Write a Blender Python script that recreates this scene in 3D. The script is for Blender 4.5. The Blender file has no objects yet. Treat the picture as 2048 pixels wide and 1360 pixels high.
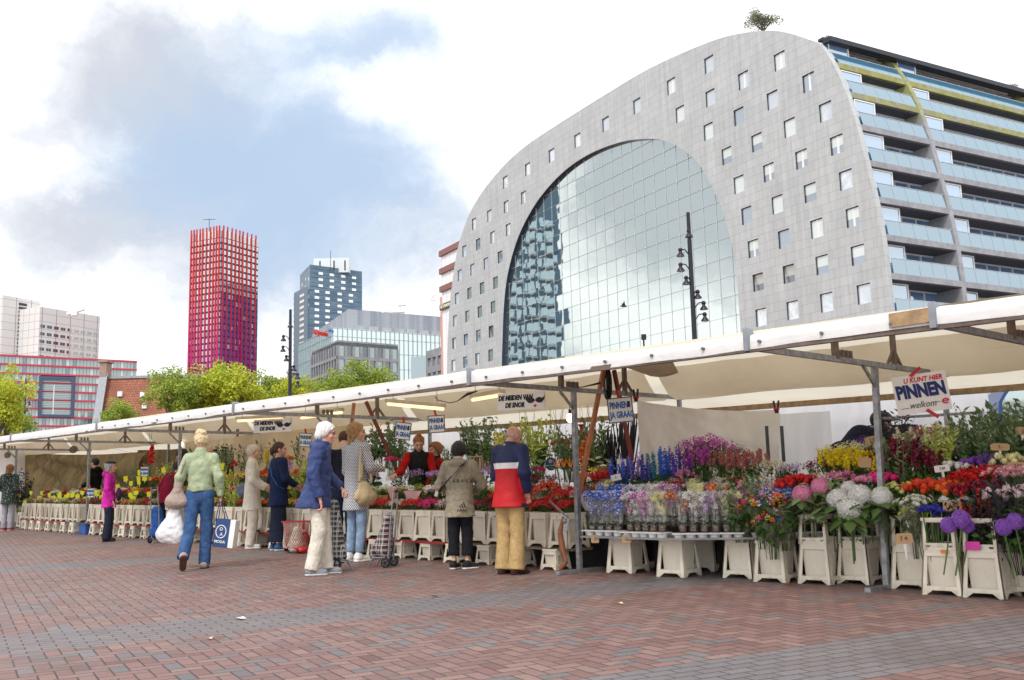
import bpy, bmesh, math, random
import numpy as np
from mathutils import Vector, Matrix
from mathutils.noise import noise as vnoise
random.seed(7); np.random.seed(7)
S=bpy.context.scene
# ------------------------------------------------ camera (35 mm lens, slight roll and upward pitch)
FP,CX,CY,CH,GS=1991.,1024.,680.,1.14,.0166
up=np.array([-344.,13380.,-FP]); up/=np.linalg.norm(up)
yw=np.array([0,0,-1.])-up*(-up[2]); yw/=np.linalg.norm(yw); xw=np.cross(yw,up)
RC=np.array([xw,yw,up]); CAM=np.array([0,0,CH])
cd=bpy.data.cameras.new('camera'); cam=bpy.data.objects.new('camera',cd); S.collection.objects.link(cam); S.camera=cam
cd.sensor_width=36; cd.lens=36*FP/2048; cd.clip_end=5000; cd.clip_start=.1
cam.matrix_world=Matrix([[*RC[0],0],[*RC[1],0],[*RC[2],CH],[0,0,0,1]])
S.render.resolution_x=1024; S.render.resolution_y=680
S.view_settings.view_transform='Standard'; S.view_settings.look='None'; S.view_settings.exposure=0.5; S.view_settings.gamma=1
S.render.engine='CYCLES'; S.cycles.max_bounces=6; S.cycles.transparent_max_bounces=12; S.cycles.use_denoising=True
def ray(px,py): return RC@np.array([px-CX,CY-py,-FP])
def gp(px,py,h=0):
    d=ray(px,py); return CAM+d*(h-CH)/(d[2]-GS*d[1])
def at(px,py,Y):
    d=ray(px,py); return CAM+d*Y/d[1]
def atz(px,py,z):
    d=ray(px,py); return CAM+d*(z-CH)/d[2]
def zg(y): return GS*min(y,36)
B0=np.array([.69,11.38,0]); TH=math.radians(43)
DU=np.array([-math.sin(TH),math.cos(TH),0]); NV=np.array([math.cos(TH),math.sin(TH),0])
def W(u,v,h=0):
    p=B0+DU*u+NV*v; p[2]=zg(p[1])+h; return p
def uvh(p): d=np.array(p)-B0; return float(d@DU),float(d@NV),float(p[2]-zg(p[1]))
RZ=-math.radians(90-43)   # local x runs right along the stall row, local y into the stalls
# ------------------------------------------------ node helpers
class NT:
    def __init__(s,tree): s.t=tree; s.n=tree.nodes; s.l=tree.links
    def new(s,typ,ins={},**kw):
        n=s.n.new(typ)
        for k,v in kw.items(): setattr(n,k,v)
        for k,v in ins.items(): s.set(n.inputs[k],v)
        return n
    def set(s,inp,v):
        if isinstance(v,bpy.types.NodeSocket): s.l.new(v,inp)
        elif isinstance(v,bpy.types.Node): s.l.new(v.outputs[0],inp)
        else: inp.default_value=v
    def m(s,op,a,b=0.,c=0.):
        n=s.n.new('ShaderNodeMath'); n.operation=op
        s.set(n.inputs[0],a); s.set(n.inputs[1],b)
        if op in('MULTIPLY_ADD','COMPARE','SMOOTH_MIN','WRAP'): s.set(n.inputs[2],c)
        return n.outputs[0]
    def mix(s,f,a,b,typ='MIX'):
        n=s.n.new('ShaderNodeMix'); n.data_type='RGBA'; n.blend_type=typ
        s.set(n.inputs[0],f); s.set(n.inputs[6],c4(a)); s.set(n.inputs[7],c4(b)); return n.outputs[2]
    def noise(s,vec,scale,detail=3,rough=.55,dist=0):
        n=s.new('ShaderNodeTexNoise',{'Scale':scale,'Detail':detail,'Roughness':rough,'Distortion':dist})
        if vec is not None: s.set(n.inputs['Vector'],vec)
        return n.outputs['Fac']
    def ramp(s,f,stops,interp='LINEAR'):
        n=s.n.new('ShaderNodeValToRGB'); e=n.color_ramp.elements; n.color_ramp.interpolation=interp
        while len(e)<len(stops): e.new(.5)
        for i,(p,c) in enumerate(stops): e[i].position=p; e[i].color=c4(c)
        s.set(n.inputs[0],f); return n.outputs[0]
    def mr(s,v,a,b,c=0.,d=1.):
        n=s.new('ShaderNodeMapRange',{1:a,2:b,3:c,4:d}); n.interpolation_type='SMOOTHSTEP'; s.set(n.inputs[0],v); return n.outputs[0]
    def vec(s,kind='Object'): return s.n.new('ShaderNodeTexCoord').outputs[kind]
    def sep(s,v):
        n=s.n.new('ShaderNodeSeparateXYZ'); s.set(n.inputs[0],v); return n.outputs
    def comb(s,x,y,z=0.):
        n=s.n.new('ShaderNodeCombineXYZ'); s.set(n.inputs[0],x); s.set(n.inputs[1],y); s.set(n.inputs[2],z); return n.outputs[0]
    def mapv(s,v,sc=(1,1,1),rot=(0,0,0),loc=(0,0,0)):
        return s.new('ShaderNodeMapping',{0:v,1:loc,2:rot,3:sc}).outputs[0]
def c4(c):
    if isinstance(c,(bpy.types.NodeSocket,bpy.types.Node)): return c
    if isinstance(c,(int,float)): return (c,c,c,1)
    return (*c,1) if len(c)==3 else c
MATS={}
def mat(name,col=(.5,.5,.5),rough=.6,var=.15,vs=6.,bump=0.,bs=40.,metal=0.,spec=.4,trans=0.,alpha=1.,emit=0.,fn=None,sheen=0.,rand=0.):
    if name in MATS: return MATS[name]
    M=bpy.data.materials.new(name); M.use_nodes=True; t=NT(M.node_tree); b=t.n['Principled BSDF']
    b.inputs['Roughness'].default_value=rough; b.inputs['Metallic'].default_value=metal; b.inputs['Specular IOR Level'].default_value=spec
    v=t.vec()
    if fn: c=fn(t,v,b)
    else:
        c=c4(col)
    if c is not None:
        if var:
            f=t.noise(v,vs,4); f=t.mr(f,.3,.7,1-var,1+var)
            c=t.mix(1.,c,t.comb(f,f,f),'MULTIPLY')
        if rand:
            r=t.n.new('ShaderNodeObjectInfo').outputs['Random']; r=t.m('MULTIPLY_ADD',r,2*rand,1-rand)
            c=t.mix(1.,c,t.comb(r,r,r),'MULTIPLY')
        t.set(b.inputs['Base Color'],c)
    if bump:
        bn=t.new('ShaderNodeBump',{'Strength':bump,'Distance':.02}); t.set(bn.inputs['Height'],t.noise(v,bs,4)); t.set(b.inputs['Normal'],bn.outputs[0])
    if emit: t.set(b.inputs['Emission Color'],c4(col)); b.inputs['Emission Strength'].default_value=emit
    if alpha<1: b.inputs['Alpha'].default_value=alpha
    if sheen: b.inputs['Sheen Weight'].default_value=sheen
    if trans:
        tr=t.new('ShaderNodeBsdfTranslucent'); t.set(tr.inputs[0],c)
        mx=t.new('ShaderNodeMixShader',{0:trans,1:b.outputs[0],2:tr.outputs[0]}); t.l.new(mx.outputs[0],t.n['Material Output'].inputs[0])
    MATS[name]=M; return M
# ------------------------------------------------ sky: clouds over a Nishita sky, one soft sun
SUN_EL,SUN_AZ=math.radians(48),math.radians(200)    # azimuth clockwise from +Y
wd=bpy.data.worlds.new('World'); S.world=wd; wd.use_nodes=True; t=NT(wd.node_tree); t.n.clear()
sky=t.new('ShaderNodeTexSky',sky_type='NISHITA',sun_disc=False); sky.sun_elevation=SUN_EL; sky.sun_rotation=SUN_AZ
d=t.vec('Generated')
wn_=t.new('ShaderNodeTexNoise',{'Scale':4.2,'Detail':7.,'Roughness':.62,'Vector':d}); wv=t.n.new('ShaderNodeVectorMath'); wv.operation='MULTIPLY_ADD'
t.l.new(wn_.outputs['Color'],wv.inputs[0]); wv.inputs[1].default_value=(.26,.26,.20); wv.inputs[2].default_value=(-.13,-.13,-.10)
wa=t.n.new('ShaderNodeVectorMath'); wa.operation='ADD'; t.l.new(wv.outputs[0],wa.inputs[0]); t.l.new(d,wa.inputs[1]); dw=wa.outputs[0]
n1=t.noise(t.mapv(dw,(1,1,1.9)),3.2,8,.6); n2=t.noise(t.mapv(dw,(1,1,2.6),loc=(3,1,2)),8.,7,.65)
def blob(px,py,r,amp,hv=1.,rf=None):
    q=Vector(ray(px,py)).normalized()
    if rf: nn=Vector((.87218,.48918,0)); q=q-2*q.dot(nn)*nn   # part of the sky that the glass front mirrors
    vm=t.n.new('ShaderNodeVectorMath'); vm.operation='DISTANCE'; t.l.new(t.mapv(dw,(1,1,hv)),vm.inputs[0]); vm.inputs[1].default_value=(q.x,q.y,q.z*hv)
    return t.m('MULTIPLY',t.mr(vm.outputs['Value'],0.,r,1.,0.),amp)
def field_(L,na,nb):
    tot=None
    for b in L:
        x=blob(*b); tot=x if tot is None else t.m('ADD',tot,x)
    return t.m('ADD',tot,t.m('ADD',t.m('MULTIPLY',t.m('SUBTRACT',n1,.5),na),t.m('MULTIPLY',t.m('SUBTRACT',n2,.5),nb)))
dA=field_([(270,150,.18,.62,1.3),(420,250,.24,.42,1.2),(300,440,.22,.45,1.2),(60,400,.16,.42,1.6),(640,520,.26,.5,1.2),(860,520,.16,.3,1.2),(250,245,.10,-.6,1.6),(110,320,.07,-.45,1.5),(1960,90,.14,.25,1.),(1300,450,.60,.62,1.,1),(1400,340,.2,.7,1.,1),(1130,360,.14,-.7,1.,1),(1370,640,.20,-.8,1.,1),(1200,560,.14,-.4,1.,1),(-1500,300,1.1,.5,1.)],1.3,.6)
dB=field_([(570,340,.30,1.05,1.5),(740,90,.12,.62,1.6),(360,300,.12,.35,1.4),(760,190,.09,-.5,2.),(700,440,.2,.3,1.3)],1.0,.5)
col=t.mix(t.mr(dA,.08,1.15),(1.0,1.0,1.0),(.47,.485,.525))
col=t.mix(t.m('MULTIPLY',t.mr(dB,.0,1.25),.9),col,(.33,.435,.575))
bg1=t.new('ShaderNodeBackground',{0:sky.outputs[0],1:.1}); bg2=t.new('ShaderNodeBackground',{0:col,1:1.1})
mx=t.new('ShaderNodeMixShader',{0:.92,1:bg1.outputs[0],2:bg2.outputs[0]}); o=t.n.new('ShaderNodeOutputWorld'); t.l.new(mx.outputs[0],o.inputs[0])
sl=bpy.data.lights.new('sun','SUN'); sl.energy=1.5; sl.angle=math.radians(14); sl.color=(1,.96,.9)
so=bpy.data.objects.new('sun',sl); S.collection.objects.link(so)
sv=Vector((math.sin(SUN_AZ)*math.cos(SUN_EL),math.cos(SUN_AZ)*math.cos(SUN_EL),math.sin(SUN_EL)))
so.rotation_euler=sv.to_track_quat('Z','Y').to_euler()
# ------------------------------------------------ object helpers
LN=S.collection.objects.link
def tag(o,label=None,cat=None,group=None,kind=None):
    if label: o['label']=label
    if cat: o['category']=cat
    if group: o['group']=group
    if kind: o['kind']=kind
    return o
def thing(name,label,cat,loc=(0,0,0),rz=0.,group=None):
    o=bpy.data.objects.new(name,None); LN(o); o.location=tuple(loc); o.rotation_euler=(0,0,rz); o.empty_display_size=.1
    return tag(o,label,cat,group)
def copy_tree(o,parent=None):
    c=o.copy(); LN(c)
    if parent is not None: c.parent=parent
    for ch in list(o.children): copy_tree(ch,c)
    return c
class MB:
    def __init__(s): s.v=[]; s.f=[]; s.mi=[]; s.sm=[]; s.M=None; s.k=0
    def add(s,vs,fs,smooth=False):
        b=len(s.v)
        if s.M is not None: vs=[s.M@Vector(v) for v in vs]
        s.v+= [tuple(v) for v in vs]
        for f in fs: s.f.append([b+i for i in f]); s.mi.append(s.k); s.sm.append(smooth)
        return s
    def box(s,x0,x1,y0,y1,z0,z1):
        return s.add([(x0,y0,z0),(x1,y0,z0),(x1,y1,z0),(x0,y1,z0),(x0,y0,z1),(x1,y0,z1),(x1,y1,z1),(x0,y1,z1)],[(0,3,2,1),(4,5,6,7),(0,1,5,4),(1,2,6,5),(2,3,7,6),(3,0,4,7)])
    def cyl(s,a,b,r1,r2=None,n=8,cap=True,smooth=True):
        a=Vector(a); b=Vector(b); r2=r1 if r2 is None else r2; d=(b-a); 
        if d.length<1e-6: return s
        d.normalize(); e=d.orthogonal().normalized(); g=d.cross(e); vs=[]
        for c,r in((a,r1),(b,r2)):
            for i in range(n):
                an=2*math.pi*i/n; vs.append(c+(e*math.cos(an)+g*math.sin(an))*r)
        fs=[(i,(i+1)%n,n+(i+1)%n,n+i) for i in range(n)]
        s.add(vs,fs,smooth)
        if cap: s.add(vs,[tuple(range(n))[::-1],tuple(range(n,2*n))])
        return s
    def bar(s,a,b,w,h):
        a=Vector(a); b=Vector(b); d=(b-a).normalized(); e=d.cross(Vector((0,0,1)))
        if e.length<1e-3: e=Vector((1,0,0))
        e.normalize(); g=e.cross(d); e=e*w/2; g=g*h/2
        vs=[a-e-g,a+e-g,a+e+g,a-e+g,b-e-g,b+e-g,b+e+g,b-e+g]
        return s.add(vs,[(0,3,2,1),(4,5,6,7),(0,1,5,4),(1,2,6,5),(2,3,7,6),(3,0,4,7)])
    def tube(s,pts,r,n=6,smooth=True):
        for i in range(len(pts)-1):
            ra=r[i] if isinstance(r,(list,tuple)) else r; rb=r[i+1] if isinstance(r,(list,tuple)) else r
            s.cyl(pts[i],pts[i+1],ra,rb,n,True,smooth)
        return s
    def ball(s,c,r,n=8,m=6,sc=(1,1,1),smooth=True):
        vs=[];fs=[]
        for j in range(m+1):
            th=math.pi*j/m
            for i in range(n):
                a=2*math.pi*i/n; vs.append((c[0]+r*sc[0]*math.sin(th)*math.cos(a),c[1]+r*sc[1]*math.sin(th)*math.sin(a),c[2]+r*sc[2]*math.cos(th)))
        for j in range(m):
            for i in range(n): fs.append((j*n+i,(j+1)*n+i,(j+1)*n+(i+1)%n,j*n+(i+1)%n))
        return s.add(vs,fs,smooth)
    def lathe(s,prof,n=16,c=(0,0,0),smooth=True):
        vs=[];fs=[]
        for r,z in prof:
            for i in range(n):
                a=2*math.pi*i/n; vs.append((c[0]+r*math.cos(a),c[1]+r*math.sin(a),c[2]+z))
        for j in range(len(prof)-1):
            for i in range(n): fs.append((j*n+i,j*n+(i+1)%n,(j+1)*n+(i+1)%n,(j+1)*n+i))
        return s.add(vs,fs,smooth)
    def prism(s,poly,d0,d1,axis='y'):
        # poly of (a,b) extruded along axis
        f={'y':lambda a,b,d:(a,d,b),'x':lambda a,b,d:(d,a,b),'z':lambda a,b,d:(a,b,d)}[axis]
        n=len(poly); vs=[f(a,b,d0) for a,b in poly]+[f(a,b,d1) for a,b in poly]
        return s.add(vs,[tuple(range(n)),tuple(range(n,2*n))[::-1]]+[(i,i+n,(i+1)%n+n,(i+1)%n) for i in range(n)])
    def grid(s,P,smooth=True):
        r=len(P); c=len(P[0]); return s.add([p for row in P for p in row],[(j*c+i,j*c+i+1,(j+1)*c+i+1,(j+1)*c+i) for j in range(r-1) for i in range(c-1)],smooth)
    def mesh(s,name,mats):
        me=bpy.data.meshes.new(name); me.from_pydata(s.v,[],s.f)
        for m in (mats if isinstance(mats,(list,tuple)) else [mats]): me.materials.append(m)
        me.polygons.foreach_set('material_index',s.mi); me.polygons.foreach_set('use_smooth',s.sm); me.update(); return me
    def build(s,name,mats,parent=None,loc=None,rz=None):
        return link(name,s.mesh(name,mats),parent,loc,rz)
def link(name,me,parent=None,loc=None,rz=None):
    o=bpy.data.objects.new(name,me); LN(o)
    if parent is not None: o.parent=parent
    if loc is not None: o.location=tuple(loc)
    if rz is not None: o.rotation_euler=(0,0,rz)
    return o
def solid(o,th,off=0.):
    m=o.modifiers.new('thickness','SOLIDIFY'); m.thickness=th; m.offset=off; return o
FONT={}
def text_mesh(txt,size,depth=.002,bold=0.,align='CENTER',shear=0.):
    k=(txt,size,depth,bold,align,shear)
    if k not in FONT:
        cu=bpy.data.curves.new('lettering','FONT'); cu.body=txt; cu.size=size; cu.extrude=depth; cu.offset=bold; cu.align_x=align; cu.align_y='CENTER'; cu.shear=shear; cu.resolution_u=2
        ob=bpy.data.objects.new('lettering',cu); LN(ob); dg=bpy.context.evaluated_depsgraph_get()
        me=bpy.data.meshes.new_from_object(ob.evaluated_get(dg)); bpy.data.objects.remove(ob); bpy.data.curves.remove(cu); me.materials.clear(); FONT[k]=me
    return FONT[k]
def text(txt,size,m,parent,loc,rot=(math.pi/2,0,0),bold=0.,sx=1.,shear=0.,align='CENTER',depth=.002,name='lettering'):
    me=text_mesh(txt,size,depth,bold,align,shear).copy(); me.materials.append(m); o=bpy.data.objects.new(name,me); LN(o)
    o.parent=parent; o.location=loc; o.rotation_euler=rot; o.scale=(sx,1,1); return o
# ------------------------------------------------ ground: brick paving, herringbone with grey bands
def paving(t,v,b):
    g=t.new('ShaderNodeNewGeometry').outputs['Position']
    ca,sa=math.cos(math.radians(29.3)),math.sin(math.radians(29.3))   # band direction (x), across (y)
    X,Y,Z=t.sep(g)
    x=t.m('ADD',t.m('MULTIPLY',X,ca),t.m('MULTIPLY',Y,sa)); w=t.m('SUBTRACT',t.m('MULTIPLY',Y,ca),t.m('MULTIPLY',X,sa))
    wob=t.m('MULTIPLY',t.m('SUBTRACT',t.noise(g,.7,2),.5),.05); w=t.m('ADD',w,wob)
    def band(a,bb): return t.m('MULTIPLY',t.m('GREATER_THAN',w,a),t.m('LESS_THAN',w,bb))
    bd=band(7.75,8.7)
    for a,bb in [(3.9,4.8),(14.85,15.8),(19.4,20.2),(.2,1.1),(24,24.9),(-3.6,-2.7)]: bd=t.m('MAXIMUM',bd,band(a,bb))
    u=.1; xx=t.m('DIVIDE',x,u); yy=t.m('DIVIDE',w,u)
    i=t.m('FLOOR',xx); j=t.m('FLOOR',yy)
    k=t.m('FLOORED_MODULO',t.m('SUBTRACT',i,j),4.)
    hor=t.m('LESS_THAN',k,1.5)
    idx=t.m('SUBTRACT',i,t.m('MULTIPLY',hor,k)); ver=t.m('SUBTRACT',1.,hor)
    idy=t.m('SUBTRACT',j,t.m('MULTIPLY',ver,t.m('SUBTRACT',3.,k)))
    lx=t.m('SUBTRACT',xx,idx); ly=t.m('SUBTRACT',yy,idy)
    Lx=t.m('ADD',1.,hor); Ly=t.m('ADD',1.,ver)
    e1=t.m('MINIMUM',t.m('MINIMUM',lx,t.m('SUBTRACT',Lx,lx)),t.m('MINIMUM',ly,t.m('SUBTRACT',Ly,ly)))
    # running bond for the bands
    off=t.m('MULTIPLY',t.m('FLOORED_MODULO',j,2.),1.); bx=t.m('DIVIDE',t.m('ADD',xx,off),2.); bi=t.m('FLOOR',bx); bl=t.m('MULTIPLY',t.m('SUBTRACT',bx,bi),2.); by=t.m('SUBTRACT',yy,j)
    e2=t.m('MINIMUM',t.m('MINIMUM',bl,t.m('SUBTRACT',2.,bl)),t.m('MINIMUM',by,t.m('SUBTRACT',1.,by)))
    def sel(p,q): return t.m('ADD',t.m('MULTIPLY',p,t.m('SUBTRACT',1.,bd)),t.m('MULTIPLY',q,bd))
    e=sel(e1,e2); ix=sel(idx,t.m('ADD',bi,500.)); iy=sel(idy,j)
    e=t.m('ADD',e,t.m('MULTIPLY',t.m('SUBTRACT',t.noise(g,45.,2),.5),.05))
    wn=t.new('ShaderNodeTexWhiteNoise',{0:t.comb(ix,iy)},noise_dimensions='2D'); r=wn.outputs['Value']; r2=t.sep(wn.outputs['Color'])[1]
    red=t.ramp(r,[(0,(.175,.098,.094)),(.35,(.255,.160,.150)),(.6,(.215,.118,.110)),(.8,(.28,.195,.172)),(1,(.165,.095,.09))])
    grey=t.ramp(r2,[(0,(.150,.155,.172)),(.5,(.190,.193,.208)),(1,(.165,.162,.178))])
    patch=t.mr(t.noise(g,.9,3,.6),.5,.68); pf=t.m('LESS_THAN',r2,t.m('MULTIPLY_ADD',patch,.42,.07))
    c=t.mix(pf,red,grey); c=t.mix(bd,c,grey)
    c=t.mix(t.m('MULTIPLY',t.mr(t.noise(g,.35,4),.35,.7),.22),c,(.36,.29,.26))
    dirt=t.mr(t.noise(g,2.2,6,.7),.42,.75); c=t.mix(t.m('MULTIPLY',dirt,.3),c,(.20,.155,.14))
    spk=t.mr(t.noise(g,90.,3,.7),.35,.7,.84,1.14); c=t.mix(1.,c,t.comb(spk,spk,spk),'MULTIPLY')
    jt=t.mr(e,.02,.075); c=t.mix(jt,(.045,.035,.033),c)
    ht=t.m('ADD',t.mr(e,.0,.14),t.m('ADD',t.m('MULTIPLY',r,.35),t.m('MULTIPLY',t.noise(g,60.,3),.3)))
    bn=t.new('ShaderNodeBump',{'Strength':.55,'Distance':.006}); t.set(bn.inputs['Height'],ht); t.set(b.inputs['Normal'],bn.outputs[0])
    gum=t.new('ShaderNodeTexVoronoi',{'Scale':1.9,'Vector':g}); gs=t.m('MULTIPLY',t.mr(gum.outputs['Distance'],.035,.022),.55); c=t.mix(gs,c,(.10,.085,.08))
    wet=t.mr(t.noise(g,.55,5,.65,.4),.56,.66); c=t.mix(t.m('MULTIPLY',wet,.30),c,(.085,.06,.055))
    c=t.mix(1.,c,(.92,.845,.84),'MULTIPLY'); t.set(b.inputs['Roughness'],t.m('SUBTRACT',t.mr(r,.0,1.,.5,.8),t.m('MULTIPLY',wet,.12))); t.set(b.inputs['Base Color'],c); return None
m=MB(); ys=[-40,0,36,200,1500]; m.grid([[(x,y,zg(y)) for x in (-1500,-60,60,1500)] for y in ys],False)
tag(m.build('paved_square',mat('brick_paving',fn=paving)),'red brick paved market square with grey brick bands','paving',kind='structure')
# ------------------------------------------------ materials for buildings
def window_glass(name,tint=(.10,.13,.15),refl=.75,rough=.03,blind=None,bp=.0,bsc=.5,gcol=(.90,.95,.95)):
    if name in MATS: return MATS[name]
    M=bpy.data.materials.new(name); M.use_nodes=True; t=NT(M.node_tree); t.n.clear(); v=t.vec()
    df=t.new('ShaderNodeBsdfDiffuse'); c=c4(tint)
    if blind:
        z=t.sep(v)[2]; f=t.m('GREATER_THAN',z,blind[0]); c=t.mix(f,tint,blind[1])
    t.set(df.inputs[0],c); gl=t.new('ShaderNodeBsdfGlossy',{'Color':(*gcol,1),'Roughness':rough})
    if bp:
        bn=t.new('ShaderNodeBump',{'Strength':bp,'Distance':.3}); t.set(bn.inputs['Height'],t.noise(t.new('ShaderNodeNewGeometry').outputs['Position'],bsc,2)); t.set(gl.inputs['Normal'],bn.outputs[0])
    mx=t.new('ShaderNodeMixShader',{0:refl,1:df.outputs[0],2:gl.outputs[0]}); o=t.n.new('ShaderNodeOutputMaterial'); t.l.new(mx.outputs[0],o.inputs[0]); MATS[name]=M; return M
def stone_panels(t,v,b):
    x,y,z=t.sep(v); br=t.new('ShaderNodeTexBrick',{'Vector':t.comb(t.m('ADD',x,y),z),'Color1':(.455,.47,.475,1),'Color2':(.498,.51,.515,1),'Mortar':(.27,.28,.285,1),'Scale':1.,'Mortar Size':.011,'Mortar Smooth':.1,'Brick Width':1.22,'Row Height':.6945,'Bias':-.2})
    br.offset=.37; br.offset_frequency=2
    st=t.mr(t.noise(t.mapv(v,(2.5,2.5,.16)),1.,5,.65),.3,.72,.88,1.06)
    return t.mix(1.,br.outputs[0],t.comb(st,st,st),'MULTIPLY')
M_stone=mat('grey_stone_panels',rough=.55,fn=stone_panels,var=.04,vs=.25)
M_dark=mat('dark_metal',(.03,.035,.045),.4,metal=.3)
M_white=mat('white_paint',(.78,.78,.76),.5,var=.05)
M_conc=mat('grey_concrete',(.36,.36,.37),.7,var=.12,vs=1.5,bump=.2,bs=8)
def moss(t,v,b):
    z=t.sep(t.new('ShaderNodeNewGeometry').outputs['Position'])[2]
    f=t.mr(z,26.8,28.6); n=t.mr(t.noise(t.mapv(v,(2,1,.8)),1.6,5,.7),.3,.55); f=t.m('MULTIPLY',f,n)
    return t.mix(f,(.30,.31,.335),(.30,.30,.10))
M_slab=mat('mossy_concrete',fn=moss,rough=.8,vs=2.)
# ------------------------------------------------ the arched market building
nF=np.array([.87218,.48918,0]); dF=np.array([-.48918,.87218,0])
hall=thing('arched_building','huge grey stone horseshoe arch building with glass front and balconies on its flank','building',nF*54,math.radians(-60.71))
OUT=[(113.5,0),(113.45,8),(113.37,15.45),(112.9,20.1),(112.35,23.8),(111.4,26.9),(110.6,29.2),(109.8,30.8),(109.,32.),(108.,33.1),(106.6,34.4),(104.8,35.55),(102.3,36.7),(97.6,38.1),(93.3,38.8),(88.9,39.0),(82.5,39.06),(76.8,39.06),(71.1,39.03),(67,38.78),(61.,38.05),(57.8,37.37),(54.2,36.15),(52.2,35.13),(50.05,33.6),(48.96,32.85),(47.9,30.9),(47.01,28.6),(46.3,25.9),(45.76,22.95),(45.25,20.2),(44.92,17.8),(44.74,14.9),(44.7,8),(44.7,0)]
SIDE=[p for p in OUT if p[0]<50.1]
INN=[(98.95,0),(98.95,10),(98.9,14.6),(98.6,17.4),(98.1,21.5),(97.2,24.9),(95.3,27.9),(93.5,29.7),(91.3,31.2),(89.3,32.2),(87.0,33.0),(84.6,33.6),(82.1,33.93),(79,34.0),(75.9,33.75),(73,33.3),(70.3,32.55),(68.7,32.0),(67.3,31.35),(65.4,30.1),(64.1,29.1),(62.9,27.8),(61.8,25.9),(60.6,23.6),(59.76,20.9),(59.4,18.9),(59.2,16.9),(59.2,10),(59.2,0)]
WIN=[(h,s) for h,ss in [(36.76,(97.5,92.36,87.27,82.17,77.1,71.94,66.82,61.71)),(33.82,(105.62,101.58,97.45,93.42,65.82,61.79,57.74,53.67)),(31.04,(108.38,104.63,100.92,97.12,62.26,58.51,54.7,50.94)),
 (28.27,(109.79,106.3,102.74,99.17,60.21,56.68,53.12,49.54)),(25.5,(110.7,107.22,103.87,100.45,58.99,55.6,52.17,48.74)),(22.75,(111.32,107.9,104.57,101.21,58.33,54.91,51.55,48.17)),
 (19.95,(111.7,108.43,105.08,101.82,57.81,54.48,51.17,47.82)),(17.19,(112.02,108.7,105.44,102.08,57.51,54.23,50.92,47.63)),(14.4,(112.1,108.8,105.5,102.2,57.43,54.09,50.75,47.37)),(11.6,(112.1,108.8,105.5,102.2,57.4,54.09,50.75,47.37)),(8.8,(112.1,108.8,57.4,54.09,50.75,47.37))] for s in ss]
def inside(s,h,P):
    c=False; n=len(P)
    for i in range(n):
        a,b=P[i],P[(i+1)%n]
        if (a[1]>h)!=(b[1]>h) and s<(b[0]-a[0])*(h-a[1])/(b[1]-a[1])+a[0]: c=not c
    return c
def chaikin(P,n=1):
    for _ in range(n):
        Q=[P[0]]
        for a,b in zip(P,P[1:]): Q+= [(a[0]*.75+b[0]*.25,a[1]*.75+b[1]*.25),(a[0]*.25+b[0]*.75,a[1]*.25+b[1]*.75)]
        P=Q+[P[-1]]
    return P
OUTs=chaikin(OUT,2); INs=chaikin(INN,2)
loop=[(-s,h) for s,h in OUTs]+[(-s,h) for s,h in INs[::-1]]
from mathutils.geometry import delaunay_2d_cdt
def plate(outer,inner,wins,y0,y1):
    V=[];E_=[]
    def ring(P):
        b=len(V); V.extend(Vector(p) for p in P); E_.extend((b+i,b+(i+1)%len(P)) for i in range(len(P)))
    ring(outer); ring(inner)
    R=[[(-s,h-1.37),(-s+1.2,h-1.37),(-s+1.2,h),(-s,h)] for h,s in wins]
    for r in R: ring(r)
    vs,es,fs,_,_,_=delaunay_2d_cdt(V,E_,[],0,1e-5); m=MB(); tri=[]
    for f in fs:
        c=sum((vs[i] for i in f),Vector((0,0)))/len(f)
        if not inside(c.x,c.y,outer) or inside(c.x,c.y,inner): continue
        if any(r[0][0]<c.x<r[1][0] and r[0][1]<c.y<r[2][1] for r in R): continue
        tri.append(tuple(f))
    m.add([(p.x,y0,p.y) for p in vs],tri)
    for P in [outer,inner]+R:
        n=len(P); m.add([(a,y0,b) for a,b in P]+[(a,y1,b) for a,b in P],[(i,(i+1)%n,(i+1)%n+n,i+n) for i in range(n)])
    return m
plate([(-s,h) for s,h in OUTs],[(-s,h) for s,h in INs],WIN,0,.5).build('stone_front',M_stone,hall)
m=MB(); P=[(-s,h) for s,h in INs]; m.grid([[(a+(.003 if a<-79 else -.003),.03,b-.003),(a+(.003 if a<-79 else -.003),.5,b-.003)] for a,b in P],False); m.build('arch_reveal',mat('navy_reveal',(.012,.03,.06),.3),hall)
m=MB(); pr=[(-s,h) for s,h in OUTs if s>53.8]; m.grid([[(a,.51,b),(a,70,b)] for a,b in pr],False)
m.build('vault',M_stone,hall)
m=MB(); pr=[(-s,h) for s,h in INs]; m.grid([[(a*.9995,.505,b),(a*.9995,3.2,b)] for a,b in pr],False); m.build('tunnel_lining',mat('artwork_lining',fn=lambda t,v,b:t.ramp(t.noise(v,.35,3),[(.35,(.01,.015,.05)),(.5,(.02,.03,.10)),(.6,(.35,.01,.03)),(.66,(.01,.04,.12)),(.8,(.02,.10,.03))]),rough=.3),hall)
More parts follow.
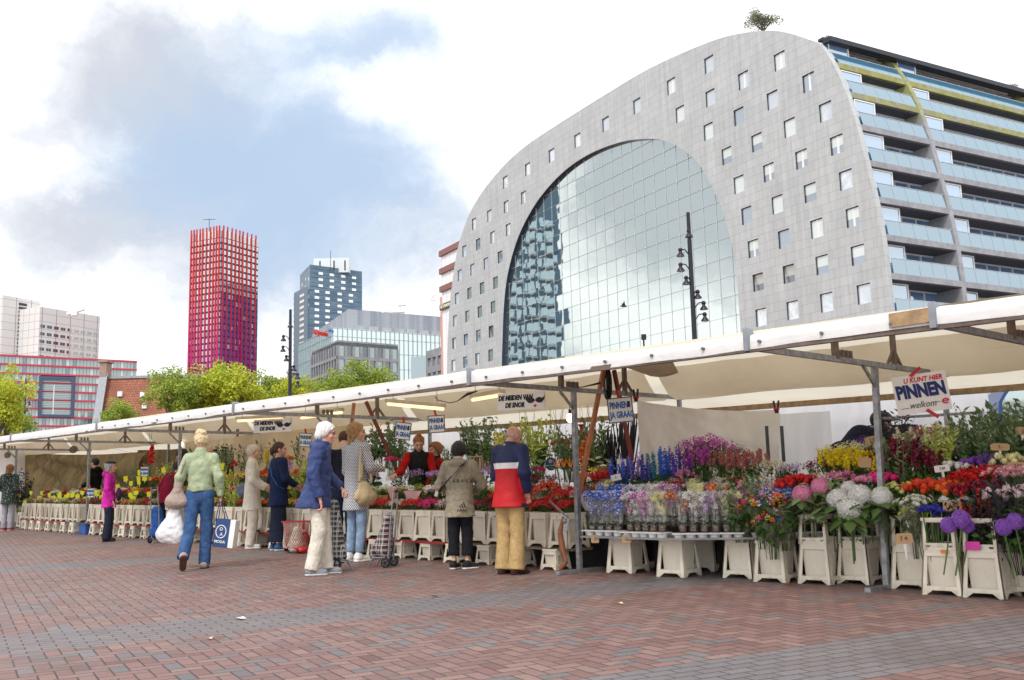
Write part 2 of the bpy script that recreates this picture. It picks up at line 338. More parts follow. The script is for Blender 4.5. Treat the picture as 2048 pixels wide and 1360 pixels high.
# net of glass panes, each a hair out of plane
def clip_convex(q,P):
    n=len(P)
    for i in range(n):
        a,b=P[i],P[(i+1)%n]; out=[]
        f=lambda p:(b[0]-a[0])*(p[1]-a[1])-(b[1]-a[1])*(p[0]-a[0])
        for j in range(len(q)):
            p,r=q[j],q[(j+1)%len(q)]; fp,fr=f(p),f(r)
            if fp>=0: out.append(p)
            if fp*fr<0: t_=fp/(fp-fr); out.append((p[0]+(r[0]-p[0])*t_,p[1]+(r[1]-p[1])*t_))
        q=out
        if not q: return q
    return q
def glass_net(m,px,pz,x0,x1,z0,z1,y):
    nx=int((x1-x0)/px)+1; nz=int((z1-z0)/pz)+1; rnd=random.Random(3); P=[(-s,h) for s,h in INN][::-1]
    for i in range(nx):
        for j in range(-1,nz):
            a,b=x0+i*px,z0+j*pz; e=.012; q=clip_convex([(a+e,b+e),(a+px-e,b+e),(a+px-e,b+pz-e),(a+e,b+pz-e)],P)
            if len(q)<3: continue
            tx,tz=rnd.gauss(0,.0022),rnd.gauss(0,.0026); cx,cz=a+px/2,b+pz/2
            m.add([(qx,y+(qx-cx)*tx+(qz-cz)*tz,qz) for qx,qz in q],[tuple(range(len(q)))])
PX,PZ=1.62,1.62; X0,Z0=-98.95,1.5
m=MB(); glass_net(m,PX,PZ,X0,-59.2,Z0,34.1,.42); m.build('glass_front',window_glass('hall_glass',(.12,.15,.14),.8,.012,bp=.03,bsc=.3,gcol=(.84,.90,.86)),hall)
m=MB(); nx=int((98.95-59.2)/PX)+1
for i in range(1,nx+1):
    x=X0+i*PX; hs=[h for s,h in INs if abs(s+x)<.9]; ht=max(hs) if hs else 33.9
    m.box(x-.009,x+.009,.375,.39,0,ht-.05)
for j in range(0,21):
    z=Z0+j*PZ; xs=[s for s,h in INs if abs(h-z)<.9]
    if xs and z<33.7: m.box(-max(xs)+.1,-min(xs)-.1,.375,.395,z-.008,z+.008)
m.k=1
for i in range(1,nx):
    for j in range(20):
        x,z=X0+i*PX,Z0+j*PZ
        if inside(-x,z,INs): m.box(x-.04,x+.04,.35,.372,z-.04,z+.04)
m.build('cable_net',[mat('steel_cable',(.62,.66,.65),.4,metal=.4),M_white],hall)
# windows: a frame, and a pane one level deeper
def frame_mesh(w,h,t,d,mull=False):
    m=MB(); m.k=1; m.box(0,t*1.1,-.06,d,0,h); m.box(t*1.1,w,-.06,d,h-t*1.1,h); m.k=0; m.box(w-t,w,0,d,0,h-t*1.1); m.box(t*1.1,w-t,0,d,0,t)  # left and top bars dark: shade of the window recess put into colour
    if mull: m.box(w*.45,w*.6,-.01,d,t,h-t)
    return m
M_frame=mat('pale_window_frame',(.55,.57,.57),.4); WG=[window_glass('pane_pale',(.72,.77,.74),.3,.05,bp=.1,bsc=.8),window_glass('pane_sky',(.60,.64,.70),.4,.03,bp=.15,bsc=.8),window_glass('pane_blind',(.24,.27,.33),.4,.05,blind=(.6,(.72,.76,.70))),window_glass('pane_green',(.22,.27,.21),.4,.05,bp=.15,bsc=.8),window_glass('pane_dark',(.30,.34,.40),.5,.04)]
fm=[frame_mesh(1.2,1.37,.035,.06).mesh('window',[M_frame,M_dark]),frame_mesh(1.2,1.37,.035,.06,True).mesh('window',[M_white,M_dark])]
pm=MB().box(.03,1.17,0,.02,.03,1.34); pms=[pm.mesh('pane',g) for g in WG]
tilt=MB(); tilt.M=None; tilt.k=0; tilt.box(.35,1.15,0,.02,0,1.15)
for n_,(h,s) in enumerate(WIN):
    right=s<70; k=random.random(); mi=1 if k<.28 else 0
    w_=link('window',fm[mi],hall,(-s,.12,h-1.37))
    if h>33: g=0 if (n_%3==0) else 1
    elif right: g=random.choice([0,0,2,2,4,1])
    else: g=random.choice([1,1,3,4,3]) if h<26 else random.choice([1,1,1,4])
    if h<14.6 and right: g=1
    p=link('pane',pms[g],w_,(0,.02,0))
    if k>.86: p.rotation_euler=(math.radians(9),0,0); p.location=(0,.3,-.0); 
# balcony flank
def sedge(h):
    P=SIDE
    for a,b in zip(P,P[1:]):
        if b[1]<=h<=a[1]: return a[0]+(b[0]-a[0])*(a[1]-h)/(a[1]-b[1])
    return 44.7
M_bal=window_glass('balustrade_glass',(.06,.17,.27),.34,.06); M_glz=window_glass('flank_glazing',(.16,.32,.58),.42,.03,bp=.1,bsc=.6); M_soff=mat('dark_soffit',(.09,.09,.10),.7)  # blue of the mirrored sky is put into the flank glazing tint
HK=[33.25,30.63,28.05,25.38,22.6,19.85,17.1,14.4,11.6,8.8,6.,3.2]
FINS=[7.9,24.,40.]; L=46.
for k,hk in enumerate(HK[1:]):
    e=-sedge(hk+.3); e2=-sedge(hk)
    m=MB(); m.box(e-5,e,.5,L,hk,hk+.42); m.build('floor_slab',M_slab,hall)
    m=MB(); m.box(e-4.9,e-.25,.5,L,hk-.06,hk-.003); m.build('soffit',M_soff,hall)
    et=-sedge(hk+1.4)-.12; top=HK[k]-.07; gx=e2-2.1; xe=(e-1.05 if k<2 else e-.75); f0=[.5]+FINS+[L]
    m=MB(); m.box(gx-.1,gx,.5,L,hk+.425,top); gl=m.build('glazing',M_glz,hall)
    m=MB(); m.bar((et,.5,hk+1.52),(et,L,hk+1.52),.05,.03); m.build('handrail',M_frame,hall)
    for a,b in zip(f0,f0[1:]):
        m=MB(); n_=max(1,round((b-a-.6)/1.25)); st=(b-a-.6)/n_
        for i in range(n_):
            y=a+.3+i*st; m.add([(e-.08,y+.012,hk+.44),(e-.08,y+st-.012,hk+.44),(et,y+st-.012,hk+1.5),(et,y+.012,hk+1.5),(e-.1,y+.012,hk+.44),(e-.1,y+st-.012,hk+.44),(et-.02,y+st-.012,hk+1.5),(et-.02,y+.012,hk+1.5)],[(0,1,2,3),(7,6,5,4),(3,2,6,7),(0,3,7,4),(1,5,6,2)])
        m.build('balustrade',M_bal,hall)
        ya=a+.3; m=MB(); m.box(gx+.005,xe,ya,ya+2.1,hk+.43,top); w_=m.build('bay_window',M_glz,hall)
        m=MB(); m.box(xe,xe+.05,ya,ya+.08,hk+.43,top); m.box(xe,xe+.05,ya+2.02,ya+2.1,hk+.43,top); m.box(xe,xe+.052,ya,ya+2.1,top-.09,top); m.box(gx,xe,ya+2.1,ya+2.18,hk+.43,top); m.build('frame',M_white,w_)
        m=MB(); rnd=random.Random(k); m.box(gx,gx+.08,a+2.6,b-.3,top-.1,top); m.box(gx,gx+.075,a+2.6,b-.3,hk+.43,hk+.5)
        for y in np.arange(a+2.6,b-.6,1.55): m.box(gx,gx+.07,y,y+.07,hk+.43,top)
        m.build('glazing_frame',M_white,gl)
for fy in FINS:
    m=MB(); P=[(-s,h) for s,h in SIDE]; Q=[(a-2.2,b) for a,b in P]
    for (a,b),(c,d_),(e_,f_),(g_,h_) in zip(P,P[1:],Q,Q[1:]):
        m.add([(a,fy-.22,b),(c,fy-.22,d_),(g_,fy-.22,h_),(e_,fy-.22,f_),(a,fy+.22,b),(c,fy+.22,d_),(g_,fy+.22,h_),(e_,fy+.22,f_)],[(0,1,2,3),(7,6,5,4),(0,4,5,1)])
    m.build('curved_rib',M_slab,hall)
m=MB(); P=[(-s,h) for s,h in OUT[22:27]]
m.grid([[(a-.03,.5,b-.02),(a-.03,L,b-.02)] for a,b in P[:-1]],False); m.build('roof_strip',mat('white_roof_sheet',(.8,.8,.8),.4,var=.03),hall)
m=MB(); m.box(-49.15,-48.4,.5,L,32.95,33.3); m.box(-49.6,-49.1,.5,L,33.3,33.5); m.build('roof_edge',M_dark,hall)
# trees and vents on its roof
def foliage_mat(name,a,b,c,trans=.35):
    return mat(name,rough=.6,fn=lambda t,v,bb:t.ramp(t.m('ADD',t.m('MULTIPLY',t.noise(v,1.1,3),.6),t.m('MULTIPLY',t.new('ShaderNodeNewGeometry').outputs['Random Per Island'],.45)),[(.25,a),(.5,b),(.8,c)]),trans=trans,var=0)
M_olive=foliage_mat('olive_leaf',(.10,.12,.07),(.2,.22,.14),(.33,.34,.22))
M_bark=mat('bark',(.10,.075,.05),.9,bump=.5,bs=30)
def leafball(m,c,R,n,size,rnd,sc=(1,1,1),shell=.5):
    c=Vector(c)
    for _ in range(n):
        d=Vector((rnd.gauss(0,1),rnd.gauss(0,1),rnd.gauss(0,1))).normalized(); r=R*(shell+(1-shell)*rnd.random()**.6)
        p=c+Vector((d.x*sc[0],d.y*sc[1],d.z*sc[2]))*r
        nn=(d+Vector((rnd.gauss(0,.7),rnd.gauss(0,.7),rnd.gauss(0,.7)+.3))).normalized(); e=nn.orthogonal().normalized(); e.rotate(Matrix.Rotation(rnd.random()*6.28,3,nn)); g=nn.cross(e); s=size*rnd.uniform(.6,1.3)
        m.add([p-e*s,p+g*s*.55,p+e*s,p-g*s*.55],[(0,1,2,3)])
def on_hall(x,y,z): c,s_=math.cos(math.radians(-60.71)),math.sin(math.radians(-60.71)); return (nF[0]*54+x*c-y*s_,nF[1]*54+x*s_+y*c,z)
q=thing('rooftop_tree','small round olive tree on the crown of the arch roof','tree',on_hall(-56.2,1.6,36.7)); rnd=random.Random(5)
m=MB(); m.tube([(0,0,-.4),(.05,0,.5),(-.1,0,1.0)],[.12,.09,.06]); 
for a in range(7): m.tube([(0,0,.5),(math.cos(a)*.5,math.sin(a)*.5,1.1),(math.cos(a)*.9,math.sin(a)*.9,1.6)],[.07,.04,.015],5)
m.build('trunk',M_bark,q); m=MB()
for a in range(26): leafball(m,(rnd.gauss(0,.55),rnd.gauss(0,.55),1.5+rnd.gauss(0,.25)),.45,110,.07,rnd)
m.build('crown',M_olive,q)
for i,(x,y,z,lb) in enumerate([(-50.6,2.6,33.7,'first little shrub on the building roof edge beside the flue pipes'),(-50.2,24.,33.7,'small shrub far along the building roof edge near the picture border'),]):
    q=thing('rooftop_shrub',lb,'shrub',on_hall(x,y,z)); m=MB(); m.tube([(0,0,-.3),(0,0,.4)],.05); m.build('stem',M_bark,q); m=MB()
    for a in range(6): leafball(m,(rnd.gauss(0,.2),rnd.gauss(0,.2),.5+rnd.gauss(0,.08)),.34,130,.06,rnd)
    m.build('crown',M_olive,q)
q=thing('flue_pipes','pair of pale flue pipes standing on the building roof','flue',on_hall(-50.3,3.4,33.7)); m=MB(); m.cyl((0,0,-.3),(0,0,1.6),.14); m.cyl((0,0,1.6),(0,0,1.85),.09); m.build('flue',M_white,q); m=MB(); m.cyl((.1,.45,-.3),(.1,.45,1.7),.05); m.build('flue',M_white,q)
# ------------------------------------------------ the other buildings
def prismb(m,C,L,R,z0,z1):
    C,L,R=[Vector((p[0],p[1],0)) for p in (C,L,R)]; D=L+R-C
    return m.add([(p.x,p.y,z) for z in (z0,z1) for p in (C,R,D,L)],[(0,1,2,3),(7,6,5,4),(0,4,5,1),(1,5,6,2),(2,6,7,3),(3,7,4,0)])
def face(A,B,z0=0.):
    A=Vector((A[0],A[1],z0)); B=Vector((B[0],B[1],z0)); x=(B-A).normalized(); y=Vector((-x.y,x.x,0)); w=(B-A).length
    return Matrix([[x.x,y.x,0,A.x],[x.y,y.y,0,A.y],[0,0,1,z0],[0,0,0,1]]),w
def corner(c,l,r,Y):
    C=at(*c,Y); return C,atz(*l,C[2]),atz(*r,C[2]),C[2]
# red tower
C,L,R,zt=corner((444,451),(381,462),(517,473),470)
q=thing('red_tower','tall slim red striped glass residential tower behind the yellow green trees','tower')
M_tg=[window_glass('tower_glass',(.22,.32,.34),.5,.06),window_glass('tower_glass_blue_reflection',(.035,.05,.22),.25,.05),window_glass('tower_glass_pale',(.5,.53,.44),.35,.1)]
m=MB(); prismb(m,C,L,R,0,zt-2.5); m.build('core',mat('tower_core',(.03,.05,.11),.5),q)
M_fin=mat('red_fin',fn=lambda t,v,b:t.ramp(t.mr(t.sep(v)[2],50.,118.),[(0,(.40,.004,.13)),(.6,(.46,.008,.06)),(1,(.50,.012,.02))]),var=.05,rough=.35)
for fi,(A,B) in enumerate(((L,C),(C,R))):
    T,w=face(A,B); rnd=random.Random(fi+4); nf=int(zt/3.05)
    for k in range(nf):
        z=zt-3.1-k*3.05
        if z<12: break
        m=MB(); m.M=T
        x=.15
        while x<w-.3:
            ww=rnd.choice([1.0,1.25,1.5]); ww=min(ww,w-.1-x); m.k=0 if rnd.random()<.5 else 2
            if fi==1 and k>9 and rnd.random()<(.85 if k<30 else .6): m.k=1  # mirrored building put into pane colour: lower floors mostly dark blue
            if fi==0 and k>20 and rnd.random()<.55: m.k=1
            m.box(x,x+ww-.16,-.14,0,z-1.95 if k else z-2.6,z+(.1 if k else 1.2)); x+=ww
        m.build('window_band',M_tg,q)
    x=.9
    while x<w-.5:
        m=MB(); m.M=T; a=rnd.uniform(.6,.8); b=a*2.1
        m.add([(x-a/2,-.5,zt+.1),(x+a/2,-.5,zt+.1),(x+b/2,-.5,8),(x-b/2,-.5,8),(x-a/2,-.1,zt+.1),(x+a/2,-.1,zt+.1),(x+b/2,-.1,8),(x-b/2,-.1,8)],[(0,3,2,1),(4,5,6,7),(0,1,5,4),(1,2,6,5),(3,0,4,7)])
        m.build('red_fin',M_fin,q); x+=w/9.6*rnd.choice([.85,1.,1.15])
m=MB(); a=at(418,470,475); m.tube([(a[0],a[1],zt-3),(a[0],a[1],zt+5)],.15); m.bar((a[0]-3,a[1],zt+4.6),(a[0]+3,a[1],zt+4.6),.2,.2); m.build('roof_mast',M_dark,q)
# dark slate tower
C,L,R,zt=corner((620,529),(600,550),(724,543),470)
q=thing('slate_tower','dark blue slate tower with small white windows behind the glass office','tower')
def slate(t,v,b):
    x,y,z=t.sep(v); f=t.noise(t.comb(t.m('MULTIPLY',t.m('ADD',x,y),.05),0.,t.m('MULTIPLY',z,1.1)),1.3,3,.7)
    return t.ramp(f,[(.3,(.04,.08,.13)),(.5,(.085,.15,.22)),(.62,(.15,.24,.32)),(.75,(.06,.12,.19))])
M_sl=mat('slate_cladding',fn=slate,rough=.35,var=.1)
m=MB(); prismb(m,C,L,R,0,zt); m.build('tower_block',M_sl,q)
A=at(615,572,472); Bq=atz(588,586,A[2]); m=MB(); T,w=face(Bq,A); m.M=T; m.box(0,w,0,12,0,A[2]); m.build('side_wing',mat('pale_slate',(.17,.23,.29),.5),q)
for k in range(22):
    m=MB(); m.M=T; z=A[2]-3-k*2.95; m.box(-1.3,0,.3,4,z,z+1.); m.build('balcony',mat('pale_slate'),q)
m=MB(); m.M=T
for k in range(24):
    z=A[2]-4-k*2.95; m.k=0; m.box(w*.45,w*.75,-.1,0,z,z+1.3)
m.build('window_column',[M_white],q)
T,w=face(C,R); pn=MB().box(0,1,-.15,.05,0,1).mesh('window',window_glass('pale_pane',(.7,.73,.74),.4,.1))
Tq=T.to_3x3().to_euler().z
for k in range(24):
    for xi in range(4):
        if k<3: xx=(.2,.41,.63,.84)[xi]
        else: xx=(.13,.33,.56,.78)[xi]
        if k==5 and xi==3: continue
        z=zt-4.4-k*3.02; p=T@Vector((xx*w-1.2,0,z)); o=link('window',pn,q,p,Tq); o.scale=(2.35,1,1.25)
T,w=face(L,C)
for k in range(4):
    for xx in (.25,.6,.88): p=T@Vector((xx*w-.4,0,zt-6-k*4.3-(xx*5%3))); o=link('window',pn,q,p,T.to_3x3().to_euler().z); o.scale=(1.3,1,1.6)
m=MB(); a,b=at(627,520,480),at(698,520,480); m.box(a[0],b[0],480,486,zt-2,zt+5.3); m.build('plant_room',mat('pale_sheet',(.62,.68,.7),.5),q)
for px_ in (640,661,668,690): m=MB(); a=at(px_,530,476); m.cyl((a[0],a[1],zt-2),(a[0],a[1],zt+(8 if px_==661 else 3.)),.35 if px_!=661 else .12); m.build('chimney_pipe',M_dark,q)
# glass office with grey top
q=thing('glass_office','office of glass and grey frames with red letters on the roof, beside the arch building','building')
C,L,R,zt=corner((697,618),(625,668),(900,635),262)
m=MB(); prismb(m,C,L,R,30,zt)
m.build('roof_block',mat('roof_cladding',fn=lambda t,v,b:t.ramp(t.noise(t.mapv(v,(.5,.5,.02)),1.,2),[(.35,(.22,.24,.29)),(.6,(.33,.35,.40))]),rough=.5),q)
T,w=face(C,R)
for i in range(8):
    m=MB(); m.M=T; x=.06*w+i*w*.124; m.box(x,x+w*.095,-.25,0,zt-8.7,zt-4.3); m.build('roof_panel',mat('roof_panel',(.36,.37,.38),.6,vs=.4),q)
C,L,R,zt=corner((665,655),(598,688),(900,672),250)
Mgc=window_glass('curtain_glass',(.32,.48,.50),.55,.04,bp=.1,bsc=.3)
m=MB(); prismb(m,C,L,R,0,zt); m.build('curtain_wall',Mgc,q)
for A,B,st in ((L,C,1.6),(C,R,1.35)):
    T,w=face(A,B); m=MB(); m.M=T; x=0
    while x<w: m.box(x,x+.13,-.2,0,0,zt); x+=st
    for z in (zt-.2,zt-2.2,zt-6,zt-10,zt-14,zt-18,zt-22): m.box(0,w,-.12,0,z,z+.1)
    m.build('mullion',mat('mullion',(.30,.36,.38),.5),q)
T,w=face(L,C); 
for z in (22.2,18.6): m=MB(); m.M=T; m.box(0,w*.6,-.3,0,z,z+.7); m.build('red_band',mat('dull_red',(.35,.12,.13),.6),q)
sgn=thing('roof_letters','red illuminated style lettering along the roof edge of the glass office','sign',(0,0,0)); 
A=at(627,663,248); Bp=at(666,643,255); ang=math.atan2(Bp[1]-A[1],Bp[0]-A[0]); 
o=text('bergmanshouten',2.1,mat('red_letter',(.65,.05,.03),.5,var=0),sgn,(A[0],A[1],A[2]),(math.pi/2,0,ang),bold=.02,align='LEFT',depth=.1)
o.scale=(Vector((Bp[0]-A[0],Bp[1]-A[1])).length/ max(o.data.vertices,key=lambda v:v.co.x).co.x,1,1)
o=text('hva',1.5,mat('blue_letter',(.05,.2,.5),.5,var=0),sgn,tuple(at(657,660,247)),(math.pi/2,0,ang),bold=.02,align='LEFT',depth=.1)
M_cg=mat('pale_grey_cladding',(.27,.28,.30),.6,vs=.4); M_og=window_glass('office_glass',(.10,.2,.19),.28,.04); M_og2=window_glass('office_glass_dark',(.015,.02,.045),.18,.04)
C,L,R,zt=corner((675,680),(624,702),(796,689),236)
m=MB(); prismb(m,C,L,R,0,zt-.4); m.build('wing_core',M_og2,q)
m=MB(); prismb(m,C,L,R,zt-1.3,zt); 
for A,B in ((L,C),(C,R)):
    T,w=face(A,B); m.M=T
    for k in range(7):
        z=zt-1.3-k*3.25-3.25; m.box(0,w,-.35,.1,z,z+.75)
    n_=int(w/2.0) if A is L else 8
    for i in range(n_+1):
        x=i*w/n_; m.box(x-.3 if i else 0,min(x+.35,w),-.33,.1,0,zt-1.3)
    m.M=None
m.build('grey_frame',M_cg,q)
T,w=face(C,R)
for k in range(6):
    for i in range(8):
        m=MB(); m.M=T; z=zt-1.3-(k+1)*3.25+.76; x=i*w/8
        m.k=(i*7+k*3)%2 if i not in (0,7) else 0
        m.box(x+.4,x+w/8-.35,-.05,.02,z,z+2.45); m.build('window',[M_og,M_og2],q)
A,Bq=at(855,703,205),None; Bq=np.array(A)+np.array([10,-16,0.]); T,w=face(A,Bq); zt2=A[2]
m=MB(); m.M=T; m.box(0,w,0,8,0,zt2); 
for k in range(6):
    m.k=0; z=zt2-1.2-(k)*3.1; m.box(0,w,-.4,0,z-.4,z+.9 if k else z+1.2)
for i in range(8): m.box(i*2.2,i*2.2+.7,-.38,0,0,zt2)
m.build('side_frame',M_cg,q)
m=MB(); a=at(823,709,207); m.box(a[0],A[0]-.05,A[1]+.3,A[1]+3,0,zt2-1); m.build('side_glass',window_glass('teal_glass',(.03,.12,.18),.35,.04),q)
q=thing('roof_crane','small white maintenance crane on the roof of the grey office','crane',at(790,622,262)); m=MB(); m.box(-1,2.6,-1,1,-.5,.4); m.bar((-3.5,0,-.2),(2.2,0,1.7),.5,.5); m.box(.9,2.9,-.8,.8,1.4,3.2); m.bar((-6,0,.8),(-2,0,.6),.2,.2); m.build('crane_jib',M_white,q)
# white slab and the red striped glass block at the far left
q=thing('white_slab_building','tall white panelled office slab at the left border','building')
C=at(7,590,450); R=atz(80,603,C[2]); L=atz(-60,607,C[2]); zt=C[2]
def panels(t,v,b):
    x,y,z=t.sep(v); br=t.new('ShaderNodeTexBrick',{'Vector':t.comb(t.m('MULTIPLY',x,1.),z),'Color1':(.68,.66,.65,1),'Color2':(.72,.70,.68,1),'Mortar':(.32,.28,.32,1),'Scale':1.,'Mortar Size':.09,'Brick Width':3.55,'Row Height':3.6}); br.offset=0.; return br.outputs[0]
M_pan=mat('white_panels',fn=panels,rough=.5,var=.05)
m=MB(); prismb(m,C,L,R,0,zt); m.build('tower_part',M_pan,q)
C2=at(80,613,451); R2=atz(200,633,C2[2]); T,w=face(C2,R2); z2=C2[2]
m=MB(); m.M=T; m.box(.05,w,0,16,0,z2); m.build('main_block',M_pan,q)
pn=MB().box(0,1,-.12,.05,0,1).mesh('window',window_glass('slab_window',(.04,.05,.06),.3,.05)); pl=MB().box(0,1,-.1,.05,0,1).mesh('window',window_glass('slab_window_pale',(.6,.64,.58),.3,.1)); Tq=T.to_3x3().to_euler().z
for k in range(8):
    for i in range(9):
        for j in (0,1):
            if i==4 and j: d_=pl
            else: d_=pn if i<=4 else pl
            x=.5+i*w/9.1+j*1.35; z=z2-9.6-k*3.55
            if k==0 and False: continue
            p=T@Vector((x,0,z)); o=link('window',d_,q,p,Tq); o.scale=(1.1,1,1.35)
T,w=face(C,R); m=MB(); m.M=T
for k in range(22):
    z=zt-3.5-k*1.85; m.box(w*.42,w*.64,-.1,0,z,z+1.25)
m.build('stair_glazing',window_glass('stair_glass',(.03,.07,.09),.12,.05),q)
q=thing('roof_gondola','white window cleaning gondola on the roof of the slab','gondola',at(152,625,452)); m=MB(); m.box(-2,.8,-1,1,-1.5,.6); m.bar((-4,0,-.5),(3.6,0,1.6),1.4,1.3); m.build('gondola_arm',M_white,q)
q=thing('red_banded_office','long glass office with pinkish red floor bands at the left border','building')
C=at(10,709,340); R=atz(274,722,C[2]); L=atz(-40,716,C[2]); zt=C[2]; T,w=face(C,R)
Mgb=[window_glass('band_glass',(.17,.25,.25),.22,.05),window_glass('band_glass_pale',(.42,.52,.48),.2,.1),window_glass('band_glass_dark',(.05,.08,.12),.2,.05)]; M_rb=mat('red_band_panel',(.52,.05,.085),.5)
m=MB(); m.M=T; m.box(-30,w*.73,.3,20,0,zt-.5); m.box(w*.72,w,.3,20,zt-6.9,zt-.5); m.build('core',mat('office_core',(.07,.08,.1),.6),q)
for k in range(14):
    z=zt-k*3.02; ww=w if k<2 else w*.74; rnd=random.Random(k)
    m=MB(); m.M=T; m.box(-30,w if k<3 else ww,-.5,.3,z-.62,z); m.build('red_band',M_rb,q)
    for x,xe_ in (((-29.,11.2),(23.,ww-.4)) if 2<=k<7 else ((-29.,ww-.4),)):
        m=MB(); m.M=T
        while x<xe_: m.k=rnd.choice([0,0,1,0,2,0]); m.box(x,x+1.05,0,.3,z-3.02,z-.62); x+=1.16
        m.build('glass_band',Mgb,q)
m=MB(); m.M=T; x0=w*.255; x1=w*.515
m.box(x0,x1,-1.,0,zt-21.4,zt-20.4); m.box(x0,x1,-1.,0,zt-8.2,zt-7.0); m.box(x0,x0+1,-1.,0,zt-20.4,zt-8.2); m.box(x1-1,x1,-1.,0,zt-20.4,zt-8.2); m.build('big_window_frame',mat('blue_grey_frame',(.07,.09,.16),.5),q)
m=MB(); m.M=T; m.box(x0+1,x1-1,-.5,0,zt-20.4,zt-8.2); m.build('big_window_louvres',mat('louvre_glass',fn=lambda t,v,b:t.mix(t.m('GREATER_THAN',t.m('FRACT',t.m('MULTIPLY',t.sep(v)[2],1.6)),.35),(.14,.20,.23),(.40,.48,.48)),rough=.3),q)
m=MB(); m.M=T; m.box(x0+4.6,x0+4.9,-.6,-.5,zt-20.4,zt-10); m.build('big_window_pipe',M_white,q)
# brick house with tiled roof and stepped gable
q=thing('tiled_roof_house','old brick house with red tiled roof and chimney gable behind small trees','house')
def tiles(t,v,b):
    x,y,z=t.sep(v); br=t.new('ShaderNodeTexBrick',{'Vector':t.comb(x,z),'Color1':(.30,.10,.055,1),'Color2':(.38,.14,.08,1),'Mortar':(.13,.05,.035,1),'Scale':1.,'Mortar Size':.04,'Mortar Smooth':.5,'Brick Width':.32,'Row Height':.3}); return br.outputs[0]
M_tile=mat('roof_tiles',fn=tiles,rough=.7,var=.18,vs=.6); M_brick=mat('old_brick',fn=lambda t,v,b:t.new('ShaderNodeTexBrick',{'Vector':t.comb(t.sep(v)[0],t.sep(v)[2]),'Color1':(.26,.12,.08,1),'Color2':(.33,.17,.12,1),'Mortar':(.4,.36,.33,1),'Scale':1.,'Mortar Size':.02,'Brick Width':.4,'Row Height':.12}).outputs[0],rough=.8)
A=at(217,757,120); zr=A[2]; x0=A[0]; ye=113.; ze=atz(212,840,0)[2]; e=at(217,845,113)
x1=at(430,757,120)[0]; zE=7.0; YE=117.2
m=MB(); m.add([(x0,120,zr),(x1,120,zr),(x1,YE,zE),(x0,YE,zE),(x1,122.8,zE),(x0,122.8,zE)],[(0,3,2,1),(0,1,4,5)]); m.build('roof',M_tile,q)
m=MB(); m.add([(x0,YE+.2,0),(x1,YE+.2,0),(x1,YE+.2,zE),(x0,YE+.2,zE),(x0,122.6,0),(x1,122.6,0),(x1,122.6,zE),(x0,122.6,zE)],[(0,1,2,3),(5,4,7,6),(1,5,6,2),(4,0,3,7)]); m.build('wall',M_brick,q)
m=MB(); m.prism([(YE-.2,0),(123,0),(123,zE+.3),(120.4,zr+.6),(119.6,zr+.6),(YE-.2,zE+.3)],x0-.7,x0-.05,'x'); m.box(x0-.8,x0+.02,119.2,120.8,zr+.2,zr+1.9); m.box(x0-1.,x0+.2,119,121,zr+1.9,zr+2.15); m.build('gable',M_brick,q)
m=MB(); m.add([(x0-.8,119.4,zr+.75),(x0+.15,119.4,zr+.75),(x0+.15,YE-.3,zE+.4),(x0-.8,YE-.3,zE+.4)],[(0,3,2,1)]); m.build('coping',mat('lead',(.3,.32,.36),.5),q)
m=MB(); m.box(x0,x1,119.8,120.2,zr-.05,zr+.25); m.build('ridge',mat('lead'),q)
for px_,py_ in ((240,788),(285,789),(289,812)):
    pz=at(px_,py_,117); yy=120-(zr-pz[2])*(120-YE)/(zr-zE); p=at(px_,py_,yy-.15); m=MB(); m.box(-.27,.27,-.12,.3,-.3,.3); m.k=1; m.box(-.2,.2,-.14,-.12,-.23,.23); m.build('skylight',[M_white,WG[1]],q,p)
q=thing('brick_turret','little brick turret with pyramid roof above the trees beside the lamp post','turret',at(582,760,200)); m=MB(); m.box(-.6,.6,-.6,.6,-20,1.4); m.build('wall',M_brick,q); m=MB(); m.add([(-.95,-.95,1.4),(.95,-.95,1.4),(.95,.95,1.4),(-.95,.95,1.4),(0,0,3.1)],[(0,1,4),(1,2,4),(2,3,4),(3,0,4),(3,2,1,0)]); m.build('roof',mat('lead'),q)
q=thing('turret_hall','long low grey roofed hall just above the tree tops','building'); a=at(525,768,205); b=at(592,760,205); m=MB(); m.box(a[0],b[0],205,214,0,a[2]+.2); m.build('wall',M_brick,q); m=MB(); m.box(a[0]-.3,b[0]+.3,204.7,214,a[2]+.2,a[2]+.9); m.build('roof',mat('lead'),q)
# striped building behind the arch
q=thing('striped_building','white office with reddish brown floor bands beside left edge of arch','building')
A=at(879,503,150); sA=float(A@dF); nA=float(A@nF); zt=A[2]; q.location=tuple(nF*nA); q.rotation_euler=(0,0,math.radians(-60.71))
M_br=mat('brown_band',(.27,.13,.115),.7,var=.1); M_wp=mat('white_strip_window',fn=lambda t,v,b:t.mix(t.m('GREATER_THAN',t.m('FRACT',t.m('MULTIPLY',t.sep(v)[0],.7)),.93),(.85,.85,.86),(.5,.5,.53)),rough=.3)
hs=(10.5/1991*151)/1; pitch=36.6/1991*151/.99
m=MB(); m.box(-sA+.25,-sA+18,.2,30,10.,zt-.4); m.build('wall',M_wp,q)
for k in range(4):
    z=zt-k*pitch; m=MB(); m.box(-sA,-sA+18,-.15,30,z-.86,z); m.build('brown_band',M_br if k<3 else mat('sign_band',(.10,.09,.09),.5),q)
for k in range(4,7): m=MB(); z=zt-k*pitch; m.box(-sA+3.8,-sA+18,0,30,z-.86,z); m.build('brown_band',M_br,q)
text('id moon',.95,mat('pale_letter',(.85,.85,.6),.5,var=0),q,(-sA+.5,-.2,zt-3*pitch-.4),(math.pi/2,0,0),bold=.02,align='LEFT',depth=.02)
q=thing('tower_crane','pinkish lattice crane jib showing beside the striped building','crane',at(880,600,170)); m=MB()
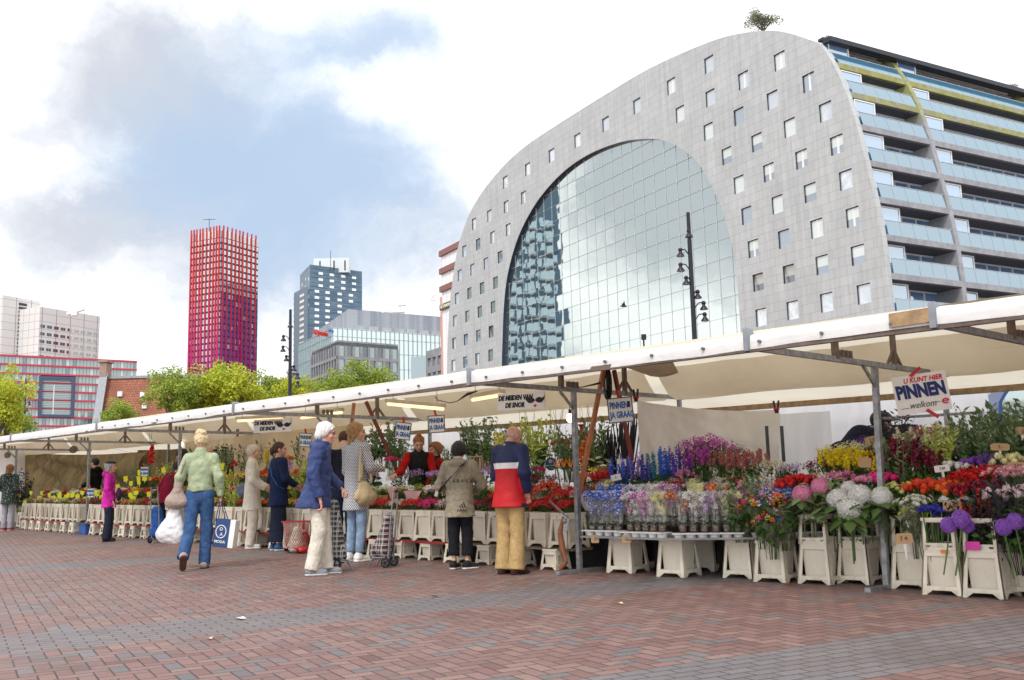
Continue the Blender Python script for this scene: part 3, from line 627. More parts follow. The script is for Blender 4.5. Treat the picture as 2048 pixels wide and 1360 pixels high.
for a in range(5): m.bar((-1.5+a*.35,0,.1+(a%2)*.7),(-1.15+a*.35,0,.1+((a+1)%2)*.7),.05,.05)
m.bar((-1.6,0,0),(0,0,-.2),.08,.08); m.bar((-1.,0,.85),(0,0,.7),.06,.06); m.bar((-1.55,0,.05),(-1.,0,.85),.06,.06); m.cyl((.3,0,-30),(.3,0,.5),.3); m.build('jib',mat('faded_orange',(.6,.32,.25),.6),q)
# apartment block outside the picture that the glass front mirrors
q=thing('mirrored_apartment_block','blue grey apartment block outside the frame seen only mirrored in the glass','building',(-112,180,0),math.radians(61))
m=MB(); m.box(-13,11,-7,7,0,68); m.box(-13,3,-7,7,68,74); m.build('wall',mat('apartment_wall',(.05,.12,.2),.6),q)
for k in range(20):
    for x in (-11.5,-7.,-2.5,2.,6.5): 
        m=MB(); 
        m.box(x,x+2.6,-7.2,7.2,3+k*3.2,4.9+k*3.2); m.box(x+3,x+3.8,-7.2,7.2,3+k*3.2,4.9+k*3.2); m.k=1; m.box(x-.2,x+2.9,-8.1,8.1,2.4+k*3.2,2.8+k*3.2)
        m.build('window',[window_glass('apt_glass',(.04,.24,.42),.4,.05),mat('apt_band',(.28,.34,.4),.6)],q)
# ------------------------------------------------ lamp posts
M_lamp=mat('lamp_black',(.018,.02,.03),.35,metal=.3)
LH=[(-.02,-1.35,0),(-1.0,-2.7,1),(-1.05,-3.75,1),(-.55,-4.7,1),(.55,-5.7,-1),(1.1,-6.5,-1),(1.15,-7.3,-1)]
def lamp(px_,py_,Y,lb,n=7,flip=1,H=12.):
    P=at(px_,py_,Y); z0=zg(P[1]); q=thing('lamp_post',lb,'street lamp',(P[0],P[1],z0),0,'tall black spotlight masts on the square'); H=P[2]-z0
    m=MB(); m.cyl((0,0,0),(0,0,H*.9),.13,.095,12); m.cyl((0,0,H*.9),(0,0,H),.085,.08,12); m.build('pole',M_lamp,q)
    for dx,dz,s_ in LH[:n]:
        dx*=.42*flip; z=H+dz*.62; m=MB(); arm=[(0,0,z-.3),(dx*.5,0,z+.02),(dx,0,z+.06)]
        if abs(dx)>.1: m.tube(arm,.025)
        m.ball((dx,0,z+.02),.1,8,6); m.lathe([(.05,0),(.075,-.1),(.165,-.22),(.175,-.27)],12,(dx,0,z)); h=m.build('spotlight',M_lamp,q)
        m=MB(); m.lathe([(.001,-.25),(.155,-.25)],12,(dx,0,z)); m.build('lens',mat('lens',(.7,.7,.72),.2),h)
lamp(1376,425,42,'black mast with seven spotlights in front of the arched glass front')
lamp(581,619,60,'black spotlight mast between the slate tower and the red tower')
lamp(52,757,95,'dark mast in front of the red banded office, at the leftmost tree',5,-1)
lamp(417,784,100,'slim mast poking up between trees under the red tower',4)
lamp(120,857,120,'short far mast just above the awning beside the red banded office',3)
q=thing('camera_post','thin post with a dark box, seen just above the awning before the glass','post',(at(1287,673,46)[0],46,zg(46))); m=MB(); H=at(1287,673,46)[2]-zg(46); m.cyl((0,0,0),(0,0,H),.04); m.box(-.1,.12,-.08,.08,H-.15,H+.1); m.build('post_and_box',M_lamp,q)
q=thing('flying_bird','dark bird gliding in front of the glass arch','bird',at(1247,612,50)); m=MB(); m.ball((0,0,0),.08,8,6,(2.2,.7,.7)); m.add([(-.08,0,.02),(.1,0,.02),(0,-.4,.2),(-.05,.4,.24)],[(0,1,2),(1,0,3)]); m.build('body',mat('bird_grey',(.05,.05,.055),.7),q)
# ------------------------------------------------ trees
TM=[foliage_mat('leaf_yellow_green',(.22,.30,.02),(.45,.52,.04),(.66,.64,.06)),foliage_mat('leaf_green',(.14,.23,.03),(.30,.41,.06),(.48,.52,.08))]
TC=[]
for k in range(4):
    rnd=random.Random(20+k); m=MB()
    for a in range(62):
        d=Vector((rnd.gauss(0,1),rnd.gauss(0,1),rnd.gauss(0,.8))).normalized()*rnd.uniform(.2,.86)
        leafball(m,d,rnd.uniform(.15,.28),115,.04,rnd)
    TC.append([m.mesh('crown',mt) for mt in TM])
def tree(px_,yt,yb,w,Y,lb,k=0,c=0,grp='plane trees behind the awnings'):
    cx=at(px_,(yt+yb)/2,Y); r=w/1991*Y/2; hz=(yb-yt)/1991*Y/2; z0=zg(Y); q=thing('street_tree',lb,'tree',(cx[0],cx[1],z0),0,grp)
    cz=cx[2]-z0; m=MB(); m.tube([(0,0,0),(.05,0,cz*.6),(0,0,cz*.95)],[.18,.13,.07],8)
    rnd=random.Random(int(px_)+50)
    for a in range(7):
        an=a*.9+rnd.random(); m.tube([(0,0,cz*.62),(math.cos(an)*r*.4,math.sin(an)*r*.4,cz*.9),(math.cos(an)*r*.75,math.sin(an)*r*.75,cz+hz*.4)],[.07,.045,.015],5)
    m.build('trunk',M_bark,q); o=link('crown',TC[k%4][c],q,(0,0,cz)); o.scale=(r*1.4,r*1.4,hz*1.25); o.rotation_euler=(0,0,rnd.random()*6)
tree(-8,735,880,112,40,'yellow green tree cut off by the left border of the picture',0,0)
tree(14,800,880,90,46,'low greener tree just behind the leftmost tree',1,1)
tree(238,797,865,72,78,'small tree in front of the tiled roof house gable',2,1)
tree(350,732,840,100,80,'big tree hiding the right end of the tiled roof',3,1)
tree(400,748,850,96,84,'tree between the two tallest crowns below the red tower',0,1)
tree(455,722,845,132,82,'bright yellow green tree right in front of the red tower foot',1,0)
tree(522,742,840,104,86,'tree right of the red tower foot, left of the brick turret',2,1)
tree(592,750,820,74,70,'small bright tree at the foot of the tall lamp mast',3,0)
tree(668,738,830,100,88,'tree before the left corner of the grey framed office wing',0,1)
tree(728,720,820,104,90,'taller tree covering the middle of the grey framed office wing',1,1)
# ------------------------------------------------ market stalls
def on_plane(px,py,P0,n):
    d=ray(px,py); return CAM+d*float(np.dot(P0-CAM,n)/np.dot(d,n))
def onv(px,py,v): return on_plane(px,py,B0+NV*v,NV)
def onu(px,py,u): return on_plane(px,py,B0+DU*u,DU)
def LV(u,v,h): return (-u,v,h)     # local stall coordinates of a thing placed at W(0,0,0) with rotation RZ
def canvas(t,v,b):
    n=t.noise(v,1.3,4,.6); c=t.mix(t.mr(n,.35,.75),(.86,.80,.68),(.78,.71,.58))
    st=t.mr(t.noise(t.mapv(v,(.6,5,1)),2.,4,.7),.55,.8); c=t.mix(t.m('MULTIPLY',st,.25),c,(.50,.42,.30))
    bn=t.new('ShaderNodeBump',{'Strength':.35,'Distance':.05}); t.set(bn.inputs['Height'],t.noise(t.mapv(v,(.5,2.2,1)),2.2,4,.6,.5)); t.set(b.inputs['Normal'],bn.outputs[0]); return c
M_can=mat('cream_canvas',fn=canvas,rough=.8,trans=.46,var=0)
M_wcan=mat('white_canvas',rough=.6,fn=lambda t,v,b:t.mix(t.m('MULTIPLY',t.mr(t.noise(t.mapv(v,(2.5,2.5,14)),1.6,5,.7),.5,.75),.45),(.86,.86,.855),(.60,.57,.52)),var=.03,bump=.5,bs=6.,trans=.2)
M_bcan=mat('brown_canvas',(.40,.31,.22),.8,var=.12,vs=2,bump=.3,bs=6,trans=.3)
M_sheet=mat('white_backdrop',fn=lambda t,v,b:t.mix(t.mr(t.noise(t.mapv(v,(3,3,.5)),1.5,4,.6),.35,.7),(.93,.93,.94),(.84,.85,.87)),rough=.6,trans=.68,var=0,bump=.5,bs=4.)
M_gal=mat('galvanised_steel',(.30,.31,.33),.45,metal=.6,var=.25,vs=20.)
M_rust=mat('brown_steel',(.16,.12,.10),.6,metal=.3,var=.2,vs=12.); M_wood=mat('raw_wood',(.36,.24,.13),.7,var=.25,vs=12.,bump=.2); M_eye=mat('eyelet',(.18,.18,.19),.4,metal=.7)
M_clamp=mat('clamp_grey',(.28,.30,.34),.5,metal=.2); M_blk=mat('black_plastic',(.02,.02,.022),.45); M_red=mat('red_plastic',(.5,.02,.025),.4)
BAYS=[(-7.6,-4.87,'rightmost, cut by the picture border'),(-4.87,0.,'large near one, from the wooden rail end to the first bracket'),(0.,5.15,'with the moustache sign in front of the wooden props'),(5.15,10.3,'above the white haired man and the pale coat'),(10.3,15.4,'above the maroon jacket and the seller in black'),(15.4,20.5,'far one above the burlap backdrop'),(20.5,27.,'farthest, at the left picture border')]
PROF=[(-1.5,2.2),(-1.2,2.235),(-.6,2.315),(0,2.385),(.5,2.43),(.9,2.455),(1.4,2.37),(2.0,2.22),(2.6,2.07),(3.2,1.95)]
for bi,(u0,u1,lb) in enumerate(BAYS):
    q=thing('stall_awning','cream canvas awning, '+lb,'awning',W(0,0,0),RZ,'canvas awnings over the flower stalls'); zf=lambda u,v:(W(u,v)[2]-W(0,0)[2])
    rnd=random.Random(bi); N=24; G=[]
    ph=rnd.random()*9
    for i in range(N+1):
        f=i/N; u=u0+(u1-u0)*f; row=[]
        for v,h in PROF:
            k=math.sin(math.pi*f); sag=-.035*k*(1 if -1.3<v<3 else .0)+.018*vnoise(Vector((u*1.3+ph,v*1.7,bi)))*(0 if v<-1.4 else 1)
            row.append((-u,v,h+sag+zf(u,v)))
        G.append(row)
    m=MB(); m.grid(G); o=m.build('roof_sheet',M_bcan if bi==0 else M_can,q)
    if bi==1:
        tri=[(-2.1,-1.42),(-.42,1.45),(.02,1.3),(.02,-1.42)]; hr=lambda v:float(np.interp(v,[a for a,_ in PROF],[b for _,b in PROF]))-.075
        m=MB(); m.grid([[(-((tri[0][0]+(tri[1][0]-tri[0][0])*g)*(1-f)+.02*f),(tri[0][1]+(1.42-tri[0][1])*g),hr(tri[0][1]+(1.42-tri[0][1])*g)-.03*math.sin(f*3.1)) for f in np.linspace(0,1,10)] for g in np.linspace(0,1,12)]); m.build('folded_corner',M_bcan,q)
    m=MB(); seg=16
    G=[[(-u,v+.012*vnoise(Vector((u*3.1,h*4,9))),h+zf(u,v)+.012*vnoise(Vector((u*2.2,h*3,3)))-.02*math.sin(math.pi*((u-u0)/(u1-u0)))) for v,h in ((-1.2,2.243),(-1.47,2.205),(-1.555,2.18),(-1.562,2.12),(-1.56,2.065))] for u in np.linspace(u0,u1,seg*2)]
    m.grid(G); m.k=1; n_=9
    if bi in (1,2,3):
        for i in range(n_):
            u=u0+(i+.5)*(u1-u0)/n_
            for dv in (0,): m.cyl((-u,-1.56,2.10+zf(u,-1.5)),(-u,-1.582,2.10+zf(u,-1.5)),.014,.014,10)
    m.build('front_fascia',[M_wcan,M_eye],q)
    a=(-u0,-1.53,2.05+zf(u0,-1.5)); b_=(-u1,-1.53,2.05+zf(u1,-1.5)); m=MB(); m.bar(a,b_,.05,.045); m.build('front_rail',M_rust,q)
    a=(-u0,3.2,1.91+zf(u0,3.2)); b_=(-u1,3.2,1.91+zf(u1,3.2)); m=MB(); m.bar(a,b_,.06,.07); m.build('back_rail',M_wood,q)
    # hanging inner flap, rolled on a batten
    G=[[(-u,v,h+zf(u,v)+.03*vnoise(Vector((u*1.1,v*2,7+bi)))) for v,h in ((1.35,2.36),(1.5,2.16),(1.62,2.03),(1.78,1.985),(1.95,2.06))] for u in np.linspace(u0+.1,u1-.1,20)]
    if bi>=1: m=MB(); m.grid(G); m.build('rolled_flap',M_can,q)
m=MB(); q=thing('rail_end_block','wooden end of the awning front rail','beam',W(-4.87,-1.54,2.13),RZ); m.bar((-.28,0,0),(.04,0,0),.08,.1); m.build('beam_end',M_wood,q)
# frames
def stall_frame(u,lb,pv=0.,rv=1.95,post=True,lean=0.):
    q=thing('steel_trestle','grey steel stall frame, '+lb,'frame',W(u,0,0),RZ,'steel stall frames'); z=lambda v:W(u,v)[2]-W(u,0)[2]
    m=MB(); m.bar((0,-1.5,2.07+z(-1.5)),(0,rv+.1,2.02+z(rv)),.04,.05); m.build('cross_beam',M_gal,q)
    m=MB(); m.bar((lean,pv,0),(0,pv,2.04+z(pv)),.05,.05); m.build('post',M_gal,q)
    m=MB(); m.bar((lean,pv-.35,.02),(lean,pv+.35,.02),.06,.04); m.build('foot',M_gal,q)
    m=MB(); m.bar((0,rv,z(rv)),(0,rv,2.+z(rv)),.045,.045); m.build('rear_post',M_gal,q)
    m=MB(); m.bar((0,pv-.22,2.02+z(pv)),(0,pv,1.82+z(pv)),.02,.03); m.build('brace',M_gal,q)
    m=MB(); m.bar((0,.9,2.02),(0,.9,2.44),.04,.05); k=m.build('king_post',M_rust,q)
    for s_ in (-1,1): m=MB(); m.bar((0,.9+s_*.15,2.05),(0,.9,2.22),.02,.03); m.build('strut',M_rust,k)
    m=MB(); m.bar((0,-.2,2.05),(0,-.2,2.3),.05,.05)
    for i in range(3): m.box(-.02,.02,-.1+i*.07,-.07+i*.07,2.07,2.14)
    m.build('hook_rack',M_rust,q)
    m=MB(); m.box(-.022,.022,-1.585,-1.5,2.02,2.2); m.build('rail_bracket',M_clamp,q)
    return q
stall_frame(-3.4,'nearest one standing beside the white hydrangeas',.5,1.95,lean=-.05)
stall_frame(0.,'second one between red gerberas and blue orchids')
stall_frame(5.15,'hidden behind the white haired man and the patterned coat',.02)
stall_frame(10.3,'right behind the woman in the green bomber jacket')
stall_frame(15.2,'far one in front of the seller in black',.1)
stall_frame(20.4,'farthest one by the left picture border',.1)
stall_frame(-4.9,'rear one at the right picture border',2.3,3.6)
# wooden props hanging from the king posts
M_oxb=mat('oxblood_wood',(.20,.045,.03),.5,var=.15); M_orw=mat('orange_wood',(.42,.16,.07),.6,var=.15)
for u,top,pa,pb,lb in ((0,(1217,740),(1155,1003),(1264,920),'beside the blue orchids'),(5.15,(722,802),(700,878),(797,948),'above the woman in the patterned coat')):
    T_=onu(*top,u); q=thing('wooden_props','orange and dark red leaning wooden props, '+lb,'prop',(T_[0],T_[1],T_[2]))
    if u: T1,T2=onu(708,806,u),onu(732,803,u)
    else: T1,T2=onu(1207,740,u),onu(1228,740,u)
    for P_,Tt,mm in ((pa,T1,M_orw),(pb,T2,M_oxb)): e=onu(*P_,u+.02); m=MB(); m.bar(Vector(Tt-T_),Vector(e-T_),.035,.05); m.build('prop',mm,q)
# cloths and backdrops
def cloth(name,lb,cat,P,Q,h0,mt,fold=.05,nf=9,wid=None,top2=None,parts=True,seed=0):
    P=Vector(P); Q=Vector(Q); d=(Q-P); d.z=0; w=d.length; d.normalize(); n=Vector((-d.y,d.x,0)); rows=[]
    for j in range(25):
        g=j/24; row=[]
        for i in range(61):
            f=i/60; p=P+(Q-P)*f; zt=p.z-.06*math.sin(math.pi*f)*(1 if top2 else 0); zb=zg(p.y)+h0
            off=fold*((1-1.6*abs(math.sin(math.atan2(f+.02,g+.05)*7.+seed)))*min(1.,2.2*math.hypot(f,g)) if top2 else math.sin(f*nf*6.28+seed+g*1.5)*(.4+.6*g))+fold*.9*vnoise(Vector((f*5,g*3,seed+2.3)))
            row.append(tuple(Vector((p.x,p.y,zt+(zb-zt)*g))+n*off-P))
        rows.append(row)
    m=MB(); m.grid(rows); o=m.build(name,mt,None,P); return tag(o,lb,cat)
cloth('backdrop_cloth','long white translucent backdrop behind the flowers and sellers','backdrop',(lambda p:W(uvh(p)[0],3.45,2.05))(onv(1982,850,3.45)),W(12.6,3.45,2.05),0,M_sheet,.03,22)
cloth('far_sheet','white tarpaulin farther back behind the blue van','backdrop',W(-9.,8.4,2.9),W(-1.5,8.4,2.9),0,M_sheet,.03,12)
M_greysheet=mat('wrinkled_sheet',fn=lambda t,v,b:t.mix(t.mr(t.noise(t.mapv(v,(2,2,.7)),1.2,4,.6,.6),.38,.66),(.92,.88,.83),(.80,.75,.69)),rough=.6,bump=.8,bs=3.,trans=.5,var=0)
a=onu(1274,801,0.); b_=onv(1556,820,2.35); cloth('side_sheet','wrinkled beige sheet hung by a black clip right of the second frame','sheet',a,b_,.3,M_greysheet,.10,3,top2=1,seed=1)
b2=onv(1660,822,3.); cloth('side_sheet','bright white sheet with two dark straps, behind the hydrangeas','sheet',onv(1408,838,2.2),b2,.3,M_sheet,.05,4,seed=3)
for px_ in (1533,1563):
    a=onv(px_,852,2.12); q=thing('strap','dark perforated strap, %s of the two hanging on the white sheet'%('left' if px_<1550 else 'right'),'strap',a); m=MB(); m.box(-.02,.02,-.004,.004,-.42,0); m.build('webbing',mat('strap_grey',(.08,.08,.10),.6),q)
for (px_,py_,v_,lb) in ((1272,795,.95,'black and red spring clip at the top of the wrinkled sheet'),(1553,818,2.2,'spring clip gathering the white sheet, behind the big awning'),(475,868,1.3,'red and black clip above the plywood coloured divider')):
    a=onv(px_,py_,v_); q=thing('spring_clip',lb,'clip',a,RZ); m=MB()
    for s_ in (-1,1): m.bar((s_*.035,0,.1),(s_*.01,0,-.05),.018,.018)
    m.build('handles',M_blk,q); m=MB(); m.cyl((-.03,0,0),(.03,0,0),.02); m.build('spring',M_red,q)
M_ply=mat('tan_divider',(.62,.50,.34),.7,var=.1,vs=2,trans=.2)
cloth('divider_cloth','tan divider sheet behind the women in pale coat and navy cardigan','sheet',onv(468,872,1.5),onv(700,850,1.5),0,M_ply,.02,2,seed=2)
M_burl=mat('burlap',fn=lambda t,v,b:t.mix(t.mr(t.noise(t.mapv(v,(2,2,.8)),1.3,4,.6,.6),.35,.65),(.30,.235,.115),(.17,.13,.065)),rough=.9,bump=1.,bs=4.,trans=.15)
cloth('burlap_cloth','brown burlap cloth draped in swags behind the far seller in black','cloth',onv(46,905,1.7),onv(285,905,1.7),0,M_burl,.12,3,top2=1,seed=5)
cloth('burlap_cloth','second brown burlap cloth, right of the seller in black','cloth',onv(275,900,1.9),onv(372,898,1.9),0,M_burl,.08,2,seed=6)
cloth('side_sheet','grey white sheet at the left border behind the dotted coat','sheet',onv(-40,900,1.5),onv(50,893,1.5),0,M_sheet,.05,2,seed=7)
cloth('divider_cloth','cream sheet above the orange flowers behind the green bomber jacket','sheet',onv(370,868,2.4),onv(476,872,2.4),0,mat('cream_sheet',(.70,.60,.43),.7,trans=.3),.03,2,seed=8)
for i,(px_,py_,v_) in enumerate(((147,899,1.1),(15,910,1.0))):
    a=onv(px_,py_,v_); q=thing('oval_board','dark oval signboard hung under the awning, %s of the two'%('right' if i==0 else 'left'),'signboard',a,RZ)
    m=MB(); m.prism([(math.cos(t_)*.29,math.sin(t_)*.095) for t_ in np.linspace(0,6.283,25)[:-1]],-.01,.01); m.build('board',mat('oval_board',(.10,.075,.045),.6),q); m=MB(); m.prism([(.12+math.cos(t_)*.04,math.sin(t_)*.05) for t_ in np.linspace(0,6.283,13)[:-1]],-.02,-.011); m.build('emblem',mat('dull_green',(.06,.09,.03),.6),q)
# lights under the awnings
M_tube=mat('lit_tube',(1.,.72,.36),.5,var=0,emit=1.3); M_hous=mat('lamp_housing',(.55,.47,.36),.5)
def tubelamp(a,b,v,lb):
    A=onv(*a,v); Bq=onv(*b,v); q=thing('tube_lamp','old fluorescent tube lamp glowing warm, '+lb,'lamp',A,0,'tube lamps under the awnings'); d=Vector(Bq-A)
    m=MB(); m.bar((0,0,.05),d+Vector((0,0,.05)),.11,.05); m.build('housing',M_hous,q); m=MB(); m.cyl((0,0,-.0),d,.022); m.build('tube',M_tube,q)
    [MB().tube([d*f_+Vector((0,0,.07)),d*f_+Vector((0,0,.25))],.004).build('hanger',M_blk,q) for f_ in (.1,.9)]
tubelamp((476,842),(565,838),.5,'leftmost, above the first moustache sign'); tubelamp((603,836),(683,825),.6,'second from the left, above the white haired man'); tubelamp((776,808),(886,818),.3,'third, right above the sellers with red sleeves'); tubelamp((945,800),(1005,790),.4,'behind the second moustache sign')
def bulb(px_,py_,v,lb):
    A=onv(px_,py_,v); q=thing('light_bulb',lb,'light bulb',A); m=MB(); m.ball((0,0,0),.05,12,10,(1,1,1.3)); m.build('glass',mat('lit_bulb',(1.,.8,.45),.5,var=0,emit=4.),q); m=MB(); m.cyl((0,0,.05),(0,0,.12),.022,.018); m.cyl((0,0,.12),(0,0,.3),.004); m.build('socket',M_blk,q)
bulb(1140,836,1.6,'lit bulb hanging left of the orange wooden prop'); bulb(362,888,1.6,'small lit bulb far left beside the blonde head')
A=onu(1215,768,.03); q=thing('spare_tyre','small black spare wheel hung beside the king post','wheel',A,RZ+.9)
m=MB(); 
for i in range(20):
    a0,a1=i*.31416,(i+1)*.31416; m.cyl((0,math.cos(a0)*.12,math.sin(a0)*.16),(0,math.cos(a1)*.12,math.sin(a1)*.16),.035)
m.build('tyre',mat('rubber',(.015,.015,.016),.7),q); m=MB(); m.cyl((-.02,0,0),(.02,0,0),.07,.07,14); m.build('hub',mat('hub_grey',(.12,.12,.13),.5),q)
q=thing('power_cable','black power cable sagging under the awning between the tube lamps','cable',onv(870,797,.2)); A=onv(870,797,.2); pts=[Vector(onv(x,y,.2)-A) for x,y in ((870,793),(875,800),(900,806),(915,802),(935,788),(955,782))]; m=MB(); m.tube(pts,[.006,.006,.006,.006,.02,.006]); m.build('cable',M_blk,q); m=MB(); q=thing('power_cable','black power cable between the second moustache sign and the spare tyre','cable',A); pts=[Vector(onv(x,y,.1)-A) for x,y in ((1100,773),(1130,775),(1165,774),(1200,766))]; m.tube(pts,[.006,.006,.006,.014]); m.build('cable',M_blk,q)
# signs with lettering
M_sign=mat('sign_white',(.80,.79,.77),.5,var=.03); M_ink=mat('black_ink',(.012,.012,.014),.5,var=0); M_blue=mat('blue_ink',(.02,.14,.42),.5,var=0); M_navy=mat('navy_ink',(.01,.025,.15),.5,var=0); M_redi=mat('red_ink',(.62,.02,.04),.5,var=0)
def board(A,w,h,rz,tilt,name,lb,mt,border=None):
    q=thing(name,lb,'sign',A,rz); q.rotation_euler=(0,tilt,rz); m=MB(); m.box(-w/2,w/2,-.006,.006,-h/2,h/2); o=m.build('panel',mt,q)
    if border:
        m=MB(); e=.012
        m.box(-w/2,w/2,-.0085,-.0062,h/2-e,h/2); m.box(-w/2,w/2,-.0085,-.0062,-h/2,-h/2+e); m.box(-w/2,-w/2+e,-.0085,-.0062,-h/2+e,h/2-e); m.box(w/2-e,w/2,-.0085,-.0062,-h/2+e,h/2-e); m.build('edge',border,q)
    return q
def moustache(q,x,z,s):
    m=MB(); Q=[(0,.0),(.10,.10),(.22,.13),(.34,.08),(.44,.12),(.52,.22),(.46,.02),(.34,-.10),(.18,-.12),(.06,-.06)]
    for sg in (-1,1): m.prism([(x+sg*a*s,z+b*s) for a,b in Q],-.0095,-.0065)
    m.build('moustache',M_ink,q)
    m=MB(); m.prism([(x-.09*s,z-.24*s),(x,z-.30*s),(x+.09*s,z-.22*s),(x+.03*s,z-.17*s),(x,z-.19*s),(x-.03*s,z-.17*s)],-.0095,-.0065); m.build('lips',M_redi,q)
for (px_,py_,v,rz,ti,lb) in ((545,851,-.75,-.35,.0,'white moustache sign reading DE MEIDEN VAN DE SNOR, left one beside the white haired man'),(1042,802,-.45,-.62,.02,'white moustache sign reading DE MEIDEN VAN DE SNOR, right one above the bald man')):
    q=board(onv(px_,py_,v),.66,.2,rz,ti,'moustache_sign',lb,M_sign)
    text('DE MEIDEN VAN',.075,M_ink,q,(-.315,-.008,.04),bold=.004,shear=.2,align='LEFT',sx=.86); text('DE SNOR',.075,M_ink,q,(-.22,-.008,-.045),bold=.004,shear=.2,align='LEFT',sx=.86); moustache(q,.2,.0,.27)
def jagraag(px_,py_,v,rz,ti,lb,s=1.):
    q=board(onv(px_,py_,v),.25*s,.25*s,rz,ti,'card_payment_sign',lb,M_sign,mat('dark_edge',(.08,.08,.1),.5)); tag(q,group='card payment signs')
    text('PINNEN',.088*s,M_blue,q,(-.105*s,-.008,.045*s),bold=.004,align='LEFT',sx=.58); text('JA GRAAG',.088*s,M_blue,q,(-.105*s,-.008,-.05*s),bold=.004,align='LEFT',sx=.58); m=MB(); m.box(.07*s,.1*s,-.009,-.0065,.02*s,.08*s); m.build('card_symbol',M_ink,q)
    m=MB(); m.bar((0,-.01,.12*s),(-.02,-.01,.2*s),.02,.03); m.build('peg',M_red,q)
jagraag(806,862,.3,-.35,.15,'small PINNEN JA GRAAG sign hanging askew at the steel post'); jagraag(873,848,.6,-.2,-.03,'upright PINNEN JA GRAAG sign between the two red sleeved sellers'); jagraag(1241,820,.35,-.2,-.06,'PINNEN JA GRAAG sign partly hidden by the dark red prop',1.15); jagraag(611,880,1.2,-.2,.08,'PINNEN JA GRAAG sign half hidden by the white hair')
jagraag(181,986,-.02,-.35,.0,'far PINNEN sign low on the post before the seller in black',.85); jagraag(289,943,.6,-.35,.0,'far PINNEN sign above the flowers left of the maroon jacket',.85); jagraag(43,948,.6,-.6,.2,'far tilted PINNEN sign beside the dotted coat',.85)
q=board(onv(1843,786,.75),.47,.36,-.3,-.1,'handwritten_sign','big handwritten sign U KUNT HIER PINNEN welkom held by two red clips',M_sign)
text('U KUNT HIER',.062,M_redi,q,(.03,-.008,.125),bold=.002,shear=.2,sx=.9); text('PINNEN',.165,M_navy,q,(0,-.008,.02),bold=.009,sx=.72,shear=-.08); text('welkom',.085,M_ink,q,(-.01,-.008,-.105),bold=.0,shear=.35,sx=.85)
m=MB(); m.box(-.2,-.13,-.009,-.0065,-.125,-.121); m.build('ink_dash',M_ink,q); m=MB(); m.box(.1,.15,-.009,-.0065,-.1,-.096); m.build('ink_dash',M_ink,q); m=MB(); m.k=0
for i in range(14): a0,a1=i*.4,(i+1)*.4; m.bar((.19+.026*math.cos(a0),-.008,-.1+.02*math.sin(a0)),(.19+.026*math.cos(a1),-.008,-.1+.02*math.sin(a1)),.003,.014)
m.bar((.165,-.008,-.1),(.215,-.008,-.098),.003,.01); m.build('curl_emblem',mat('pink_ink',(.6,.03,.15),.5,var=0),q)
for x,z,t_ in ((-.02,.2,.6),(.06,-.2,2.4)):
    m=MB(); m.bar((x-.06*math.cos(t_),-.012,z-.06*math.sin(t_)),(x+.06*math.cos(t_),-.012,z+.06*math.sin(t_)),.02,.03); m.build('clip',M_red,q)
# ------------------------------------------------ buckets
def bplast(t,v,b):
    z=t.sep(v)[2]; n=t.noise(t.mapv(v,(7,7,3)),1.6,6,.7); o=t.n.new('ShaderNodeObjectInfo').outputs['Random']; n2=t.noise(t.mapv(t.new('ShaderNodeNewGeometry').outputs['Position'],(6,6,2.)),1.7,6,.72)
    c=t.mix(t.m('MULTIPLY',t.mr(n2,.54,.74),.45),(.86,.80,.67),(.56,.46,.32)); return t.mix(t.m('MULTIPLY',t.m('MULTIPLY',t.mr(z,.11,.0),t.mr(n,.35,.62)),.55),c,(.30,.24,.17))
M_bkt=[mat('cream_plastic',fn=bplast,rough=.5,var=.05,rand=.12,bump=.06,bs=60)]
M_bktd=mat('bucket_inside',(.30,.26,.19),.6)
def hexa(m,A,Bq): m.add(list(A)+list(Bq),[(0,1,2,3),(7,6,5,4),(0,4,5,1),(1,5,6,2),(2,6,7,3),(3,7,4,0)])
def bucket_mesh(H=.36,wt=.142,wb=.178,tub=True,band=.07,foot=.075,th=.012,win=True,rim=.006):
    m=MB()
    for sd in range(4):
        c,s_=math.cos(sd*math.pi/2),math.sin(sd*math.pi/2)
        def P(a,z,o): 
            w=wb+(wt-wb)*z/H; x,y=a*w,-(w-o); return (c*x-s_*y,s_*x+c*y,z)
        def plate(pts,o=0.): hexa(m,[P(a,z,o) for a,z in pts],[P(a,z,o+th) for a,z in pts])
        L=.74
        plate([(-1,0),(-L,0),(-L,H),(-1,H)]); plate([(L,0),(1,0),(1,H),(L,H)])
        plate([(-L,H-band),(L,H-band),(L,H),(-L,H)])
        plate([(-L,foot-.035),(L,foot-.035),(L,foot),(-L,foot)]); plate([(-L,0.),(-.45,.04),(-.45,.041),(-L,.041)]); plate([(.45,.04),(L,0.),(L,.041),(.45,.041)])
        if rim: plate([(-1.03,H-.022),(1.03,H-.022),(1.03,H+.004),(-1.03,H+.004)],-rim)
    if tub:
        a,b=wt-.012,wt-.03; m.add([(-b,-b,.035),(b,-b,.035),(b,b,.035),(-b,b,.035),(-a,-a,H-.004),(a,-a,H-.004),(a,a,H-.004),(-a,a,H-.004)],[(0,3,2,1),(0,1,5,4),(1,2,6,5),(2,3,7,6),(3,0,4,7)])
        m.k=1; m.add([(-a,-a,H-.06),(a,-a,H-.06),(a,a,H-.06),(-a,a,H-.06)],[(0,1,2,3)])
    return m
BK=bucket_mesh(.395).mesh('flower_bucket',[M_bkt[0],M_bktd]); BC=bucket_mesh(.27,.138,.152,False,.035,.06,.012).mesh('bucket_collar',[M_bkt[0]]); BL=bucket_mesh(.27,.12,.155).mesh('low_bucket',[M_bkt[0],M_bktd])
ORD=['first','second','third','fourth','fifth','sixth','seventh','eighth','ninth','tenth','eleventh','twelfth','thirteenth','fourteenth','fifteenth','sixteenth','seventeenth','eighteenth','nineteenth','twentieth']
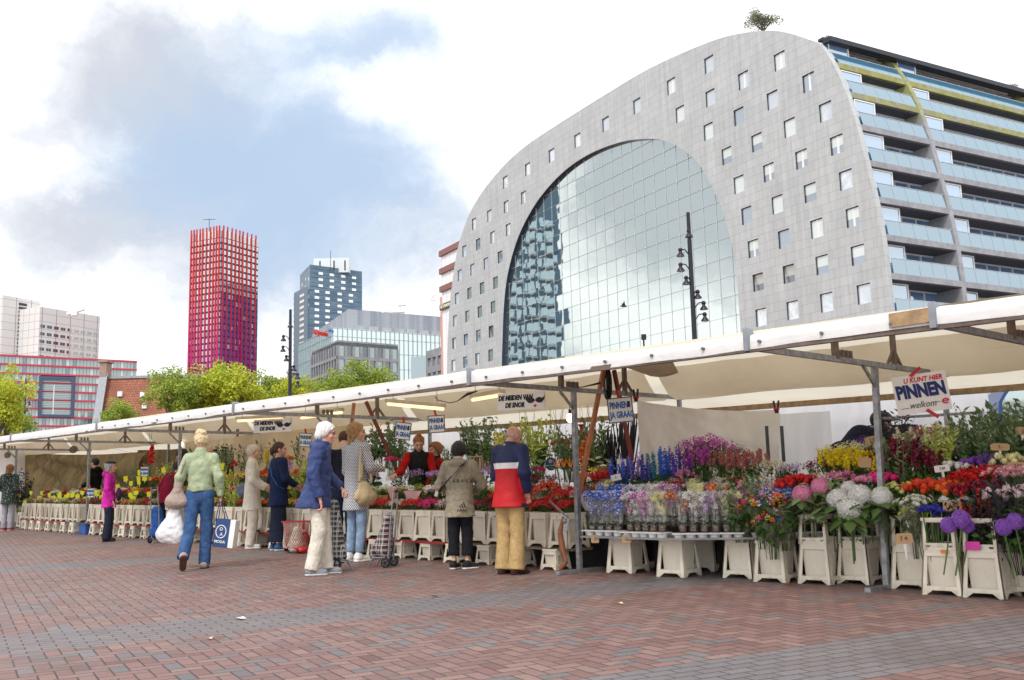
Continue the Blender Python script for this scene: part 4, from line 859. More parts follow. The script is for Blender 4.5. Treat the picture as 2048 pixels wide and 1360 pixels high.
def bucket(u,v,h,lb,me=None,group=None,dr=0.,name='flower_bucket',sc=1.):
    o=link(name,me or BK); o.location=tuple(W(u,v,h)); o.rotation_euler=(0,0,RZ+dr); o.scale=(sc,sc,sc); tag(o,lb,'bucket',group); return o
GB='cream plastic buckets of the flower stalls'
# near right: four bucket towers with collars
def uvof(px_,py_): u,v,_=uvh(gp(px_,py_)); return u,v
NEAR=[((2040,1192),'behind the purple alliums, cut by the right border',1,.2),((1972,1196),'holding the purple alliums, nearest of all',1,.0),((1888,1190),'holding the blue agapanthus, with orange sticker',1,.05),((1822,1178),'with the wrapped white mums and a price card in front',1,.1),((1712,1168),'under the white hydrangeas left of the near post',1,0),((1633,1168),'under the pink hydrangea',1,.05),((1542,1164),'filled with mixed wildflower bouquets',0,.12),((1478,1156),'with collar, left of the mixed bouquets',1,.1)]
for (px_,py_),lb,col,dr in NEAR:
    u,v=uvof(px_,py_); v+=.12; bucket(u,v,0,'cream bucket '+lb,dr=dr,group=GB)
    if col: bucket(u,v,.375,'open collar, bucket '+lb,BC,'open collars set on the buckets',dr,'bucket_collar',1.0)
m=MB(); m.box(-.06,.06,-.004,0,0,.07); u,v=uvof(1972,1196); q=thing('pink_sticker','torn pink sticker on the collar of the allium bucket','sticker',W(u+.05,v-.045,.39),RZ); m.build('paper',mat('pink_paper',(.75,.06,.4),.5),q)
u,v=uvof(1888,1190); m=MB(); m.box(-.03,.03,-.004,0,0,.03); q=thing('orange_sticker','small orange sticker on the agapanthus bucket rim','sticker',W(u-.06,v-.055,.355),RZ); m.build('paper',mat('orange_paper',(.8,.25,.03),.5),q)
# table legs of buckets under the orchid table
for (px_,py_),lb in (((1240,1146),'left one carrying the orchid table'),((1342,1154),'dirty corner one carrying the orchid table'),((1403,1142),'right rear one carrying the orchid table')):
    u,v=uvof(px_,py_); bucket(u,v+.14,0,'cream bucket, '+lb,sc=.985,group=GB,dr=.1)
# long bench rows
M_bench=mat('bench_plank',(.22,.17,.12),.7,var=.2,vs=10); M_bred=mat('red_plank',(.38,.03,.03),.6)
for k,(u0,u1,lb) in enumerate(((.15,4.9,'under the red gerberas'),(5.3,10.1,'behind the pale coat and white haired man'),(10.5,15.,'with red edge under the far yellow price cards'),(15.5,19.6,'far one below the burlap swag'))):
    q=thing('display_bench','low plank bench, '+lb,'bench',W((u0+u1)/2,.22,0),RZ,'plank benches'); L2=(u1-u0)/2; uc=(u0+u1)/2
    z=lambda u:W(u,.22)[2]-W(uc,.22)[2]
    m=MB()
    m.bar((-L2,0,.235+z(u1)*0+z(uc+L2)),(L2,0,.235+z(uc-L2)),.34,.03); m.build('plank',M_bench,q)
    m=MB(); m.bar((-L2,-.19,.232+z(uc+L2)),(L2*(.1 if k==0 else .6),-.19,.232+z(uc-L2*(.1 if k==0 else .6))),.02,.03); m.build('edge_strip',M_bred,q)
    # stepped shelves behind
    for v_,h_ in ((.62,.50),(1.05,.72),(1.5,.9)):
        m=MB(); m.bar((-L2,v_-.22,h_+z(uc+L2)),(L2,v_-.22,h_+z(uc-L2)),.42,.03); m.build('shelf',M_bench,q)
        m=MB(); m.bar((-L2,v_-.2,h_/2+z(uc+L2)),(L2,v_-.2,h_/2+z(uc-L2)),.02,h_-.02); m.build('riser',M_blk,q)
for k,(u0,u1,v_,h_,lb) in enumerate(((-3.1,-.3,1.2,.52,'behind the orchid table'),(-3.1,-.4,1.6,.74,'second tier behind the orchid table'),(-6.,-3.5,1.15,.5,'under the red and pink mums at the right'),(-6.,-3.5,1.55,.74,'second tier at the right border'),(-6.,-3.5,2.,.95,'third tier at the right border'))):
    q=thing('flower_shelf','dark shelf '+lb,'shelf',W((u0+u1)/2,v_,0),RZ,'dark stepped shelves'); L2=(u1-u0)/2; m=MB(); m.box(-L2,L2,-.28,.28,h_-.03,h_); m.build('board',M_bench,q); m=MB(); m.box(-L2,L2,-.26,-.24,.0,h_-.03); m.build('riser',M_blk,q)
BR=[]   # bucket row spots (u, v, h)
def row(u0,u1,n,v,h,me,lbf,grp=GB,sc=1.,name='flower_bucket'):
    out=[]; rnd=random.Random(int(u0*10)+int(h*100))
    for i in range(n):
        u=u0+(u1-u0)*i/(n-1); vv=v+rnd.uniform(-.02,.02); bucket(u,vv,h,lbf(i),me,grp,rnd.uniform(-.13,.13),name,sc); out.append((u,vv,h))
    return out
R1=row(.33,4.75,13,.2,.25,BK,lambda i:'front row bucket on the gerbera bench, %s from the steel post beside the orchids'%ORD[i])
R2=row(5.45,9.95,13,.2,.25,BK,lambda i:'front row bucket on the middle bench, %s counted leftwards from the hidden post'%ORD[i])
R3=row(10.6,14.9,13,.2,.25,BK,lambda i:'front row bucket below the yellow cards, %s counted leftwards from the bomber jacket'%ORD[i])
R4=row(15.7,19.4,11,.2,.25,BK,lambda i:'front row bucket below the burlap swag, %s counted leftwards'%ORD[i])
row(15.9,19.2,7,.12,.0,BL,lambda i:'squat bucket under the last bench, %s counted leftwards'%ORD[i],'squat buckets under the benches',.86,'low_bucket')
u,v=uvof(50,1056); R5=row(u-.5,u+.3,3,v+.1,0,BK,lambda i:'bucket beside the dotted coat, %s from the right'%ORD[i])
row(.5,4.6,8,.12,.0,BL,lambda i:'squat bucket under the gerbera bench, %s from the steel post'%ORD[i],'squat buckets under the benches',.86,'low_bucket')
row(5.6,9.8,8,.12,.0,BL,lambda i:'squat bucket under the middle bench, %s counted leftwards'%ORD[i],'squat buckets under the benches',.86,'low_bucket')
row(10.8,14.6,8,.12,.0,BL,lambda i:'squat bucket under the far bench, %s counted leftwards'%ORD[i],'squat buckets under the benches',.86,'low_bucket')
q=thing('blue_crate','blue plastic crate under the far bench near the left end','crate',W(15.05,.1,0),RZ); m=MB(); m.box(-.2,.2,-.15,.15,.0,.22); m.box(-.22,.22,-.17,.17,.2,.23); m.build('crate_body',mat('blue_plastic',(.02,.09,.33),.5),q)
# orchid table with white trays
q=thing('orchid_table','grey topped table on cream buckets carrying trays of wrapped orchids','table',W(-.05,.05,0),RZ)
TP=[uvof(1157,1150),uvof(1340,1150)]
cor=[onu(1158,1072,0.)]  # front left corner
m=MB(); c0=(.02,-.02); A2=W(-.05,.05,0)
def TL(u,v): return (-(u+.05),v-.05)
Tpoly=[TL(-.05,-.02),TL(-1.28,-.10),TL(-2.0,.30),TL(-2.6,.75),TL(-2.6,1.1),TL(-.05,1.1)]
m.prism(Tpoly,.385,.405,'z'); m.build('table_top',mat('table_grey',(.28,.29,.31),.5),q)
m=MB(); 
M_tray=mat('white_tray',(.78,.78,.76),.4)
def tray(q_,u0,v0,u1,v1,n,h,lb):
    o=thing('pot_tray',lb,'tray',W(u0,v0,h),RZ,'white pot trays on the orchid table'); m=MB(); a=Vector((0,0,0)); b=Vector((u0-u1,v1-v0,0)); m.bar(a+Vector((0,0,.055)),b+Vector((0,0,.055)),.17,.012)
    nn=max(1,int(n))
    for i in range(nn): c=a+(b-a)*((i+.5)/nn); m.cyl((c.x,c.y,0),(c.x,c.y,.055),.047,.058,10)
    m.build('cups',M_tray,o)
tray(q,-.06,.07,-.62,.045,4,.407,'white cup tray under the blue orchids'); tray(q,-.64,.045,-1.26,-.01,5,.407,'white cup tray under the pink orchids at the table corner'); tray(q,-1.32,.02,-1.95,.38,6,.407,'white cup tray along the slanted side of the table'); tray(q,-2.0,.42,-2.55,.83,6,.407,'last white cup tray at the back of the slanted side')
# leather strap and iron clamp at the second post
q=thing('leather_strap','brown leather strap with iron clamp hanging on the second post','strap',W(.05,-.08,.0),RZ); m=MB(); m.tube([(-.08,-.02,.62),(-.12,-.04,.45),(-.1,-.03,.25),(-.06,-.02,.12),(-.13,-.05,.04)],[.012,.03,.035,.025,.03],8); m.build('strap',mat('leather',(.26,.10,.05),.5),q); m=MB(); m.bar((-.02,0,.6),(-.3,-.02,.8),.015,.02); m.bar((-.02,0,.6),(-.05,-.02,.45),.02,.03); m.ball((-.06,-.02,.57),.03); m.build('clamp',M_gal,q)

for i,(u,v) in enumerate(((.33,.2),(1.43,.2),(1.8,.2),(3.64,.2),(2.17,.2))):
    q=thing('paper_label','small white and blue paper label on a front row bucket, %s from the orchids'%ORD[i],'label',W(u+.02,v-.155,.25+.345),RZ); m=MB(); m.box(-.045,.045,-.003,0,-.018,.018); m.k=1; m.box(-.035,.02,-.0045,-.0031,-.004,.006); m.build('paper',[M_sign,M_blue],q)
# ------------------------------------------------ flowers
M_leaf=mat('flower_leaf',rough=.5,fn=lambda t,v,b:t.ramp(t.new('ShaderNodeNewGeometry').outputs['Random Per Island'],[(.0,(.022,.06,.014)),(.5,(.06,.13,.025)),(1.,(.11,.18,.04))]),trans=.2,var=0)
M_cel=bpy.data.materials.new('cellophane'); M_cel.use_nodes=True; t=NT(M_cel.node_tree); t.n.clear()
gl=t.new('ShaderNodeBsdfGlossy',{'Color':(1,1,1,1),'Roughness':.12}); bn=t.new('ShaderNodeBump',{'Strength':.9,'Distance':.02}); t.set(bn.inputs['Height'],t.noise(t.vec(),22.,3)); t.set(gl.inputs['Normal'],bn.outputs[0])
tp=t.new('ShaderNodeBsdfTransparent'); mx=t.new('ShaderNodeMixShader',{0:.13,1:tp.outputs[0],2:gl.outputs[0]}); o=t.n.new('ShaderNodeOutputMaterial'); t.l.new(mx.outputs[0],o.inputs[0])
M_stem=mat('flower_stem',(.10,.19,.045),.5)
CO={'red':(.58,.008,.012),'crimson':(.40,.005,.03),'magenta':(.68,.012,.20),'pink':(.78,.25,.42),'pale_pink':(.82,.55,.58),'orange':(.80,.17,.015),'red_orange':(.70,.05,.012),'yellow':(.85,.56,.01),'pale_yellow':(.82,.74,.36),'white':(.84,.84,.80),'blue':(.035,.13,.62),'deep_blue':(.05,.05,.42),'purple':(.20,.05,.45),'allium':(.36,.15,.62),'lilac':(.45,.28,.62),'burgundy':(.20,.008,.045),'teal':(.03,.25,.35),'rust':(.42,.09,.03),'lime':(.42,.50,.10),'dusty_rose':(.45,.16,.15),'orchid_purple':(.52,.08,.42),'beige':(.70,.62,.45),'lemon':(.80,.80,.25),'dark':(.03,.025,.035),'sage':(.14,.21,.09),'brown':(.10,.06,.035)}
def petal_mat(c):
    col=CO[c]; return mat('petal_'+c,rough=.55,fn=lambda t,v,b:t.mix(t.new('ShaderNodeNewGeometry').outputs['Random Per Island'],tuple(x*.8 for x in col),tuple(min(.92,x*1.5+.01) for x in col)),trans=.18,var=.12,vs=25)
M_eyec=mat('flower_eye',(.045,.03,.015),.7,var=0)
def dome_(n,R,rnd,flat=.55,jit=.012):
    out=[]
    for i in range(n):
        r=R*math.sqrt((i+.5)/n); a=i*2.39996+rnd.random()*.3; z=flat*R*math.sqrt(max(0,1-(r/R)**2*.95)); d=Vector((math.cos(a)*r/R,math.sin(a)*r/R,.75)).normalized()
        out.append((Vector((math.cos(a)*r+rnd.gauss(0,jit),math.sin(a)*r+rnd.gauss(0,jit),z+rnd.gauss(0,jit))),d))
    return out
def gerb(m,p,d,r,rnd,k=12,eye=1,cup=.25):
    e=d.orthogonal().normalized(); g=d.cross(e); a0=rnd.random(); m.k=0; vs=[];fs=[]
    for layer in (0,1):
        rr=r*(1-.3*layer)
        for i in range(k):
            a=a0+(i+layer*.5)*6.2832/k; w=3.3/k
            def Q(rad,an,h): return p+(e*math.cos(an)+g*math.sin(an))*rad+d*(h+.006*layer)
            b=len(vs); vs+= [Q(rr*.18,a,0),Q(rr*.7,a-w*.5,cup*rr*.5),Q(rr,a,cup*rr*rnd.uniform(.2,.9)),Q(rr*.7,a+w*.5,cup*rr*.5)]; fs.append((b,b+1,b+2,b+3))
    m.add(vs,fs)
    if eye: m.k=eye; m.cyl(p+d*.002,p+d*.012,r*.26,r*.16,6); m.k=0
def stems(m,R,n,L,rnd,r=.0028):
    for i in range(n): a=rnd.random()*6.28; q=R*rnd.random(); m.cyl((math.cos(a)*q*.75,math.sin(a)*q*.75,.02),(math.cos(a)*q*.45,math.sin(a)*q*.45,-L),r,r,4,False)
FC={}
def flower_parts(kind,c,seed=0):
    k=(kind,c,seed)
    if k in FC: return FC[k]
    rnd=random.Random(hash((kind,seed))%999 if False else len(FC)*7+seed); g=MB(); b=MB(); pm=petal_mat(c); mats=[pm,M_eyec]; HH=[]
    def dome(*a,**k_): r_=dome_(*a,**k_); HH.extend(p for p,d in r_); return r_
    if kind=='gerbera':
        for p,d in dome(21,.17,rnd,.5): gerb(b,p,d,rnd.uniform(.050,.062),rnd)
        stems(g,.15,18,.34,rnd,.004)
    elif kind=='daisy':
        mats=[pm,petal_mat('lemon')]
        for p,d in dome(34,.16,rnd,.5): gerb(b,p,d,rnd.uniform(.026,.036),rnd,9)
        leafball(g,(0,0,-.06),.13,90,.03,rnd,(1,1,.7)); stems(g,.14,10,.32,rnd)
    elif kind=='carnation':
        for p,d in dome(26,.16,rnd,.45): leafball(b,p,.026,24,.014,rnd)
        leafball(g,(0,0,-.07),.13,70,.03,rnd,(1,1,.6)); stems(g,.14,16,.32,rnd)
    elif kind=='rose':
        for p,d in dome(20,.15,rnd,.45): b.ball(p,.024,7,5,(1,1,1.1)); gerb(b,p+d*.006,d,.027,rnd,5,0,1.2)
        leafball(g,(0,0,-.09),.13,80,.035,rnd,(1,1,.8)); stems(g,.13,14,.32,rnd)
    elif kind=='filler':
        for p,d in dome(16,.15,rnd,.6): leafball(b,p,.045,26,.010,rnd,(1,1,1),.2)
        leafball(g,(0,0,-.05),.14,120,.022,rnd,(1,1,.9)); stems(g,.14,14,.32,rnd)
    elif kind=='plume':
        for p,d in dome(13,.16,rnd,.4):
            for j in range(6): leafball(b,p+Vector((rnd.gauss(0,.006),rnd.gauss(0,.006),-.02+j*.022)),.026*(1-j*.12),16,.012,rnd,(1,1,1),.3)
        leafball(g,(0,0,-.1),.14,80,.03,rnd,(1,1,.8)); stems(g,.14,14,.32,rnd)
    elif kind=='spike':
        for i in range(13):
            a=rnd.random()*6.28; q=.13*math.sqrt(rnd.random()); x,y=math.cos(a)*q,math.sin(a)*q; h=rnd.uniform(.18,.34)
            for j in range(int(h/.022)): 
                f=j*.022; leafball(b,(x*(1+f),y*(1+f),f-.05),.022*(1-.55*f/h),8,.012,rnd)
            g.cyl((x*.6,y*.6,-.32),(x,y,0),.003,.003,4,False)
        leafball(g,(0,0,-.12),.12,70,.04,rnd,(1,1,.9))
    elif kind=='foliage':
        mats=[pm]
        for i in range(26):
            a=rnd.random()*6.28; q=.1*math.sqrt(rnd.random()); lean=rnd.uniform(.1,.9); x,y=math.cos(a),math.sin(a); h=rnd.uniform(.18,.36)
            P0=Vector((x*q*.5,y*q*.5,-.25)); P1=Vector((x*(q+lean*.16),y*(q+lean*.16),h-.02)); b.cyl(P0,P1,.003,.002,4,False)
            for j in range(9):
                f=.35+.65*j/8; p=P0.lerp(P1,f); d=Vector((rnd.gauss(0,1),rnd.gauss(0,1),.8)).normalized(); e=d.orthogonal().normalized(); s=rnd.uniform(.03,.05)
                b.add([p,p+d*s*.6+e*s*.3,p+d*s*1.4,p+d*s*.6-e*s*.3],[(0,1,2,3)])
        leafball(g,(0,0,-.02),.13,90,.035,rnd,(1,1,.9))
    elif kind=='big_leaf':
        for i in range(16):
            a=rnd.random()*6.28; r=rnd.uniform(.05,.16); p=Vector((math.cos(a)*r,math.sin(a)*r,rnd.uniform(-.08,.1))); d=Vector((math.cos(a),math.sin(a),rnd.uniform(-.6,.7))).normalized(); e=Vector((-math.sin(a),math.cos(a),0)); s=rnd.uniform(.10,.16)
            b.add([p,p+d*s*.45+e*s*.33,p+d*s+Vector((0,0,-.02)),p+d*s*.45-e*s*.33,p+d*s*.5+Vector((0,0,.012))],[(0,1,4),(1,2,4),(2,3,4),(3,0,4)],True)
        g.cyl((0,0,-.3),(0,0,0),.006,.006,5)
    elif kind=='hydrangea':
        for i in range(105):
            z=1-1.55*(i+.5)/105; r=math.sqrt(max(0,1-z*z)); a=i*2.39996; d=Vector((math.cos(a)*r,math.sin(a)*r,z)); R=.078*rnd.uniform(.95,1.07); gerb(b,d*R,d,.023,rnd,4,0,.12)
        b.ball((0,0,-.005),.068,10,8)
        for i in range(9):
            a=i*.7+rnd.random()*.3; d=Vector((math.cos(a),math.sin(a),rnd.uniform(-.7,.25))).normalized(); e=Vector((-math.sin(a),math.cos(a),0)); p=d*.045+Vector((0,0,-.045)); s=rnd.uniform(.11,.15)
            g.add([p,p+d*s*.5+e*s*.34,p+d*s+Vector((0,0,-.03)),p+d*s*.5-e*s*.34,p+d*s*.5+Vector((0,0,.014))],[(0,1,4),(1,2,4),(2,3,4),(3,0,4)],True)
        g.cyl((0,0,-.35),(0,0,-.03),.006,.006,5)
    elif kind=='allium':
        for i in range(230):
            z=1-2*(i+.5)/230; r=math.sqrt(1-z*z); a=i*2.39996; d=Vector((math.cos(a)*r,math.sin(a)*r,z)); gerb(b,d*.051*rnd.uniform(.88,1.08),d,.0125,rnd,5,0,.6)
        b.k=2; b.ball((0,0,0),.036,10,8); mats=[petal_mat('allium'),M_eyec,petal_mat('purple')]; g.tube([(0,0,-.04),(.03,.02,-.2),(.06,.05,-.36)],.006,5)
    elif kind=='agapanthus':
        for i in range(9):
            a=i*2.4; q=.03+.085*math.sqrt(i/9); c0=Vector((math.cos(a)*q,math.sin(a)*q,rnd.uniform(0,.05)))
            for j in range(40):
                d=Vector((rnd.gauss(0,1),rnd.gauss(0,1),abs(rnd.gauss(0,.9))+.1)).normalized(); e=d.orthogonal().normalized(); b.add([c0,c0+d*.03+e*.007,c0+d*.046,c0+d*.03-e*.007],[(0,1,2,3)])
            g.cyl(c0,(c0.x*.45,c0.y*.45,-.42),.0045,.0045,5,False)
    elif kind=='orchid':
        for s_ in range(3):
            a=rnd.random()*6.28; x,y=math.cos(a),math.sin(a); pts=[Vector((0,0,-.26)),Vector((x*.01,y*.01,-.1)),Vector((x*.03,y*.03,.03)),Vector((x*.09,y*.09,.075)),Vector((x*.14,y*.14,.05))]
            g.tube(pts,.0028,4)
            for j in range(8):
                f=j/7*3.; i0=min(int(f)+1,3); p=pts[i0].lerp(pts[i0+1],min(1,f-i0+1 if f<3 else 1)) if i0<4 else pts[4]; p=p+Vector((rnd.gauss(0,.018),rnd.gauss(0,.018),rnd.gauss(0,.015)))
                d=Vector((rnd.gauss(0,.6),-1,rnd.gauss(0,.3))).normalized(); gerb(b,p,d,.037,rnd,5,1,.15)
        for i in range(6): a=i*1.1; d=Vector((math.cos(a),math.sin(a),.35)).normalized(); e=Vector((-math.sin(a),math.cos(a),0)); p=Vector((0,0,-.25)); g.add([p,p+d*.06+e*.025,p+d*.13,p+d*.06-e*.025],[(0,1,2,3)])
        b.k=2; b.lathe([(.032,-.33),(.045,-.25),(.0,-.252)],10); mats=[pm,petal_mat('white'),mat('dark_pot',(.10,.06,.05),.6)]
        b.k=3; b.lathe([(.045,-.3),(.06,-.15),(.085,.0),(.10,.10)],9); mats.append(M_cel)
    elif kind=='sleeve':      # bunch wrapped in a cellophane cone
        for p,d in dome(15,.09,rnd,.7): leafball(b,p,.03,20,.013,rnd,(1,1,1),.2)
        leafball(g,(0,0,-.06),.08,80,.03,rnd,(1,1,1.4)); stems(g,.05,8,.3,rnd)
        b.k=2; b.lathe([(.03,-.28),(.065,-.12),(.10,.02),(.118,.10)],8); mats=[pm,M_eyec,M_cel]
    elif kind=='calla':
        for i in range(4):
            a=rnd.random()*6.28; x,y=math.cos(a)*.08,math.sin(a)*.08; z=rnd.uniform(-.05,.08); b.lathe([(.004,z-.05),(.018,z-.02),(.022,z+.01),(.045,z+.035)],7,(x,y,0)); g.cyl((x*.4,y*.4,-.4),(x,y,z-.05),.004,.004,5,False)
    elif kind=='strelitzia':
        for i in range(3):
            x=(i-1)*.09; z=rnd.uniform(-.03,.05); g.tube([(x*.4,0,-.35),(x,0,z),(x-.10,-.02,z+.01)],[.006,.009,.003],6)
            for a in (-.5,-.1,.35): p=Vector((x,0,z)); d=Vector((math.sin(a),-.1,math.cos(a))); e=Vector((.7,0,0))*.012; b.add([p-e,p+d*.07-e,p+d*.13,p+d*.07+e,p+e],[(0,1,2,3,4)])
    elif kind=='twig':
        for i in range(7):
            a=rnd.random()*6.28; p=Vector((math.cos(a)*.04,math.sin(a)*.04,-.3)); pts=[p]
            for j in range(9): p=p+Vector((rnd.gauss(math.cos(a)*.012,.014),rnd.gauss(math.sin(a)*.012,.014),.075)); pts.append(p)
            b.tube(pts,[.005-.0004*j for j in range(10)],4)
        g.cyl((0,0,-.3),(0,0,-.1),.01,.01,4)
    elif kind=='reed':
        for i in range(34):
            a=rnd.random()*6.28; q=.1*rnd.random(); ln=rnd.uniform(.1,.3); x,y=math.cos(a)*q,math.sin(a)*q; b.cyl((x*.6,y*.6,-.3),(x*1.6+.02,y*1.6,ln),.006,.005,4)
        g.cyl((0,0,-.3),(0,0,-.1),.01,.01,4)
    elif kind=='mixed':
        cols=['orange','lilac','magenta','lemon','white','blue','pink']; mats=[petal_mat(x) for x in cols]+[M_cel]
        for i,(p,d) in enumerate(dome(30,.15,rnd,.7,.02)):
            b.k=i%7; s=rnd.uniform(.018,.034)
            if i%3==0: kk=b.k; gerb(b,p,d,s*1.25,rnd,8,0); b.k=kk
            else: leafball(b,p,s,16,.011,rnd,(1,1,1.3),.2)
        leafball(g,(0,0,-.03),.14,190,.035,rnd,(1,1,1.1)); stems(g,.13,20,.3,rnd)
        b.k=7; b.lathe([(.05,-.25),(.10,-.1),(.15,.02)],9)
    elif kind=='berry':
        for i in range(60): 
            a=rnd.random()*6.28; q=.12*math.sqrt(rnd.random()); b.ball((math.cos(a)*q,math.sin(a)*q,rnd.uniform(-.16,.18)),.011,6,4)
        leafball(g,(0,0,0),.14,170,.035,rnd,(1,1,1.4),.1); stems(g,.1,10,.34,rnd,.004)
    elif kind=='sunflower':
        mats=[pm,M_eyec]
        for p,d in dome(11,.15,rnd,.5): gerb(b,p,d,.06,rnd,14)
        leafball(g,(0,0,-.08),.14,90,.04,rnd,(1,1,.7)); stems(g,.14,10,.32,rnd,.004)
    if kind in('calla','strelitzia','twig','reed','big_leaf','spike','berry'): HH+= [Vector((math.cos(i*1.05)*.09,math.sin(i*1.05)*.09,-.02)) for i in range(6)]
    if kind=='berry': HH+= [Vector(b.v[i]) for i in range(0,len(b.v),35)]
    b.k=len(mats); mats.append(M_stem)
    for p in HH: b.cyl(p,(p.x*.2,p.y*.2,-.15),.0022,.0022,3,False)
    FC[k]=(g.mesh('leaves',[M_leaf] if kind not in('gerbera','agapanthus','allium') else [M_stem]) if g.v else None, b.mesh('blooms',mats)); return FC[k]
KN={'plume':'feathery plume','filler':'fine filler','spike':'spiky','big_leaf':'big leaf','sleeve':'wrapped','mixed':'mixed bouquet'}
def flower(pos,kind,c,lb,seed=0,s=1.,rot=None,grp=None,tilt=0.,cat='flowers',sz=None):
    g,b=flower_parts(kind,c,seed); q=thing('flower_bunch' if kind not in('hydrangea','allium','orchid') else {'hydrangea':'hydrangea','allium':'allium','orchid':'potted_orchid'}[kind],lb,cat,pos,RZ+(random.uniform(-.5,.5) if rot is None else rot),grp)
    q.scale=(s,s,s*(sz or 1)); q.rotation_euler[1]=tilt
    if g: link('leaves',g,q)
    link('blooms',b,q); return q
def fpx(px,py,v,kind,c,lb,**k): return flower(onv(px,py,v),kind,c,lb,**k)
RW1=[('gerbera','red'),('gerbera','red'),('gerbera','red'),('gerbera','crimson'),('filler','burgundy'),('gerbera','magenta'),('filler','pale_pink'),('gerbera','magenta'),('gerbera','red'),('daisy','pale_pink'),('gerbera','red'),('gerbera','magenta'),('carnation','crimson')]
NMK={'gerbera':'gerberas','filler':'filler flowers','daisy':'daisies','carnation':'carnations','rose':'roses','plume':'plumes','spike':'flower spikes','sunflower':'sunflowers','foliage':'foliage','mixed':'mixed flowers','berry':'berries','big_leaf':'leaves','sleeve':'wrapped bunch'}
def rowf(spots,ks,dz,where,s=1.05,grp=None,seeds=2,s_=None):
    for i,(u,v,h) in enumerate(spots):
        kd,c=ks[i%len(ks)]; flower(W(u+random.uniform(-.02,.02),v,h+dz),kd,c,'%s %s, %s, %s'%(c.replace('_',' '),NMK.get(kd,kd),ORD[i%20],where),seed=i%seeds,s=s,grp=grp)
rowf(R1,RW1,.44,'from the steel post in the front row')
rowf(R2,[('filler','dusty_rose'),('gerbera','magenta'),('carnation','pink'),('daisy','yellow'),('filler','burgundy'),('rose','orange'),('filler','pale_pink'),('gerbera','crimson'),('foliage','lime'),('filler','burgundy'),('sunflower','yellow'),('sunflower','yellow'),('filler','rust')],.44,'in the middle bench front row')
rowf(R3,[('filler','rust'),('filler','dusty_rose'),('foliage','lime'),('filler','beige'),('rose','crimson'),('filler','rust'),('filler','lime'),('rose','orange'),('filler','beige'),('filler','dusty_rose'),('filler','lime'),('filler','burgundy'),('filler','rust')],.42,'in the far bench front row')
rowf(R4,[('filler','rust'),('filler','beige'),('filler','burgundy'),('filler','lime'),('daisy','white'),('filler','dusty_rose'),('filler','beige')],.42,'in the row below the burlap swag')
rowf(R5,[('filler','yellow'),('daisy','white'),('filler','yellow')],.42,'beside the dotted coat')
def tier(u0,u1,n,v,h,ks,where,s=1.1,dz=.0,g=None):
    rowf([(u0+(u1-u0)*(i+.5)/n,v+random.uniform(-.05,.05),h) for i in range(n)],ks,dz,where,s=s,grp=g)
tier(1.8,5.0,9,.62,.86,[('filler','pale_yellow'),('filler','lime'),('daisy','white'),('filler','pale_yellow'),('rose','pale_pink'),('filler','lime')],'on the second step below the sellers')
tier(2.6,5.0,6,1.1,1.08,[('filler','lilac'),('filler','lime'),('filler','pale_pink'),('rose','lilac')],'on the third step beside the sellers')
for i,(x,y,s_) in enumerate(((742,905,1.3),(768,897,1.35),(795,905,1.2),(822,918,1.),(900,925,.8))): fpx(x,y,1.6,'foliage','sage','eucalyptus greens between the patterned coat and the sellers, %s from the left'%ORD[i],s=s_,seed=i%2)
tier(5.4,10.1,13,.62,.90,[('gerbera','orange'),('filler','burgundy'),('sunflower','yellow'),('rose','magenta'),('foliage','lime'),('daisy','yellow'),('rose','orange')],'on the second middle step')
tier(5.4,10.1,12,1.1,1.15,[('spike','lilac'),('rose','orange'),('gerbera','red_orange'),('rose','magenta'),('sunflower','yellow'),('foliage','lime'),('carnation','red')],'on the third middle step')
tier(8.3,10.2,5,1.6,1.45,[('foliage','sage'),('rose','orange'),('foliage','sage'),('spike','yellow')],'behind the green bomber jacket',1.3)
tier(10.4,15.,14,.62,.88,[('rose','red'),('filler','rust'),('daisy','orange'),('filler','yellow'),('carnation','crimson'),('rose','pale_pink'),('filler','beige')],'on the second far step')
tier(10.4,15.,12,1.1,1.12,[('rose','orange'),('foliage','lime'),('carnation','red'),('daisy','yellow'),('filler','rust'),('foliage','sage')],'on the third far step')
tier(10.5,13.2,7,1.6,1.38,[('foliage','sage'),('rose','red'),('foliage','sage'),('foliage','dark')],'on the top far step',1.35)
tier(15.4,19.4,12,.62,.85,[('filler','rust'),('daisy','white'),('filler','beige'),('rose','crimson')],'on the last far step')
flower(W(21.2,.5,.8),'foliage','dark','tall dark leafy plant beside the dotted coat',s=1.8)
